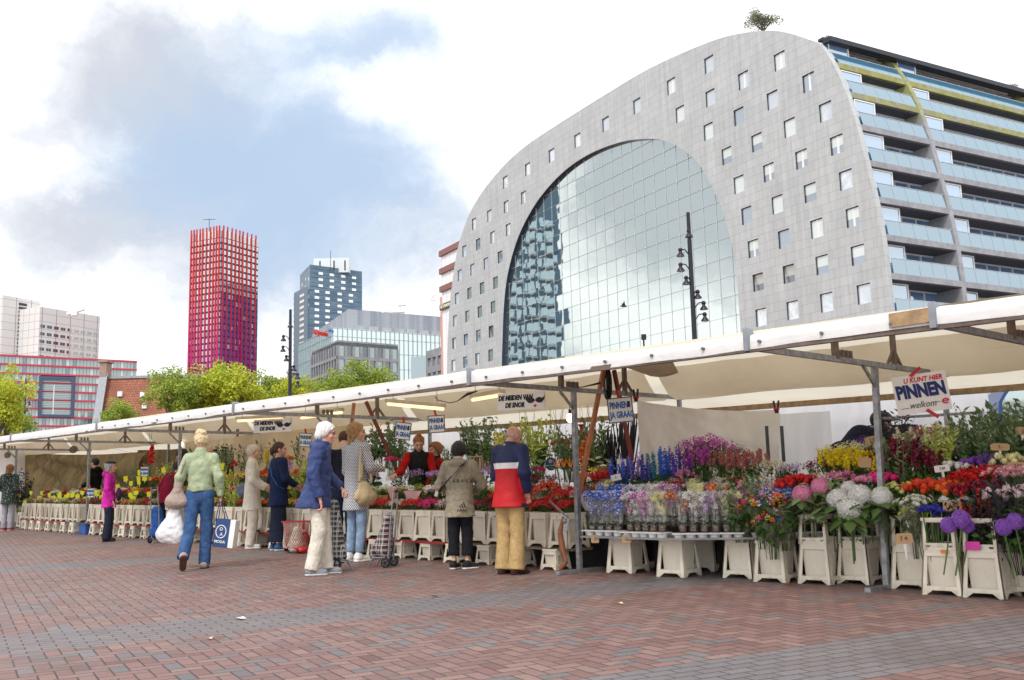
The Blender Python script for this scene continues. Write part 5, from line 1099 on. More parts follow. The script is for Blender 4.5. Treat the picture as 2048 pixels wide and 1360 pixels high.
# red gerberas and the tall arrangement by the second post
for i,(x,y,v,kd,c,s,lb) in enumerate([(1005,1000,.28,'gerbera','red',1.15,'red gerberas right behind the bald man'),(1050,992,.45,'gerbera','red',1.15,'red gerberas in the middle of the gerbera mass'),(1095,985,.5,'gerbera','red_orange',1.1,'orange red gerberas left of the white price card'),(1130,998,.3,'gerbera','red',1.15,'red gerberas touching the steel post from the left'),(1020,972,.8,'filler','burgundy',1.,'dark red buds in the left cream box'),(1060,968,.85,'filler','burgundy',1.,'dark red buds in the middle cream box'),(1100,966,.85,'filler','burgundy',1.,'dark red buds in the right cream box'),
  (1180,962,.8,'carnation','red_orange',1.1,'coral carnations right of the steel post'),(1208,960,.85,'carnation','red',1.,'coral carnations right of the orange prop'),(1190,985,.6,'filler','rust',1.,'rusty filler below the coral carnations'),(1070,945,1.0,'carnation','magenta',.9,'small magenta mums under the round blue board'),(1020,938,1.1,'filler','crimson',.9,'crimson mums left of the round blue board'),
  (1010,905,1.4,'spike','yellow',1.3,'yellow green goldenrod spikes beside the bald man'),(1035,915,1.3,'foliage','lime',1.4,'light green foliage behind the gerberas, left'),(1075,905,1.5,'foliage','lime',1.5,'light green foliage with proteas, middle'),(1110,900,1.5,'big_leaf','lime',1.3,'large green leaves behind the steel post'),(1140,915,1.3,'foliage','sage',1.3,'dark green foliage left of the orange prop'),(1085,930,1.1,'big_leaf','sage',1.2,'broad dark leaves around the round blue board'),
  (1125,890,1.5,'rose','red_orange',1.,'orange red flowers high behind the steel post'),(1165,880,1.6,'rose','crimson',1.1,'crimson flowers high behind the steel post'),(1195,905,1.4,'foliage','sage',1.4,'dark greens between the props'),(1165,915,1.2,'spike','orange',1.,'orange heliconia beside the steel post'),(1190,935,1.1,'big_leaf','beige',1.2,'tan dried leaves between the props'),(1195,945,1.,'rose','yellow',.7,'yellow orange flowers between the props'),
  (1128,935,.8,'strelitzia','orange',1.1,'bird of paradise flowers left of the steel post'),(1085,880,1.7,'calla','burgundy',1.2,'dark red calla lilies before the white backdrop'),(1175,865,1.7,'calla','crimson',1.3,'crimson callas right of the steel post'),(1060,865,1.8,'twig','brown',1.,'twisted bare twigs left, before the white backdrop'),(1105,860,1.8,'twig','brown',1.05,'twisted bare twigs left of the steel post'),(1180,855,1.8,'twig','brown',1.05,'twisted bare twigs by the orange prop'),
  (1222,905,1.5,'reed','dark',1.2,'dark reed stems left of the dark red prop'),(1250,890,1.6,'reed','dark',1.45,'tall dark reed stems right behind the dark red prop'),(1205,920,1.5,'reed','sage',1.,'green reed stems low between the props'),(960,895,1.7,'foliage','sage',1.3,'leafy green bush in a wooden crate behind the khaki jacket'),(940,892,1.75,'foliage','sage',1.15,'second leafy green bush left of the crate'),(985,905,1.6,'foliage','sage',1.2,'small green bush beside the bald man')]):
    fpx(x,y,v,kd,c,lb,s=s,seed=i%2)
# orchid table
OC=['blue','blue','blue','blue','pink','white','orchid_purple','pale_pink','lemon','orange','white','lilac','pale_pink','lemon','orchid_purple','white']
k=0
for (u0,v0,u1,v1,n,h) in ((-.08,.07,-.6,.05,4,.46),(-.66,.05,-1.24,0,5,.46),(-1.34,.05,-1.93,.38,6,.46),(-2.02,.44,-2.53,.83,6,.46)):
    for i in range(n):
        f=(i+.5)/n; c=OC[k%16]; flower(W(u0+(u1-u0)*f,v0+(v1-v0)*f+.02,h+.33),'orchid',c,'%s orchid in clear wrap, %s along the white trays from the steel post'%(c.replace('_',' '),ORD[k%20]) if k<20 else '%s orchid in clear wrap at the back end of the trays'%c.replace('_',' '),seed=k%3,s=1.0 if c!='blue' else 1.12); k+=1
for i,(u,v) in enumerate([(-.15,.3),(-.4,.3),(-.65,.28),(-.9,.26),(-1.15,.25),(-1.4,.35),(-1.65,.45),(-1.9,.6),(-2.15,.75)]):
    c=['blue','blue','white','pale_pink','orchid_purple','lemon','orange','pink','lilac'][i]; flower(W(u,v,.86),'orchid',c,'%s wrapped orchid, %s in the second line of the orchid table'%(c.replace('_',' '),ORD[i]),seed=i%3,s=1.05)
for i,(x,y,v,kd,c,s,lb) in enumerate([(1170,1000,.5,'sleeve','pink',1.,'pink wrapped plant right of the post'),(1215,975,.7,'sleeve','lemon',1.,'cream wrapped rose behind the blue orchids'),(1240,955,.9,'spike','blue',1.,'blue delphinium in clear wrap, left'),(1265,945,1.,'spike','lilac',1.,'pale blue delphinium in clear wrap, middle'),(1290,950,.95,'spike','deep_blue',1.,'deep blue delphinium in clear wrap, right'),(1232,985,.7,'filler','deep_blue',.9,'dark blue filler above the blue orchids'),(1320,945,1.,'spike','teal',1.,'teal dyed flowers under the wrinkled sheet'),(1340,940,1.,'spike','blue',1.1,'bright blue dyed flowers under the wrinkled sheet'),(1362,938,1.05,'spike','purple',1.1,'violet dyed flowers left of the magenta cloud'),
  (1290,985,.7,'sleeve','burgundy',1.,'maroon wrapped bunch behind pink orchids'),(1320,980,.75,'sleeve','white',1.,'white wrapped bunch behind pink orchids'),(1350,975,.8,'sleeve','crimson',1.,'crimson wrapped bunch behind the table corner'),(1385,975,.8,'sleeve','lemon',1.,'yellow wrapped bunch behind the table corner'),(1410,985,.7,'sleeve','magenta',1.1,'magenta wrapped bunch near the slanted side'),(1440,975,.8,'sleeve','pale_pink',1.1,'pale pink wrapped bunch near the slanted side'),(1425,1010,.6,'sleeve','white',1.1,'white wrapped bunch at the end of trays'),(1455,1000,.6,'sleeve','lilac',1.1,'lilac wrapped bunch at the end of trays'),
  (1385,905,1.3,'filler','orchid_purple',1.35,'left puff of the magenta gypsophila cloud'),(1415,898,1.35,'filler','orchid_purple',1.4,'middle puff of the magenta gypsophila cloud'),(1442,905,1.3,'filler','orchid_purple',1.3,'right puff of the magenta gypsophila cloud'),(1405,930,1.15,'plume','orchid_purple',1.2,'lower puff of the magenta gypsophila cloud'),(1450,930,1.2,'plume','dusty_rose',1.1,'dusty red statice, left of three'),(1482,935,1.15,'plume','dusty_rose',1.1,'dusty red statice, middle of three'),(1510,932,1.15,'plume','dusty_rose',1.1,'dusty red statice, right of three'),(1372,955,1.,'carnation','pink',.9,'pink red flowers left of magenta cloud foot'),
  (1535,940,1.2,'filler','beige',1.,'cream green filler under the hanging straps'),(1560,945,1.15,'filler','beige',1.,'second cream green filler under the hanging straps'),(1580,945,1.2,'filler','lilac',.9,'lilac tufts right of the hanging straps'),(1475,910,1.6,'filler','dark',.9,'tiny black buds before the white sheet'),(1470,985,.7,'berry','red',1.1,'rosehip branches with red berries, left'),(1500,1000,.6,'berry','magenta',1.1,'rosehip branches with pink berries, right'),(1480,1030,.35,'foliage','sage',1.1,'leafy stems in the collared bucket left'),
  (1520,1020,.35,'mixed','orange',1.25,'mixed wildflower bouquet, left in the bucket'),(1562,1020,.36,'mixed','orange',1.3,'mixed wildflower bouquet with orange rose, right in the bucket'),(1540,1050,.26,'mixed','orange',1.1,'low mixed bouquet leaning at the front of the bucket'),(1525,985,.6,'spike','white',1.,'white snapdragon spikes above the mixed bouquets'),
  (1570,978,.75,'rose','red',1.1,'red roses left of the pink hydrangea'),(1600,970,.8,'rose','red',1.1,'red roses above the pink hydrangea'),(1622,968,.85,'rose','crimson',1.,'dark red roses behind the pink hydrangea'),(1585,1005,.5,'big_leaf','sage',1.2,'dark leaves under the red roses')]):
    fpx(x,y,v,kd,c,lb,s=s,seed=i%2)
for i,(x,y,v,c,s,lb) in enumerate([(1605,990,.33,'pink',1.15,'pink hydrangea head, left of the two'),(1640,975,.4,'pink',1.05,'pink hydrangea head, right of the two'),(1677,1000,.32,'white',1.25,'white hydrangea head, leftmost of the cluster'),(1700,1018,.26,'white',1.4,'large white hydrangea head hanging lowest'),(1720,992,.36,'white',1.25,'white hydrangea head touching the near post'),(1698,978,.46,'white',.9,'small white hydrangea head at the top'),(1763,995,.4,'white',1.15,'white hydrangea head right of the near post')]):
    fpx(x,y,v,'hydrangea',c,lb,s=s,seed=i%2)
for i,(x,y,v,lb) in enumerate([(1625,1010,.45,'dark leaves under the pink hydrangea'),(1665,1030,.4,'dark leaves left under the white hydrangeas'),(1705,1045,.35,'dark leaves hanging below the white hydrangeas'),(1740,1010,.5,'dark leaves behind the near post'),(1775,1030,.5,'drooping leaves right of the near post'),(1660,985,.6,'leaves between the pink and white hydrangeas')]):
    fpx(x,y,v,'big_leaf','sage',lb,s=1.15,seed=i%3)
for i,(x,y,v,kd,c,s,lb) in enumerate([(1672,932,1.1,'plume','yellow',1.1,'yellow goldenrod, left clump'),(1705,935,1.05,'plume','yellow',1.2,'yellow goldenrod, middle clump'),(1745,935,1.05,'plume','yellow',1.1,'yellow goldenrod, right clump crossing the post'),(1640,942,1.1,'filler','burgundy',1.1,'dark maroon sedum left of the goldenrod'),(1665,915,1.5,'filler','pale_yellow',1.2,'pale cream gypsophila, left clump'),(1705,910,1.5,'filler','pale_yellow',1.2,'pale cream gypsophila, middle clump'),(1750,908,1.5,'filler','beige',1.2,'pale cream gypsophila behind the near post'),(1660,965,.85,'carnation','pale_pink',1.,'pale pink carnations under the brown card'),(1685,962,.85,'carnation','pink',1.,'pink carnations above the white hydrangeas'),(1735,968,.8,'rose','pink',1.,'pink roses behind the near post'),(1765,965,.8,'rose','magenta',1.05,'pink and coral roses right of the near post'),
  (1790,925,1.1,'plume','burgundy',1.4,'burgundy amaranth, left clump'),(1820,925,1.1,'plume','burgundy',1.45,'burgundy amaranth, middle clump'),(1845,940,1.05,'plume','burgundy',1.3,'burgundy amaranth, right clump'),(1800,950,1.,'foliage','sage',1.2,'dark greens below the burgundy amaranth'),(1765,890,1.7,'filler','dark',1.2,'dark berry branches left of the pricey tag'),(1790,890,1.8,'foliage','dark',1.05,'dark berry branches behind the pricey tag'),(1735,895,1.8,'filler','purple',1.1,'purple statice by the seller in the cap'),(1815,893,1.6,'plume','beige',1.1,'cream pampas bundle under the tag'),(1860,885,1.7,'plume','dusty_rose',1.1,'dusty pink statice bundle'),(1895,882,1.7,'plume','beige',1.1,'cream statice bundle beside the evergreens'),(1880,912,1.5,'filler','dusty_rose',1.1,'dusty red filler right of the thin post'),
  (1935,905,1.6,'foliage','sage',1.15,'dark evergreen branches, left'),(1975,895,1.7,'foliage','sage',1.25,'dark evergreen branches, middle'),(2020,890,1.7,'foliage','sage',1.3,'dark evergreen branches, right'),(2045,895,1.5,'foliage','sage',1.2,'dark evergreen branches at the border'),(1950,915,1.4,'foliage','sage',1.1,'dark evergreen branches, low left'),(2000,915,1.4,'foliage','sage',1.1,'dark evergreen branches, low right'),(1880,925,1.3,'foliage','lime',1.1,'green buds left of the white lisianthus'),(1912,942,1.1,'rose','white',1.,'white lisianthus beside the evergreens'),(1950,935,1.2,'rose','purple',1.,'purple lisianthus beside the white ones'),(1975,930,1.2,'filler','purple',1.,'small purple flowers before the evergreens'),(2020,930,1.1,'rose','pale_yellow',1.1,'cream roses under the brown card at the border'),
  (1938,965,.85,'carnation','red',1.2,'red carnations, left clump'),(1968,962,.85,'carnation','red',1.2,'red carnations, right clump'),(2005,958,.85,'daisy','pink',1.2,'pink chrysanthemums, left clump'),(2038,958,.85,'daisy','pink',1.2,'pink chrysanthemums at the border'),(1840,985,.65,'rose','red_orange',1.2,'orange alstroemeria, left clump'),(1870,982,.65,'rose','red_orange',1.2,'orange alstroemeria, middle clump'),(1900,985,.65,'rose','orange',1.2,'orange alstroemeria, right clump'),(1935,988,.6,'carnation','crimson',1.2,'dark crimson carnations behind the white agapanthus'),(1965,985,.65,'carnation','burgundy',1.2,'dark burgundy carnations, right'),(2005,1000,.5,'rose','pale_pink',1.1,'pale pink roses at the right border'),(2035,995,.5,'rose','pale_pink',1.1,'second pale pink roses at the right border'),(1800,985,.65,'daisy','lemon',1.,'small lemon flowers left of the alstroemeria'),(1795,1000,.6,'big_leaf','sage',1.1,'broad leaves left of the wrapped mums'),
  (1832,1012,.42,'daisy','white',1.,'white mums in clear wrap at the left tower bucket'),(1826,1035,.38,'sleeve','lime',1.2,'clear wrap with green mums at the left tower bucket'),(1868,1032,.40,'agapanthus','deep_blue',1.15,'blue agapanthus with long green stems'),(1850,1028,.44,'agapanthus','deep_blue',1.,'second blue agapanthus bunch behind'),(1915,1012,.55,'agapanthus','white',1.2,'white agapanthus behind the purple alliums'),(1940,1010,.6,'agapanthus','white',1.1,'second white agapanthus bunch'),(1965,1040,.5,'spike','red_orange',1.,'red crocosmia between the alliums'),(1985,1060,.45,'foliage','dark',1.2,'dark leaves between the alliums'),(2035,1070,.4,'foliage','dark',1.3,'dark blue green leaves at the right border'),(1940,1060,.45,'foliage','dark',1.1,'dark leaves behind the purple alliums')]):
    fpx(x,y,v,kd,c,lb,s=s,seed=i%2)
for i,(x,y,v,s,lb) in enumerate([(1897,1050,.2,1.15,'purple allium ball, leftmost'),(1922,1038,.22,1.3,'purple allium ball, largest, second from left'),(1935,1052,.3,1.,'purple allium ball partly hidden'),(2008,1054,.22,1.15,'purple allium ball, left of the border pair'),(2030,1043,.25,1.15,'purple allium ball cut by the right border')]):
    fpx(x,y,v,'allium','purple',lb,s=s,seed=i%2,rot=2.2 if i<3 else .8,cat='flowers')
q=thing('round_board','round blue board with a small white flower emblem above the red gerberas','sign',onv(1102,928,.95),RZ+.3); m=MB(); m.prism([(math.cos(a)*.085,math.sin(a)*.085) for a in np.linspace(0,6.283,25)[:-1]],-.005,.005); m.build('board',mat('board_navy',(.01,.03,.07),.4,var=0),q); gm=MB(); gerb(gm,Vector((0,-.008,.035)),Vector((0,-1,0)),.03,random.Random(1),7,0); gm.build('emblem',mat('pale_blue_ink',(.35,.5,.6),.5,var=0),q); text('BEAUTY FLOWERS',.021,mat('pale_blue_ink'),q,(0,-.007,-.02),sx=.9)
# cream boxes with buds, wooden crate
for i,x in enumerate((1015,1058,1098)):
    p=onv(x,985,.78); q=thing('cream_box','low cream box of dark red buds behind the gerberas, %s from the bald man'%ORD[i],'box',p,RZ,'low cream boxes'); m=MB()
    for a in (-.17,.15): m.box(a,a+.02,-.12,.12,-.08,.06)
    for b_ in (-.12,.10): m.box(-.15,.15,b_,b_+.02,-.08,-.04); m.box(-.15,.15,b_,b_+.02,.03,.06)
    m.build('box_frame',M_bkt[0],q)
q=thing('wooden_crate','upright wooden crate holding the leafy green bush behind the khaki jacket','crate',onv(963,925,1.6),RZ); m=MB()
for a in range(4): m.box(-.14,.14,-.1+a*.065,-.06+a*.065,.08,.1); m.box(-.14,-.12,-.1+a*.065,-.06+a*.065,-.12,.08); m.box(.12,.14,-.1+a*.065,-.06+a*.065,-.12,.08)
m.build('slats',mat('crate_wood',(.45,.30,.16),.7),q)
# price cards
M_yel=mat('neon_card',(.80,.82,.02),.6,var=0); M_brn=mat('brown_card',(.50,.32,.17),.7,var=.05); M_pen=mat('pen_ink',(.06,.04,.05),.6,var=0)
def card(px_,py_,v,w,h,mt,txt,lb,tilt=0.,stick=.1,grp=None,rz=-.35,ink=None,clip=True):
    p=onv(px_,py_,v); q=thing('price_card',lb,'price card',p,rz,grp); q.rotation_euler=(0,tilt,rz); m=MB()
    e=w*.12
    m.prism([(-w/2,-h/2+e*.6),(-w/2+e,-h/2),(w/2-e,-h/2),(w/2,-h/2+e*.6),(w/2,h/2-e*.6),(w/2-e,h/2),(-w/2+e,h/2),(-w/2,h/2-e*.6)] if clip else [(-w/2,-h/2),(w/2,-h/2),(w/2,h/2),(-w/2,h/2)],-.002,.002); m.build('card',mt,q)
    if stick: m=MB(); m.prism([(-.012,-h/2),(.012,-h/2),(.004,-h/2-stick),(-.004,-h/2-stick)],0.003,.007); m.build('stick',M_white,q)
    if txt: text(txt,h*.62,ink or M_pen,q,(0,-.004,0),sx=.8,shear=.2)
for x,y,v,w,h,mt,tx,lb,ti,st in [(1808,1077,.14,.14,.09,M_brn,'5 4-','brown card 5 4- low in front of the wrapped white mums',-.05,.13),(1905,1012,.38,.15,.09,M_brn,'5 4-','brown card 5 4- between the blue and white agapanthus',0,.3),(1884,937,.85,.13,.06,M_sign,'3.00','white card 3.00 on a long stick right of thin post',-.1,.2),(2000,894,1.2,.16,.065,M_brn,'5.-','brown card 5.- stuck in the evergreens',.05,.12),(2045,862,1.4,.12,.07,M_brn,'5','brown card cut by the right border in the evergreens',.1,.05),(1818,874,1.5,.15,.08,M_brn,'10.95','brown card 10.95 behind the burgundy amaranth',-.15,.08),(1745,880,1.4,.15,.08,M_brn,'7.50','brown card crossing the near post by the seller in the cap',-.2,.08),(2035,932,.95,.16,.07,M_brn,'2.50','brown card 2.50 on the cream roses',.05,.06),(1730,925,.9,.12,.1,M_brn,'','blank brown card behind the near post',.1,0),(1625,955,.9,.2,.08,M_brn,'7.95','brown card above the pink hydrangea',-.12,0),(1528,957,.8,.12,.05,M_brn,'5.-','small tan card above the mixed bouquets',.2,0),
   (1190,1078,-.03,.09,.085,M_brn,'3','brown card hanging on the left of the orchid table edge',0,0),(1253,1078,-.05,.1,.085,M_brn,'5','brown card hanging mid orchid table edge',0,0),(1130,972,.35,.08,.09,M_sign,'5.-','white card among the red gerberas, left one',.05,0),(1148,987,.3,.12,.08,M_sign,'4.50','white card among the red gerberas beside the steel post',-.15,0),(1198,972,.6,.1,.06,M_sign,'3.95','white card tilted in the coral carnations',-.3,0),(1232,955,.7,.12,.07,M_sign,'7.-','white card on the pale blue delphinium',-.2,0),(822,976,.35,.09,.065,M_sign,'2.50','white card before the seller with the bun, left one',0,0),(857,974,.4,.08,.055,M_sign,'3.-','white card before the seller with the bun, right one',-.15,0),(873,987,.25,.05,.08,M_sign,'','narrow white card by the khaki sleeve',.3,0),(915,950,.7,.05,.07,M_sign,'6','white card behind the khaki jacket',0,0),(986,942,.9,.06,.07,M_sign,'','white card beside the navy and red jacket',.2,0),(700,945,.9,.07,.05,M_sign,'','white card behind the patterned coat',0,0),(779,957,.7,.12,.06,M_sign,'','white sheet of paper left of the bun seller',-.1,0),(1243,925,1.3,.12,.09,M_sign,'','white paper card on the reeds',.05,0)]:
    card(x,y,v,w,h,mt,tx,lb,ti,st,clip=mt is M_brn)
rnd=random.Random(9); YC=[]
for x in list(range(206,204,-1))+[62,68,78,85,90,97,101,104,110,118,121,128,134,138,141,144,146,155,165,166,172,175,190,195,196,199,236,240,247,249,251,254,259,265,269,277,290,295,300,336,358,330,272,262]:
    y=rnd.uniform(985,1005) if x<215 else rnd.uniform(955,998); YC.append((x+rnd.uniform(-3,3),y))
YC+= [(277,957),(267,995),(280,945),(171,978),(50,1003),(442,933),(360,940),(327,940)]
YC.sort()
for i,(x,y) in enumerate(YC):
    card(x,y,.45 if y>985 else .9,rnd.uniform(.08,.14),rnd.uniform(.08,.12),M_yel,'',('neon yellow price card, number %d of the swarm over the far flowers counted from the left'%(i+1)).replace('number %d'%(i+1),ORD[i]+' ' if i<20 else 'later'),rnd.uniform(-.25,.25),.05,'neon yellow price cards on the far stall',clip=False)
# hanging red decoration
q=thing('hanging_garland','bunch of red artificial fruits hanging under the awning left of maroon jacket','garland',onv(300,905,.5)); m=MB(); rnd=random.Random(4)
for i in range(70): m.ball((rnd.gauss(0,.042)+.02,rnd.gauss(0,.03),-.22+i*.0055),.021,6,4)
m.build('fruits',petal_mat('red'),q); m=MB(); m.tube([(0,0,.15),(-.03,0,.4)],.004); m.tube([(0,0,.15),(.03,0,.4)],.004); m.build('string',M_blk,q)
# paper wraps and kraft cones in the middle stall
for i,(x,y,v,c,lb) in enumerate([(497,940,1.1,(.42,.35,.30),'grey kraft paper wrap behind the pale coat'),(785,985,.45,(.75,.45,.47),'pink paper wrap left of the bun seller'),(825,992,.4,(.78,.50,.55),'pink paper wrap under the bun seller'),(765,1000,.4,(.50,.28,.14),'brown paper wrap behind the tote bag'),(1205,945,1.05,(.42,.25,.14),'brown paper wrap between the props'),(1175,1000,.35,(.8,.8,.8),'clear white wrap right of the steel post')]):
    p=onv(x,y,v); q=thing('paper_wrap',lb,'wrapping paper',p,RZ+i); m=MB(); m.add([(math.cos(a)*r,math.sin(a)*r,z) for r,z in ((.03,-.12),(.13,.07)) for a in np.linspace(-1.2,2.2,7)],[(j,j+1,j+8,j+7) for j in range(6)]); o=m.build('paper',mat('paper_%d'%i,c,.8,var=.1,trans=.2),q); solid(o,.003)
# blue van behind, table umbrella parts behind the right stall
q=thing('blue_van','blue van with open windscreen view behind the right stall at the picture border','van',(6.55,13.4,zg(13.4)),-.30)
m=MB(); m.prism([(-.1,.5),(-.1,1.2),(-.02,1.9),(.12,2.13),(.35,2.27),(.9,2.33),(5,2.33),(5,.5)],0,1.9); m.build('body',mat('van_blue',(.015,.055,.19),.25,var=0),q); m=MB(); m.prism([(-.03,1.35),(.02,1.9),(.14,2.07),(.8,2.1),(.8,1.35)],-.012,-.002); m.build('side_window',window_glass('van_glass',(.15,.25,.26),.4,.05),q)
m=MB(); m.prism([(.80,1.3),(.80,2.15),(.88,2.15),(.88,1.3)],-.02,-.01); m.build('window_pillar',M_blk,q)
for x in (.9,4.): m=MB(); m.cyl((x,-.02,.33),(x,.2,.33),.33,.33,18); w_=m.build('wheel',mat('rubber'),q); m=MB(); m.cyl((x,-.03,.33),(x,-.02,.33),.18,.18,14); m.build('rim',M_gal,w_)
p0=onv(1750,838,2.8); p1=onv(1960,825,2.6); q=thing('folded_rack','grey horizontal rack tube with upright ends behind the flowers at the right','rack',p0); m=MB(); d=Vector(p1-p0); m.bar((0,0,0),d,.03,.03); m.build('rail',M_gal,q); m=MB(); m.bar((0,0,.0),(0,0,-.6),.03,.03); m.build('upright',M_gal,q); m=MB(); m.bar(d,d+Vector((0,0,-.5)),.04,.04); m.build('upright',M_gal,q)
p0=onv(1787,870,3.1); q=thing('dark_tarp','dark blue black shiny tarp hanging behind the berry branches','tarp',p0); m=MB(); G=[[(x*.35,.04*math.sin(x*9+z*4),-z*.5+.12) for x in np.linspace(-.9,.9,14)] for z in np.linspace(0,1,8)]; m.grid(G); m.build('sheet',mat('dark_foil',(.01,.015,.04),.15,bump=.8,bs=6),q)
# litter and leaves on the paving
for x,y,c,lb in ((480,1237,'white','scrap of white paper on the grey brick band at left'),(1240,1207,'pale_yellow','flattened yellow leaf on the paving, right of centre'),(420,1277,'beige','small dry leaf on the paving bottom left'),(1117,1133,'white','white crumb on the paving near the iron foot'),(1578,1168,'rust','orange leaf between the cream buckets'),(870,1193,'brown','dark leaf on the grey band, centre')):
    p=gp(x,y,.008); nm_='fallen_leaf' if 'leaf' in lb else 'paper_scrap'; q=link(nm_,MB().add([(-.05,-.02,0),(.01,-.04,.012),(.06,0,.002),(.02,.03,.014),(-.04,.02,.004)],[(0,1,2),(0,2,3),(0,3,4)]).mesh(nm_,petal_mat(c))); q.location=tuple(p); q.scale=(1.1,1.1,1) if c=='white' and x<500 else (.6,.6,1); q.rotation_euler=(0,0,x); tag(q,lb,'litter')

k=0
for (v_,h_,ks) in ((.35,.62,[('daisy','white'),('gerbera','orange')]),(.85,.78,[('carnation','red'),('rose','pale_pink')]),(1.4,1.02,[('daisy','pink'),('rose','pale_yellow')]),(1.9,1.22,[('foliage','sage'),('foliage','lime')])):
    for u_ in (-5.15,-5.5,-5.85):
        kd,c=ks[k%2]; flower(W(u_,v_,h_),kd,c,'%s %s beyond the right picture border, place %s'%(c.replace('_',' '),NMK[kd],ORD[k]),s=1.15,seed=k%2); k+=1
for i,u_ in enumerate((-5.15,-5.5,-5.85)): bucket(u_,.35,0,'cream bucket beyond the right picture border, %s'%ORD[i],group=GB)
# ------------------------------------------------ people: smooth bodies and clothes grown from joints
def smin(a,b,k):
    if k<=0: return np.minimum(a,b)
    h=np.clip(.5+.5*(b-a)/k,0,1); return b*(1-h)+a*h-k*h*(1-h)
def field(P,prims,k):
    D=None
    for p in prims:
        t_=p[0]
        if t_=='c':
            _,a,b,ra,rb=p[:5]; fy=p[5] if len(p)>5 else 1.
            a=np.array(a,float); b=np.array(b,float); Q=P-a; ab=b-a; sc=np.array([1,1/fy,1.]); Q=Q*sc; ab=ab*sc
            t=np.clip((Q@ab)/max(ab@ab,1e-9),0,1); d=np.linalg.norm(Q-t[...,None]*ab,axis=-1)-(ra+(rb-ra)*t); d=d*min(1.,fy)
        elif t_=='e': _,c,r=p[:3]; r=np.array(r,float); q=(P-np.array(c,float))/r; l=np.linalg.norm(q,axis=-1); d=(l-1)*r.min()
        elif t_=='-': D=-smin(-D,-(-field(P,[p[1]],0)),.012) if False else np.maximum(D,-field(P,[p[1]],0)); continue
        elif t_=='h': D=np.maximum(D,(P-np.array(p[1],float))@np.array(p[2],float)); continue   # keep the side opposite to the normal
        D=d if D is None else smin(D,d,p[6] if len(p)>6 else k)
    return D
def nets(groups,vox,k=.025,noise=None,pad=.03):
    pts=[]
    def coll(p):
        if p[0]=='c': r=max(p[3],p[4]); pts.extend([np.array(q,float)+s*r for q in (p[1],p[2]) for s in (-1,1)])
        elif p[0]=='e': pts.extend([np.array(p[1],float)+s*np.array(p[2],float) for s in (-1,1)])
    for g in groups:
        for p in g: coll(p)
    lo=np.min(pts,0)-pad; hi=np.max(pts,0)+pad; n=np.ceil((hi-lo)/vox).astype(int)+1
    G=np.stack(np.meshgrid(*[lo[i]+vox*np.arange(n[i]) for i in range(3)],indexing='ij'),-1)
    D=None
    for g in groups:
        d=field(G,g,k); D=d if D is None else smin(D,d,k*.6)
    if noise is not None: D=D+noise(G)
    S_=D<0; c=[(i,j,l) for i in (0,1) for j in (0,1) for l in (0,1)]; N=np.array(D.shape)-1
    sub=lambda A,o: A[o[0]:o[0]+N[0],o[1]:o[1]+N[1],o[2]:o[2]+N[2]]
    cnt=sum(sub(S_,o).astype(int) for o in c); act=(cnt>0)&(cnt<8); idx=-np.ones(N,int); idx[act]=np.arange(act.sum())
    acc=np.zeros((*N,3)); w=np.zeros(N)
    for a in range(8):
        for ax in range(3):
            o=c[a]
            if o[ax]: continue
            o2=list(o); o2[ax]=1; A=sub(D,o); Bv=sub(D,o2); x=(A<0)!=(Bv<0); t=np.where(x,A/np.where(A==Bv,1,A-Bv),0); q=np.array(o,float)
            for i in range(3): acc[...,i]+=np.where(x,q[i]+(t if i==ax else 0),0)
            w+=x
    V=(acc[act]/w[act][:,None]+np.argwhere(act))*vox+lo; F=[]
    for ax in range(3):
        sl=[slice(1,N[i]) for i in range(3)]; sl[ax]=slice(0,N[ax]); A=S_[tuple(sl)]; s2=list(sl); s2[ax]=slice(1,N[ax]+1); Bv=S_[tuple(s2)]
        o=[i for i in range(3) if i!=ax]; base=np.argwhere(A!=Bv); st=A[tuple(base.T)]; base=base+np.array([1 if i!=ax else 0 for i in range(3)])
        e1=np.zeros(3,int); e1[o[0]]=1; e2=np.zeros(3,int); e2[o[1]]=1
        I=lambda b: idx[tuple(b.T)]
        q=np.stack([I(base-e1-e2),I(base-e2),I(base),I(base-e1)],1); flip=st if ax!=1 else ~st
        q[~flip]=q[~flip][:,::-1]; F+=q.tolist()
    return V,F
def folds(amp,sx=17,sz=9,seed=0,zlo=None):
    r=np.random.RandomState(seed); K=[(r.normal(size=3)*np.array([sx*.8,sx*.8,sz*1.4])*f,r.rand()*6,a) for f,a in ((.7,.6),(1.1,.8),(1.8,.5),(2.7,.35))]
    def f(G):
        W_=np.sin(G@np.array([5.,3.,7.])+seed)*1.3+np.sin(G@np.array([-9.,7.,5.])+2*seed)*.8; return amp*.62*sum(a*(1-2*np.abs(np.sin(G@k*.5+p+W_))**.75) for k,p,a in K)
    return f
def addnet(m,groups,vox,k=.025,noise=None,T=None,s=1.):
    V,F=nets(groups,vox,k,noise); vs=[Vector(v)*s if T is None else (T@Vector(v))*s for v in V]; m.add(vs,F,True)
def rotx(a): return Matrix.Rotation(a,4,'X')
def rotz(a): return Matrix.Rotation(a,4,'Z')
M_skin=mat('skin',rough=.5,fn=lambda t,v,b:t.mix(t.mr(t.noise(v,9.,3),.3,.7),(.56,.31,.22),(.64,.38,.28)),var=0)
M_skin2=mat('ruddy_skin',rough=.5,fn=lambda t,v,b:t.mix(t.mr(t.noise(v,9.,3),.3,.7),(.58,.27,.20),(.66,.36,.27)),var=0)
M_eye2=mat('eye',(.03,.02,.02),.2,var=0); M_lip=mat('lips',(.45,.12,.11),.4,var=0)
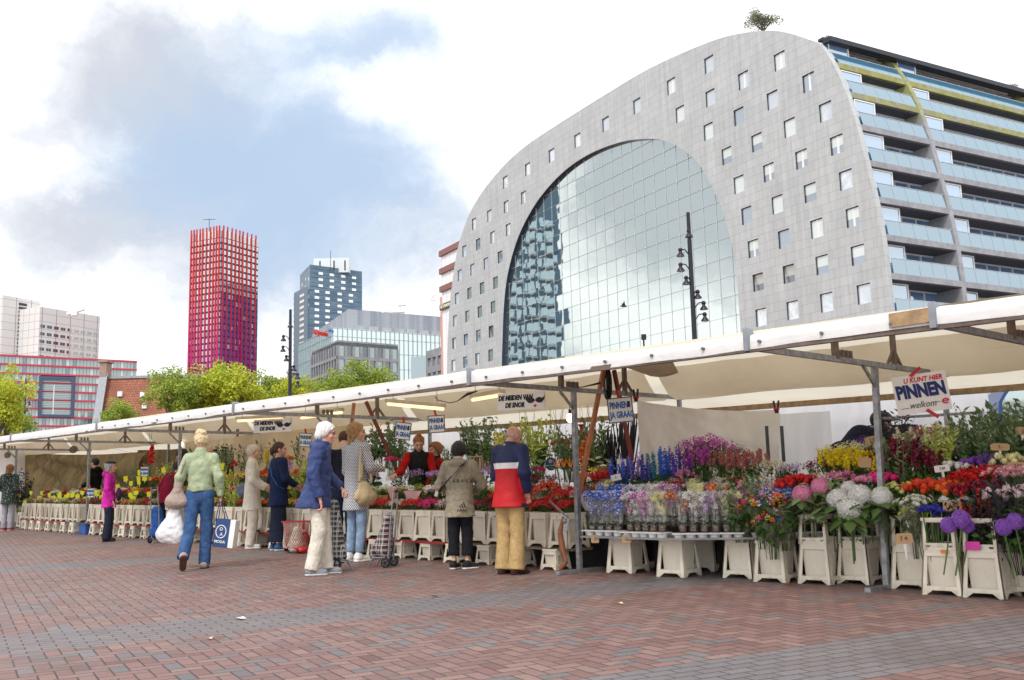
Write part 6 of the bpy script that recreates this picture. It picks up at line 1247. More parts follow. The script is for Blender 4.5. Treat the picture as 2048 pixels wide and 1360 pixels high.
def cloth_mat(name,col,rough=.8,var=.14,bs=90,bump=.15,**k):
    def fn(t,v,b):
        w=t.noise(t.mapv(v,(1.,1.,.62),rot=(.3,.2,0)),9.,5,.62,1.6); rd=t.m('ABSOLUTE',t.m('SUBTRACT',w,.5)); f=t.noise(v,160.,2)
        h=t.m('ADD',t.mr(rd,.0,.14),t.m('MULTIPLY',f,.12 if bump<.5 else .3)); bn=t.new('ShaderNodeBump',{'Strength':.42,'Distance':.022}); t.set(bn.inputs['Height'],h); t.set(b.inputs['Normal'],bn.outputs[0])
        return t.mix(t.mr(rd,.0,.07),tuple(x*.86 for x in col),col)
    return mat(name,rough=rough,var=var,vs=9.,fn=fn,spec=.22,**k)
def hair_mat(name,a,b_): return mat(name,rough=.55,fn=lambda t,v,b:t.mix(t.mr(t.noise(t.mapv(v,(90,90,12)),1.,4,.7),.35,.65),a,b_),var=0,bump=.6,bs=140)
HEAD=[[('e',(0,-.012,.025),(.076,.096,.092)),('e',(0,.022,-.035),(.057,.070,.084)),('e',(0,.066,-.098),(.024,.022,.02)),('c',(0,.088,.018),(0,.113,-.026),.008,.013),('c',(-.013,.098,-.033),(.013,.098,-.033),.009,.009),('c',(-.04,.074,.028),(.04,.074,.028),.013,.013),('c',(-.017,.086,-.064),(.017,.086,-.064),.008,.008),('e',(-.045,.055,-.03),(.022,.022,.024)),('e',(.045,.055,-.03),(.022,.022,.024)),('c',(0,-.012,-.06),(0,-.028,-.15),.054,.05)],[('e',(-.077,-.008,-.01),(.012,.021,.033))],[('e',(.077,-.008,-.01),(.012,.021,.033))]]
HV,HF=nets(HEAD,.0062,.016)
def eyes(q,T,s):
    for sx in (-1,1):
        m=MB(); m.ball(T@Vector((sx*.031,.0885,.006))*s,.0085*s,8,6); m.build('eye',M_eye2,q)
def hand_prims(curl,side,spread=.1):
    # fingers along -z, palm faces +y, thumb on +x*side
    g=[('c',(0,0,0),(0,0,-.035),.024,.03,.55),('c',(-.018,0,-.04),(-.014,.004,-.085),.016,.014,.8),('c',(.018,0,-.04),(.014,.004,-.085),.016,.014,.8)]
    out=[g]
    for i,(x,L) in enumerate(((.030,.070),(.010,.078),(-.010,.073),(-.029,.058))):
        x*=side; p=Vector((x,.004,-.088)); a=curl*.55; f=[]
        for j,(l,r) in enumerate(((.45,.0088),(.32,.008),(.25,.007))):
            d=Vector((x*spread,math.sin(a),-math.cos(a))).normalized(); q=p+d*L*l; f.append(('c',tuple(p),tuple(q),r,r*.92)); p=q; a+=curl
        out.append(f)
    p=Vector((.028*side,.006,-.03)); q=p+Vector((.024*side,.018,-.03)); r_=q+Vector((.004*side,.016+.01*curl,-.028)); out.append([('c',tuple(p),tuple(q),.012,.0095),('c',tuple(q),tuple(r_),.0095,.008)])
    return out
HND={}
def add_hand(m,wr,el,side,curl,palm,s):
    key=(side,round(curl,1))
    if key not in HND: HND[key]=nets(hand_prims(curl,side),.005,.008)
    d=(Vector(wr)-Vector(el)).normalized(); y=Vector(palm); y=(y-d*y.dot(d)).normalized(); z=-d; x=y.cross(z); T=Matrix([[x.x,y.x,z.x,wr[0]],[x.y,y.y,z.y,wr[1]],[x.z,y.z,z.z,wr[2]],[0,0,0,1]])
    V,F=HND[key]; m.add([(T@Vector(v))*s for v in V],F,True)
BASE=dict(pel=(0,0,.95),hipR=(.085,0,.92),hipL=(-.085,0,.92),knR=(.095,.02,.50),knL=(-.095,.02,.50),anR=(.095,-.02,.09),anL=(-.095,-.02,.09),chest=(0,0,1.30),shR=(.17,0,1.42),shL=(-.17,0,1.42),elR=(.235,-.04,1.14),elL=(-.235,-.04,1.14),wrR=(.25,.05,.90),wrL=(-.25,.05,.90),neck=(0,-.01,1.47),head=(0,.02,1.625))
UP=('chest','shR','shL','elR','elL','wrR','wrL','neck','head')
def person(lb,px,fy,ty,rz,top,bottom,hair,skin=None,pose={},lean=0.,hyaw=0.,hpitch=0.,shoe=((.8,.8,.78),(.8,.8,.78)),v=None,girth=1.,hands=(.5,.5),palms=((0,-.2,-1),(0,-.2,-1)),toe=(0,0),fpitch=(0,0),hscale=1.,seed=0,H=None,rot_foot=None,loc=None):
    J={k:Vector(q) for k,q in BASE.items()}; J.update({k:Vector(q) for k,q in pose.items()})
    piv=J['pel']; R_=Matrix.Rotation(-lean,3,'X')
    for k in UP: J[k]=piv+R_@(J[k]-piv)
    if v is None: P=gp(px,fy)
    else:
        P=onv(px,fy,v); P[2]=zg(P[1])
    tz=J['head'].z+.125
    h=at(px,ty,P[1])[2]-zg(P[1]) if H is None else H*tz/1.75
    s=h/tz
    sk=skin or M_skin; m=MB(); T=Matrix.Translation(J['head'])@rotz(hyaw)@rotx(-hpitch-lean*.4)@Matrix.Diagonal((hscale,hscale,hscale,1))
    core=[[('c',J['pel'],J['chest'],.09,.11,.7),('c',J['neck'],J['head']-Vector((0,0.02,.06)),.05,.048),('c',J['shL'],J['shR'],.04,.04)]]
    for a in 'RL': core.append([('c',J['sh'+a],J['el'+a],.043,.035),('c',J['el'+a],J['wr'+a],.034,.024)]); core.append([('c',J['hip'+a],J['kn'+a],.07,.045),('c',J['kn'+a],J['an'+a],.045,.032)])
    addnet(m,core,.02,.02,None,None,s)
    m.add([(T@Vector(q))*s for q in HV],HF,True)
    for i,a in enumerate('RL'): add_hand(m,J['wr'+a],J['el'+a],1 if a=='R' else -1,hands[i],palms[i],s)
    q=m.build('person',sk,None,P,rz); tag(q,lb,'person')
    eyes(q,T,s)
    c=T@Vector((0,.0935,-.064)); m=MB(); m.ball(c*s,.009*s,8,6,(2,.5,.55)); m.build('lips',M_lip,q)
    # hair
    if hair:
        kind,hm=hair; vol=dict(short=.0,bald=0,long=.006,bob=.012,afro=.03,bun=.004,cap=.0).get(kind,.0)
        hr=[('e',(0,-.02,.03),(.086+vol,.104+vol,.098+vol)),('h',(0,.06,.055),(0,.8,-.6)),('-',('e',(0,.07,-.04),(.062,.075,.085)))]
        g=[hr]
        if kind in('bob','long','wild'): g=[hr[:1]+[('c',(-.062,-.03,0),(-.066,-.035,-.11),.035,.03),('c',(.062,-.03,0),(.066,-.035,-.11),.035,.03),('c',(0,-.07,0),(0,-.07,-.13),.05,.045)]+hr[1:]]
        if kind=='bun': g.append([('e',(0,-.10,.07),(.036,.036,.036))])
        if kind=='topbun': g.append([('e',(0,-.01,.145),(.034,.034,.03))])
        if kind=='updo': g.append([('e',(0,-.05,.11),(.062,.055,.04)),('e',(.03,-.06,.12),(.03,.03,.03)),('e',(-.02,-.03,.135),(.03,.03,.025))])
        if kind=='lowbun': g.append([('e',(0,-.125,-.01),(.045,.04,.045)),('e',(.0,-.13,-.06),(.03,.025,.03))])
        if kind=='old': g=[hr[:1]+[('e',(0,-.075,-.02),(.085,.06,.075)),('e',(0,-.02,.05),(.088,.1,.085))]+hr[1:]]
        if kind=='bald': g=[[('c',(-.064,-.04,-.02),(0,-.088,-.03),.017,.019),('c',(.064,-.04,-.02),(0,-.088,-.03),.017,.019)]]
        m=MB(); amp={'bald':.001,'short':.003,'old':.008,'updo':.007,'bob':.006}.get(kind,.005)
        addnet(m,g,.007,.02,folds(amp,120,40,seed+3),T,s); m.build('hair',hm,q)
    # trousers or skirt
    for b in (bottom if isinstance(bottom,list) else [bottom]):
        m=MB(); w=b.get('w',1.)*girth; top_=min(b.get('top',1.04),max(min(x['hem'] for x in (top if isinstance(top,list) else [top]))+.025,.70)); g=[[('c',J['pel']+Vector((0,-.01,-.02)),J['pel']+Vector((0,-.01,.08)),.125*girth,.10*girth,.74),('h',(0,0,top_),(0,0,1))]]
        if b.get('skirt'):
            g=[[('c',(J['pel'].x,J['pel'].y,b['hem']),J['pel']+Vector((0,0,.08)),b['skirt'],.125*girth,.75),('h',(0,0,b['hem']),(0,0,-1))]]
        else:
            for a in 'RL':
                ka,aa=J['kn'+a],J['an'+a]; d=(aa-ka).normalized(); cut=b.get('cuff',.0)
                g.append([('c',J['hip'+a]+Vector((0,0,.02)),ka,.098*w,.072*w),('c',ka,aa+d*.04,.072*w,b.get('ankle',.062)*w),('h',tuple(aa+d*(.035-cut)),tuple(d)),('h',(0,0,top_),(0,0,1))])
        addnet(m,g,b.get('vox',.013),.03,folds(b.get('amp',.004),22,26,seed+9),None,s); m.build(b.get('name','trousers'),b['m'],q)
    # shoes
    for i,a in enumerate('RL'):
        an=J['an'+a]; FT=Matrix.Translation((an.x,an.y,an.z))@rotz(toe[i])@rotx(fpitch[i])
        m=MB(); addnet(m,[[('c',(0,-.035,-.035),(0,.14,-.052),.043,.036,1.),('c',(0,-.01,0),(0,-.02,-.04),.045,.045),('h',(0,0,.03),(0,0,1)),('h',(0,0,-.072),(0,0,-1))]],.0085,.03,None,FT,s); sh=m.build('shoe',cloth_mat('shoe_%s'%('_'.join('%d'%(c_*99) for c_ in shoe[0])),shoe[0]),q)
        m=MB(); addnet(m,[[('c',(0,-.035,-.07),(0,.14,-.07),.047,.042,1.),('h',(0,0,-.066),(0,0,1)),('h',(0,0,-.09),(0,0,-1))]],.0085,.01,None,FT,s); m.build('sole',cloth_mat('sole_%s'%('_'.join('%d'%(c_*99) for c_ in shoe[1])),shoe[1]),sh)
    # tops
    for t_ in (top if isinstance(top,list) else [top]):
        w=t_.get('w',1.)*girth; hem=t_['hem']; fl=t_.get('flare',.15)*girth; g0=[('c',J['pel']+Vector((0,0,.0)),J['chest'],max(.138*w,.152),.147*w,.74),('c',J['chest'],J['neck']+Vector((0,0,-.07)),.13*w,.09*w,.75),('c',J['shL'],J['shR'],.062*w,.062*w)]
        if hem<.93: hx=t_.get('back',0); g0.append(('c',(J['pel'].x,J['pel'].y-hx,hem-.02),J['pel']+Vector((0,0,.08)),fl,.135*w,.84))
        g0.append(('h',(0,0,hem),(0,0,-1))); g0.append(('h',tuple(J['neck']+Vector((0,.02,.055 if t_.get('collar') else .02))),(0,.25,1)))
        if t_.get('collar'): g0.insert(3,('c',J['neck']+Vector((0,0,-.03)),J['neck']+Vector((0,0,.05)),.072*t_['collar'],.066*t_['collar']))
        g=[g0]
        if t_.get('hood'): g.append([('e',J['neck']+Vector((0,-.075,.0)),(.12,.07,.065))])
        if not t_.get('vest'):
            for a in 'RL':
                sh_,e_,w_=J['sh'+a],J['el'+a],J['wr'+a]; d=(w_-e_).normalized(); sl=t_.get('sleeve',1.)
                if sl>.6: g.append([('c',sh_,e_,.066*w,.055*w),('c',e_,w_,.056*w,.043*w),('h',tuple(w_-d*(.02+(1-sl)*.24)),tuple(d))])
                else: g.append([('c',sh_,e_,.064*w,.055*w),('h',tuple(sh_.lerp(e_,.75)),tuple((e_-sh_).normalized()))])
        m=MB(); addnet(m,g,t_.get('vox',.0125),t_.get('k',.035),folds(t_.get('amp',.0055),20,22,seed),None,s); m.build(t_.get('name','jacket'),t_['m'],q)
    return q,J,s
def strap(q,pts,w,m,s,name='strap',th=.006):
    b=MB()
    for a,c in zip(pts,pts[1:]): b.bar(Vector(a)*s,Vector(c)*s,w,th)
    return b.build(name,m,q)
H_white=hair_mat('white_hair',(.70,.70,.70),(.86,.86,.86)); H_blond=hair_mat('blond_hair',(.55,.38,.18),(.82,.68,.44)); H_dblond=hair_mat('dark_blond_hair',(.24,.13,.045),(.50,.31,.13)); H_brown=hair_mat('brown_hair',(.035,.015,.01),(.11,.045,.03)); H_black=hair_mat('black_hair',(.008,.007,.008),(.03,.025,.03)); H_ging=hair_mat('ginger_hair',(.20,.07,.02),(.42,.18,.06)); H_grey=hair_mat('grey_hair',(.30,.29,.28),(.55,.54,.52)); H_fringe=hair_mat('thin_grey_hair',(.42,.33,.28),(.55,.46,.40)); H_cream=hair_mat('ash_blond_hair',(.50,.42,.32),(.76,.70,.60))
def jean(n,c): return cloth_mat(n,c,.85,.25,120,.3)
# old man in the blue rain jacket
M_rain=cloth_mat('blue_rain_jacket',(.038,.062,.185),.42,.12,12,.25); M_crm=cloth_mat('cream_cotton',(.76,.71,.62),.85,.06)
q,J,s=person('old man with long white hair, glasses, blue rain jacket and cream trousers, in profile',636,1150,846,-1.45,dict(m=M_rain,hem=.76,flare=.245,back=.05,w=1.2,collar=1.15,hood=1,amp=.007),dict(m=M_crm,w=1.1,ankle=.072,cuff=.01,amp=.005),('old',H_white),M_skin2,pose=dict(elR=(.245,-.05,1.15),wrR=(.25,.04,.86),elL=(-.22,.08,1.15),wrL=(-.17,.26,.98),anL=(-.09,.09,.09),knL=(-.09,.06,.50),anR=(.10,-.06,.09),head=(0,.075,1.615),neck=(0,.03,1.47)),lean=.03,shoe=((.26,.27,.30),(.55,.55,.56)),hands=(.9,1.3),hpitch=.1,seed=1)
hd=J['head']; m=MB(); 
for sx in (-1,1): m.tube([(Vector((sx*.075,-.0,.0))+hd)*s,(Vector((sx*.06,.085,.006))+hd)*s],.0025*s,5); m.bar((Vector((sx*.055,.1,.018))+hd)*s,(Vector((sx*.012,.104,.018))+hd)*s,.004,.004); m.bar((Vector((sx*.055,.1,-.008))+hd)*s,(Vector((sx*.012,.104,-.008))+hd)*s,.004,.004)
m.bar((Vector((-.015,.105,.012))+hd)*s,(Vector((.015,.105,.012))+hd)*s,.004,.004); m.build('glasses',M_blk,q)
MAN=q
def plaid(c0,c1,c2,f=17.):
    def fn(t,v,b):
        x,y,z=t.sep(v); u=t.m('ADD',x,y); A=t.m('FRACT',t.m('MULTIPLY',u,f)); Bz=t.m('FRACT',t.m('MULTIPLY',z,f))
        la=t.m('ADD',t.m('LESS_THAN',A,.14),t.m('MULTIPLY',t.m('LESS_THAN',t.m('ABSOLUTE',t.m('SUBTRACT',A,.32)),.05),1.)); lb=t.m('ADD',t.m('LESS_THAN',Bz,.14),t.m('LESS_THAN',t.m('ABSOLUTE',t.m('SUBTRACT',Bz,.32)),.05))
        da=t.m('GREATER_THAN',A,.6); db=t.m('GREATER_THAN',Bz,.6)
        c=t.mix(t.m('MULTIPLY',t.m('ADD',da,db),.4),c0,c2); return t.mix(t.m('MINIMUM',t.m('MULTIPLY',t.m('ADD',la,lb),.75),1.),c,c1)
    return fn
M_plaid=mat('black_white_plaid',fn=plaid((.02,.02,.022),(.62,.62,.6),(.05,.05,.055)),rough=.8,var=.1,vs=12,bump=.3,bs=20); M_plaid2=mat('burgundy_plaid',fn=plaid((.02,.015,.02),(.60,.58,.57),(.09,.02,.035),15.),rough=.8,var=.1,bump=.3,bs=20)
def trolley(px,fy,rz,lb,mt,bw=1.,*,H=.98,slump=.1,tall=0.,handle=True,wr=.085,wheelc=None):
    P=gp(px,fy); q=thing('shopping_trolley',lb,'shopping trolley',P,rz); m=MB()
    for sx in (-.08,.08): m.tube([(sx,-.02,.08),(sx,-.07,.62),(sx*.8,-.10,H)],.010,8)
    m.tube([(-.08,-.10,H),(.08,-.10,H)],.012,8); m.tube([(-.11,.16,.12),(-.11,.22,.02)],.01,6); m.tube([(.11,.16,.12),(.11,.22,.02)],.01,6); m.tube([(-.11,-.0,.12),(-.11,.18,.12),(.11,.18,.12),(.11,0,.12)],.008,6); f=m.build('frame',M_gal,q)
    m=MB(); g=[[('c',(-.07*bw,.05,.18),(-.04,-.0,.60+tall),.085*bw,.05*bw),('c',(.07*bw,.05,.18),(.04,-.0,.60+tall),.085*bw,.05*bw),('c',(0,.06,.2),(0,0,.60+tall),.10*bw,.055*bw),('c',(0,.07+slump,.17),(0,.03,.5),.10*bw,.05*bw)]]
    addnet(m,g,.012,.06,folds(.006,26,20,int(px))); m.build('bag',mt,q)
    for sx in (-.12,.12):
        m=MB(); m.cyl((sx-.012,-.01,wr),(sx+.012,-.01,wr),wr,wr,20); m.k=1; m.cyl((sx-.016,-.01,wr),(sx+.016,-.01,wr),wr*.66,wr*.66,14); 
        m.k=0
        for a in range(5): m.bar((sx-.018 if sx<0 else sx+.018,-.01,wr),(sx-.018 if sx<0 else sx+.018,-.01+math.cos(a*1.257)*wr*.75,wr+math.sin(a*1.257)*wr*.75),.008,.014)
        m.build('wheel',[mat('rubber'),wheelc or M_gal],q)
    m=MB(); m.tube([(-.05,-.1,H),(.05,-.1,H)],.018,8); m.build('grip',M_blk,q); return q
trolley(668,1143,-1.3,'tall black and white plaid shopping trolley held by the white haired man',M_plaid,.72,H=.98,slump=0.,tall=.2,wr=.085,wheelc=mat('wheel_grey',(.30,.31,.32),.5))
trolley(778,1134,1.25,'slumped plaid shopping trolley standing alone beside the patterned coat',M_plaid2,.68,H=.93,slump=.13,wr=.06,wheelc=mat('hub_grey'))
trolley(312,1086,-.2,'blue shopping trolley pulled by the person in the maroon jacket',cloth_mat('trolley_blue',(.02,.085,.32),.6),1.,H=1.0,slump=.05,wr=.07)
# woman in the green bomber jacket
M_gr=cloth_mat('pale_green_bomber',(.40,.475,.30),.42,.10,14,.3); M_jb=jean('blue_jeans',(.045,.105,.25))
q,J,s=person('woman with blond updo walking away in pale green bomber jacket and jeans, carrying bags',397,1138,864,.12,dict(m=M_gr,hem=.985,w=1.0,collar=1.0,amp=.007,sleeve=1.),dict(m=M_jb,w=.98,ankle=.072,amp=.006),('updo',H_blond),pose=dict(shL=(-.155,0,1.41),shR=(.155,0,1.41),elL=(-.25,-.04,1.17),wrL=(-.29,.02,.93),elR=(.235,-.03,1.16),wrR=(.25,.05,.90),knL=(-.11,-.04,.50),anL=(-.13,-.32,.19),knR=(.08,.07,.50),anR=(.06,.06,.09)),shoe=((.45,.36,.33),(.13,.06,.05)),fpitch=(0,-.85),toe=(0,.25),hands=(1.2,1.2),palms=((-1,0,0),(1,0,0)),seed=2)
GW=(q,J,s)
M_tan=cloth_mat('taupe_leather',(.40,.31,.27),.55,.1,25,.3); m=MB(); addnet(m,[[('c',(-.36,-.03,.86),(-.20,-.03,.86),.065,.065,1.),('c',(-.29,-.03,.88),(-.26,-.04,1.06),.12,.03,.7),('c',(-.27,-.04,1.0),(-.25,-.05,1.2),.04,.018)]],.011,.05,folds(.006,30,30,4))
P=gp(397,1138); W0=lambda q_,x,y,z:q_.matrix_world@Vector((x,y,z))
def held(q,name,lb,cat): # a thing carried by a person, placed in that person's frame
    return thing(name,lb,cat,q.location,q.rotation_euler[2])
h=held(q,'shoulder_bag','taupe slouchy shoulder bag of the woman in the green bomber jacket','bag'); o=m.build('bag_body',M_tan,h); o.scale=(s,s,s)
m=MB(); m.tube([(-.25,-.09,1.15),(-.2,-.10,1.32),(-.15,-.03,1.47),(-.14,.06,1.40),(-.2,.1,1.15)],.014,6); o=m.build('shoulder_strap',M_tan,h); o.scale=(s,s,s)
M_plas=mat('white_plastic_bag',(.86,.86,.87),.35,var=.03,bump=.8,bs=14,trans=.25)
h=held(q,'plastic_bag','white plastic carrier bag hanging from the blond woman left hand','bag'); m=MB(); addnet(m,[[('c',(-.30,.02,.87),(-.34,.02,.55),.02,.13,.6),('c',(-.44,.02,.45),(-.28,.02,.42),.10,.10,.8)]],.012,.06,folds(.008,30,18,8)); o=m.build('bag_body',M_plas,h); o.scale=(s,s,s)
M_nav=mat('navy_gloss_bag',(.02,.06,.19),.35,var=.08); h=held(q,'shopping_bag','navy paper carrier bag with white ring emblem and white side panel','bag'); m=MB()
bx=[(.10,-.16),(.30,-.05),(.46,.06),(.26,-.02)]
m.M=Matrix.Translation((.29,.05,.20))@Matrix.Rotation(.12,4,'Y')@rotz(-.25); m.box(-.12,.08,-.07,.07,.06,.42); m.k=1; m.box(.081,.15,-.07,.07,.065,.42); 
o=m.build('bag_body',[M_nav,M_white],h); o.scale=(s,s,s); m=MB(); m.tube([(.20,.0,.60),(.25,.05,.88),(.33,.0,.59)],.006,5); m.tube([(.22,.1,.60),(.26,.06,.88),(.35,.1,.59)],.006,5); o=m.build('handles',mat('navy_cord',(.02,.03,.10),.6),h); o.scale=(s,s,s)
m=MB(); TM_=Matrix.Translation((.29,.05,.20))@Matrix.Rotation(.12,4,'Y')@rotz(-.25)
for i in range(24): a,b_=i*.2618,(i+1)*.2618; m.M=TM_; m.bar((-.03+.068*math.cos(a),-.0735,.26+.08*math.sin(a)),(-.03+.068*math.cos(b_),-.0735,.26+.08*math.sin(b_)),.004,.010)
o=m.build('ring_emblem',M_white,h); o.scale=(s,s,s)
for tx,z,sz,xx in (('O',.29,.06,-.03),('A',.225,.055,-.02),('MODA',.13,.048,-.03)):
    o=text(tx,sz*s,M_white,h,TM_@Vector((xx,-.0745,z))*s,(math.pi/2,.12,-.25),bold=.001)
# white coat woman
M_coat=cloth_mat('cream_coat',(.78,.72,.62),.8,.05)
q,J,s=person('elderly woman with short ash blond hair in a cream coat and cream trousers, in profile',503,1097,889,-1.4,dict(m=M_coat,hem=.64,flare=.19,w=1.06,collar=.9,amp=.005,name='coat'),dict(m=cloth_mat('beige_trousers',(.68,.61,.53),.85,.06),w=1.05,ankle=.075),('short',H_cream),M_skin,pose=dict(elR=(.23,.02,1.14),wrR=(.16,.24,.99),elL=(-.22,.04,1.14),wrL=(-.06,.26,1.0)),shoe=((.72,.71,.69),(.78,.78,.76)),hands=(.9,.9),palms=((-1,0,0),(1,0,0)),seed=3)
h=held(q,'handbag','blue grey handbag hanging behind the elbow of the cream coat','bag'); m=MB(); addnet(m,[[('c',(-.2,-.22,.99),(-.2,-.12,.99),.07,.07,1.),('c',(-.2,-.17,1.05),(-.2,-.17,.95),.06,.09)]],.011,.04,folds(.003,30,30,4)); o=m.build('bag_body',cloth_mat('slate_leather',(.13,.17,.23),.5),h); o.scale=(s,s,s); m=MB(); m.tube([(-.2,-.2,1.08),(-.19,-.1,1.3),(-.17,-.02,1.46)],.008,5); o=m.build('strap',M_blk,h); o.scale=(s,s,s)
# navy cardigan woman
M_ncar=cloth_mat('navy_knit',(.011,.022,.075),.85,.12,60,.4)
q,J,s=person('woman with dark brown bun in navy cardigan and long navy skirt, facing the flowers',556,1101,884,-.95,dict(m=M_ncar,hem=.72,flare=.19,w=1.12,amp=.006,name='cardigan'),dict(m=cloth_mat('dark_navy_skirt',(.012,.016,.04),.85),skirt=.19,hem=.14,name='skirt'),('lowbun',H_brown),pose=dict(elR=(.24,.02,1.15),wrR=(.15,.24,1.04),wrL=(-.12,.24,1.05)),shoe=((.05,.10,.22),(.6,.62,.65)),hyaw=-.45,seed=4)
strap(q,[(-.14,-.07,1.47),(-.05,-.135,1.38),(.08,-.15,1.2),(.20,-.1,1.03),(.24,.0,.98)],.02,cloth_mat('blue_strap',(.03,.12,.40),.5),s)
# red and white net basket cart
P=gp(592,1106); h=thing('net_cart','red based shopping cart with white and red netting and wrapped plants','cart',P,-.8); m=MB(); addnet(m,[[('c',(-.17,0,.05),(.2,0,.05),.06,.06,1.6),('h',(0,0,.09),(0,0,1)),('h',(0,0,.02),(0,0,-1))]],.014,.02); m.build('base',M_red,h)
m=MB()
for i in range(34):
    a=i*6.2832/34
    for sg in (-1,1):
        pts=[]
        for j in range(8):
            z=.08+j*.055; r=.15+.03*math.cos(j*.55)+.01*j; an=a+sg*j*.16; pts.append((math.cos(an)*r*1.15,math.sin(an)*r,z))
        m.k=1 if math.cos(a)>.1 else 0; m.tube(pts,.0035,3)
for r_,z in ((.21,.47),): 
    for i in range(24): a,b_=i*.2618,(i+1)*.2618; m.k=1; m.cyl((math.cos(a)*r_*1.15,math.sin(a)*r_,z),(math.cos(b_)*r_*1.15,math.sin(b_)*r_,z),.008,None,5)
m.build('netting',[mat('net_white',(.66,.62,.56),.6),M_red],h)
m=MB(); addnet(m,[[('c',(0,0,.12),(.02,0,.34),.12,.05,1.)]],.014,.02,folds(.012,40,40,2)); m.build('wrapped_plants',mat('printed_paper',fn=lambda t,v,b:t.ramp(t.noise(v,9.,3),[(.4,(.72,.66,.55)),(.5,(.35,.55,.40)),(.58,(.75,.72,.66)),(.68,(.6,.2,.15))]),rough=.6),h)
# man in black polo
person('man in black polo shirt and dark jeans seen from behind, beside the patterned coat',688,1112,862,.1,dict(m=cloth_mat('black_polo',(.012,.014,.028),.85),hem=.92,sleeve=.5,w=1.08,name='polo_shirt'),dict(m=jean('dark_jeans',(.018,.03,.075)),w=1.08),('short',H_brown),lean=.12,hpitch=.6,pose=dict(wrR=(.2,.2,1.02),wrL=(-.2,.2,1.02)),shoe=((.05,.05,.05),(.05,.05,.05)),seed=5)
# patterned coat woman
def dots(t,v,b):
    x,y,z=t.sep(v); f=27.; a=t.m('MULTIPLY',t.m('ADD',x,t.m('MULTIPLY',y,.9)),f); c=t.m('MULTIPLY',z,f)
    p=t.m('PINGPONG',t.m('ADD',a,c),.5); r=t.m('PINGPONG',t.m('SUBTRACT',a,c),.5); k=t.m('GREATER_THAN',t.m('MINIMUM',p,r),.155); k2=t.m('LESS_THAN',t.m('MAXIMUM',t.m('SUBTRACT',.5,p),t.m('SUBTRACT',.5,r)),.0)
    return t.mix(k,(.70,.70,.72),(.022,.028,.055))
q,J,s=person('woman with dark blond bob in navy diamond patterned coat and light jeans holding tote bag',712,1123,846,-.75,dict(m=mat('diamond_coat',fn=dots,rough=.8,var=.05),hem=.64,flare=.185,w=1.1,amp=.004,name='coat',collar=.85),dict(m=jean('light_jeans',(.24,.34,.48)),w=.86,ankle=.06,cuff=.06),('bob',H_dblond),pose=dict(elR=(.26,.03,1.17),wrR=(.17,.28,1.16),elL=(-.24,.05,1.14),wrL=(-.1,.26,1.12)),hyaw=-.6,shoe=((.78,.78,.77),(.82,.82,.8)),hands=(.9,.9),palms=((-1,0,0),(1,0,0)),seed=6)
M_tote=mat('beige_tote',(.50,.39,.23),.75,var=.12,vs=5,bump=.5,bs=16); h=held(q,'tote_bag','large beige slouchy tote on the shoulder of the patterned coat','bag'); m=MB(); addnet(m,[[('c',(.27,-.09,.95),(.27,-.05,.82),.05,.085,1.5),('e',(.27,-.07,.80),(.07,.15,.11)),('c',(.25,-.12,1.05),(.23,-.09,1.22),.03,.02)]],.011,.04,folds(.006,34,16,4)); o=m.build('bag_body',M_tote,h); o.scale=(s,s,s); m=MB(); m.tube([(.27,-.15,1.0),(.22,-.1,1.3),(.17,-.03,1.50),(.2,.05,1.3),(.28,.03,1.0)],.016,6); o=m.build('handles',M_tote,h); o.scale=(s,s,s)
# sellers
M_rs=cloth_mat('red_sweater',(.50,.012,.012),.85); M_bv=cloth_mat('black_gilet',(.012,.012,.014),.7)
q,J,s=person('seller with ginger top bun, red sleeves and black gilet handing over pink flowers',838,985,871,3.3,[dict(m=M_rs,hem=.9,w=.98,name='sweater'),dict(m=M_bv,hem=.88,w=1.07,vest=1,collar=.95,name='gilet')],dict(m=cloth_mat('black_trousers',(.012,.012,.016),.85)),('topbun',H_ging),pose=dict(elR=(.28,.12,1.20),wrR=(.38,.34,1.18),elL=(-.22,.10,1.17),wrL=(-.10,.24,.95)),lean=.12,hpitch=.45,v=1.25,shoe=((.05,.05,.05),(.05,.05,.05)),H=None,seed=7)
fpx(782,925,.85,'gerbera','magenta','bunch of magenta gerberas held out by the seller with the bun',s=.8)
person('seller with short curly ginger hair, black gilet over red sleeves, looking left',873,985,886,2.1,[dict(m=M_rs,hem=.9,w=.98,name='sweater'),dict(m=M_bv,hem=.88,w=1.07,vest=1,collar=1.05,name='gilet')],dict(m=cloth_mat('black_trousers',(.012,.012,.016)),w=1.),('afro',H_ging),v=1.75,pose=dict(elR=(.25,.08,1.17),wrR=(.15,.26,1.02)),shoe=((.05,.05,.05),(.05,.05,.05)),seed=8,hscale=.96)
# khaki jacket woman
M_kh=cloth_mat('khaki_nylon',(.34,.30,.215),.55,.10,14,.35)
q,J,s=person('woman with short black hair in oversized khaki jacket and cropped black trousers, from behind',922,1138,886,-.12,dict(m=M_kh,hem=.72,flare=.215,w=1.3,hood=1,amp=.008,name='jacket',back=.02),dict(m=cloth_mat('black_cropped',(.010,.011,.016),.8),w=1.08,ankle=.072,cuff=.13),('afro',H_black),pose=dict(elR=(.30,.10,1.16),wrR=(.16,.28,1.06),elL=(-.30,.10,1.16),wrL=(-.16,.28,1.06)),shoe=((.02,.02,.02),(.74,.74,.72)),toe=(-.9,-.3),hpitch=.35,seed=9,hscale=.97)
strap(q,[(.10,-.10,1.50),(.06,-.17,1.42),(-.08,-.205,1.28),(-.20,-.19,1.15),(-.27,-.10,1.07)],.045,M_blk,s)
for i,ch in enumerate('CALABASAS'):
    a=(i-4)*.062; x=.02+a*.95; text(ch,.052,M_ink,q,Vector((x,-.232+1.7*x*x,1.215-a*a*.35))*s,(math.pi/2,-a*.9,a*2.0),bold=.001)
m=MB()
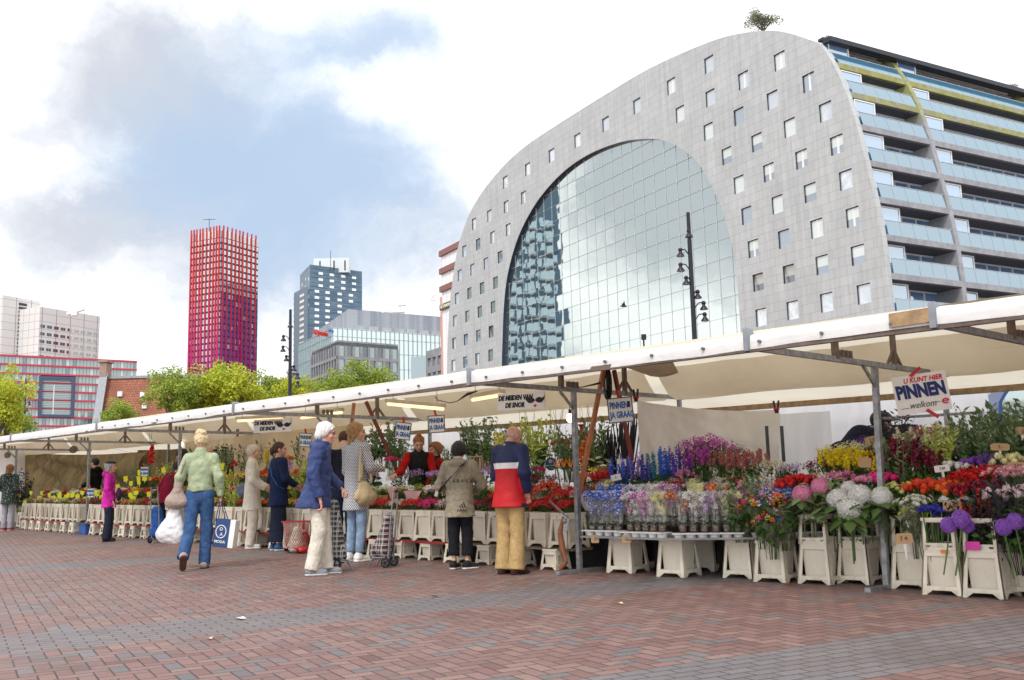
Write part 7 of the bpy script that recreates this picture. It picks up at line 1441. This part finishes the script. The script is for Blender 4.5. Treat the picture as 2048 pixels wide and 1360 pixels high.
for i,hh_ in enumerate((.035,.055,.075)):
    x=.05+i*.03; m.prism([(x,.845),(x+.018,.845),(x-.006,.845+hh_),(x-.024,.845+hh_)],-.252,-.247)
o=m.build('stripe_emblem',M_ink,q); o.scale=(s,s,s); text('adidas',.05,M_ink,q,Vector((.075,-.252,.815))*s,bold=.001)
# man in the navy, white and red jacket
def tri(t,v,b):
    x,y,z=t.sep(v); body=t.m('LESS_THAN',t.m('ABSOLUTE',x),.205)
    c=t.mix(t.m('LESS_THAN',z,1.235),(.012,.022,.085),(.78,.78,.78)); c=t.mix(t.m('LESS_THAN',z,1.17),c,(.55,.008,.015)); return t.mix(body,(.012,.022,.085),c)
q,J,s=person('bald man in navy jacket with white stripe and red lower half, looking down at flowers',1022,1148,851,-.62,dict(m=mat('tricolour_jacket',fn=tri,rough=.6,var=.1,vs=8,bump=.25,bs=14),hem=.77,flare=.225,w=1.2,collar=1.2,amp=.006),dict(m=cloth_mat('tan_chinos',(.50,.345,.155),.8,.08),w=1.12,ankle=.082),('bald',H_fringe),M_skin2,pose=dict(elR=(.27,-.08,1.16),wrR=(.22,.06,.93),elL=(-.25,.08,1.14),wrL=(-.12,.25,1.02),head=(0,.07,1.60),neck=(0,.02,1.46)),lean=.08,hpitch=.5,hyaw=-.3,shoe=((.07,.03,.02),(.03,.02,.02)),toe=(-.3,0),seed=10,hands=(1.,1.))
# magenta jacket woman
M_mag=cloth_mat('magenta_jacket',(.62,.015,.36),.5,.1,14,.3)
q,J,s=person('woman in black beret and bright magenta rain jacket with dark trousers, in profile',215,1083,923,-1.3,dict(m=M_mag,hem=.74,flare=.185,w=1.08,hood=1,amp=.007),dict(m=cloth_mat('dark_navy_trousers',(.015,.02,.04),.8),w=1.12,ankle=.085),('bob',H_grey),pose=dict(elR=(.24,-.02,1.14),wrR=(.2,.1,.88)),shoe=((.02,.02,.02),(.02,.02,.02)),seed=11)
hd=J['head']; m=MB(); m.ball((hd+Vector((0,-.01,.10)))*s,.115*s,14,8,(1,1.05,.42)); m.build('beret',M_blk,q); strap(q,[(.0,-.13,1.42),(.12,-.14,1.25),(.2,-.05,1.08),(.2,.08,.98)],.025,M_blk,s)
h=held(q,'shoulder_bag','purple black shoulder bag in front of the magenta jacket','bag'); m=MB(); addnet(m,[[('e',(.14,.22,1.02),(.09,.06,.14))]],.012,.02,folds(.004,30,30,4)); o=m.build('bag_body',cloth_mat('dark_purple',(.06,.015,.06),.5),h); o.scale=(s,s,s)
# maroon jacket person
q,J,s=person('person in grey knitted hat and maroon jacket bending over the flowers, from behind',333,1080,925,-.35,dict(m=cloth_mat('maroon_fleece',(.24,.008,.035),.9),hem=.80,flare=.20,w=1.25,amp=.006),dict(m=cloth_mat('black_trousers',(.012,.012,.016)),w=1.1),('short',H_grey),lean=.5,hpitch=.1,pose=dict(wrR=(.22,.22,1.0),wrL=(-.25,.0,.98)),shoe=((.03,.03,.03),(.7,.7,.7)),seed=12)
hd=J['head']; m=MB(); m.ball((hd+Vector((0,-.01,.05)))*s,.115*s,14,8,(1,1.05,.95)); m.build('knit_hat',cloth_mat('charcoal_wool',(.05,.05,.06),.9),q); strap(q,[(.0,.12,1.42),(.05,-.02,1.36),(.15,-.06,1.2)],.03,M_blk,s)
# dotted coat woman
def wdots(t,v,b):
    n=t.n.new('ShaderNodeTexVoronoi'); t.l.new(v,n.inputs['Vector']); n.inputs['Scale'].default_value=26; return t.mix(t.m('LESS_THAN',n.outputs['Distance'],.22),(.028,.048,.042),(.55,.6,.58))
q,J,s=person('woman with auburn hair in dark green white dotted coat at the left border',14,1061,930,-.1,dict(m=mat('dotted_coat',fn=wdots,rough=.8,var=.05),hem=.70,flare=.20,w=1.2,hood=1,amp=.006,name='coat'),dict(m=cloth_mat('grey_trousers',(.33,.33,.37),.85),w=.95,ankle=.07),('bob',hair_mat('auburn_hair',(.16,.06,.02),(.35,.17,.07))),pose=dict(wrR=(.16,.2,1.0),wrL=(-.16,.2,1.0)),shoe=((.33,.03,.05),(.6,.6,.6)),hpitch=.3,seed=13)
strap(q,[(.12,-.1,1.48),(.0,-.165,1.35),(-.12,-.17,1.2),(-.22,-.1,1.05)],.03,M_blk,s)
# far sellers
M_bk=cloth_mat('black_hoodie',(.012,.012,.013),.85)
person('bearded seller in black hoodie behind the yellow price cards, looking left',188,1000,916,1.25,dict(m=M_bk,hem=.85,w=1.1,hood=1),dict(m=M_bk),('short',H_black),v=1.1,pose=dict(wrR=(.1,.26,1.05),wrL=(-.15,.24,1.05)),seed=14,shoe=((.05,.05,.05),(.05,.05,.05)))
person('dark haired seller in brown jacket hidden behind the maroon jacket and blond woman',362,1000,900,1.2,dict(m=cloth_mat('brown_jacket',(.10,.065,.03),.85),hem=.85,w=1.15),dict(m=M_bk),('afro',H_black),v=1.3,seed=15,shoe=((.05,.05,.05),(.05,.05,.05)))
person('balding man behind the right shoulder of the green bomber jacket',420,1000,894,1.4,dict(m=cloth_mat('olive_jacket',(.12,.11,.05),.85),hem=.85,w=1.1),dict(m=M_bk),('bald',H_fringe),M_skin2,v=1.5,seed=16,shoe=((.05,.05,.05),(.05,.05,.05)))
q,J,s=person('seller in dark cap and navy jacket bending down behind the yellow goldenrod',1688,1000,850,-1.25,dict(m=cloth_mat('navy_fleece',(.010,.014,.035),.85),hem=.85,w=1.25,amp=.006),dict(m=M_bk),('short',H_black),lean=.85,v=2.4,pose=dict(wrR=(.2,.35,1.15),wrL=(-.2,.35,1.15),elR=(.24,.15,1.25),elL=(-.24,.15,1.25)),hpitch=-.2,seed=17,shoe=((.05,.05,.05),(.05,.05,.05)),H=2.02)
hd=J['head']; m=MB(); m.ball((hd+Vector((0,0,.05)))*s,.108*s,14,8,(1,1.05,.75)); m.bar((hd+Vector((0,.08,.05)))*s,(hd+Vector((0,.19,.03)))*s,.13*s,.012); m.build('cap',M_blk,q)
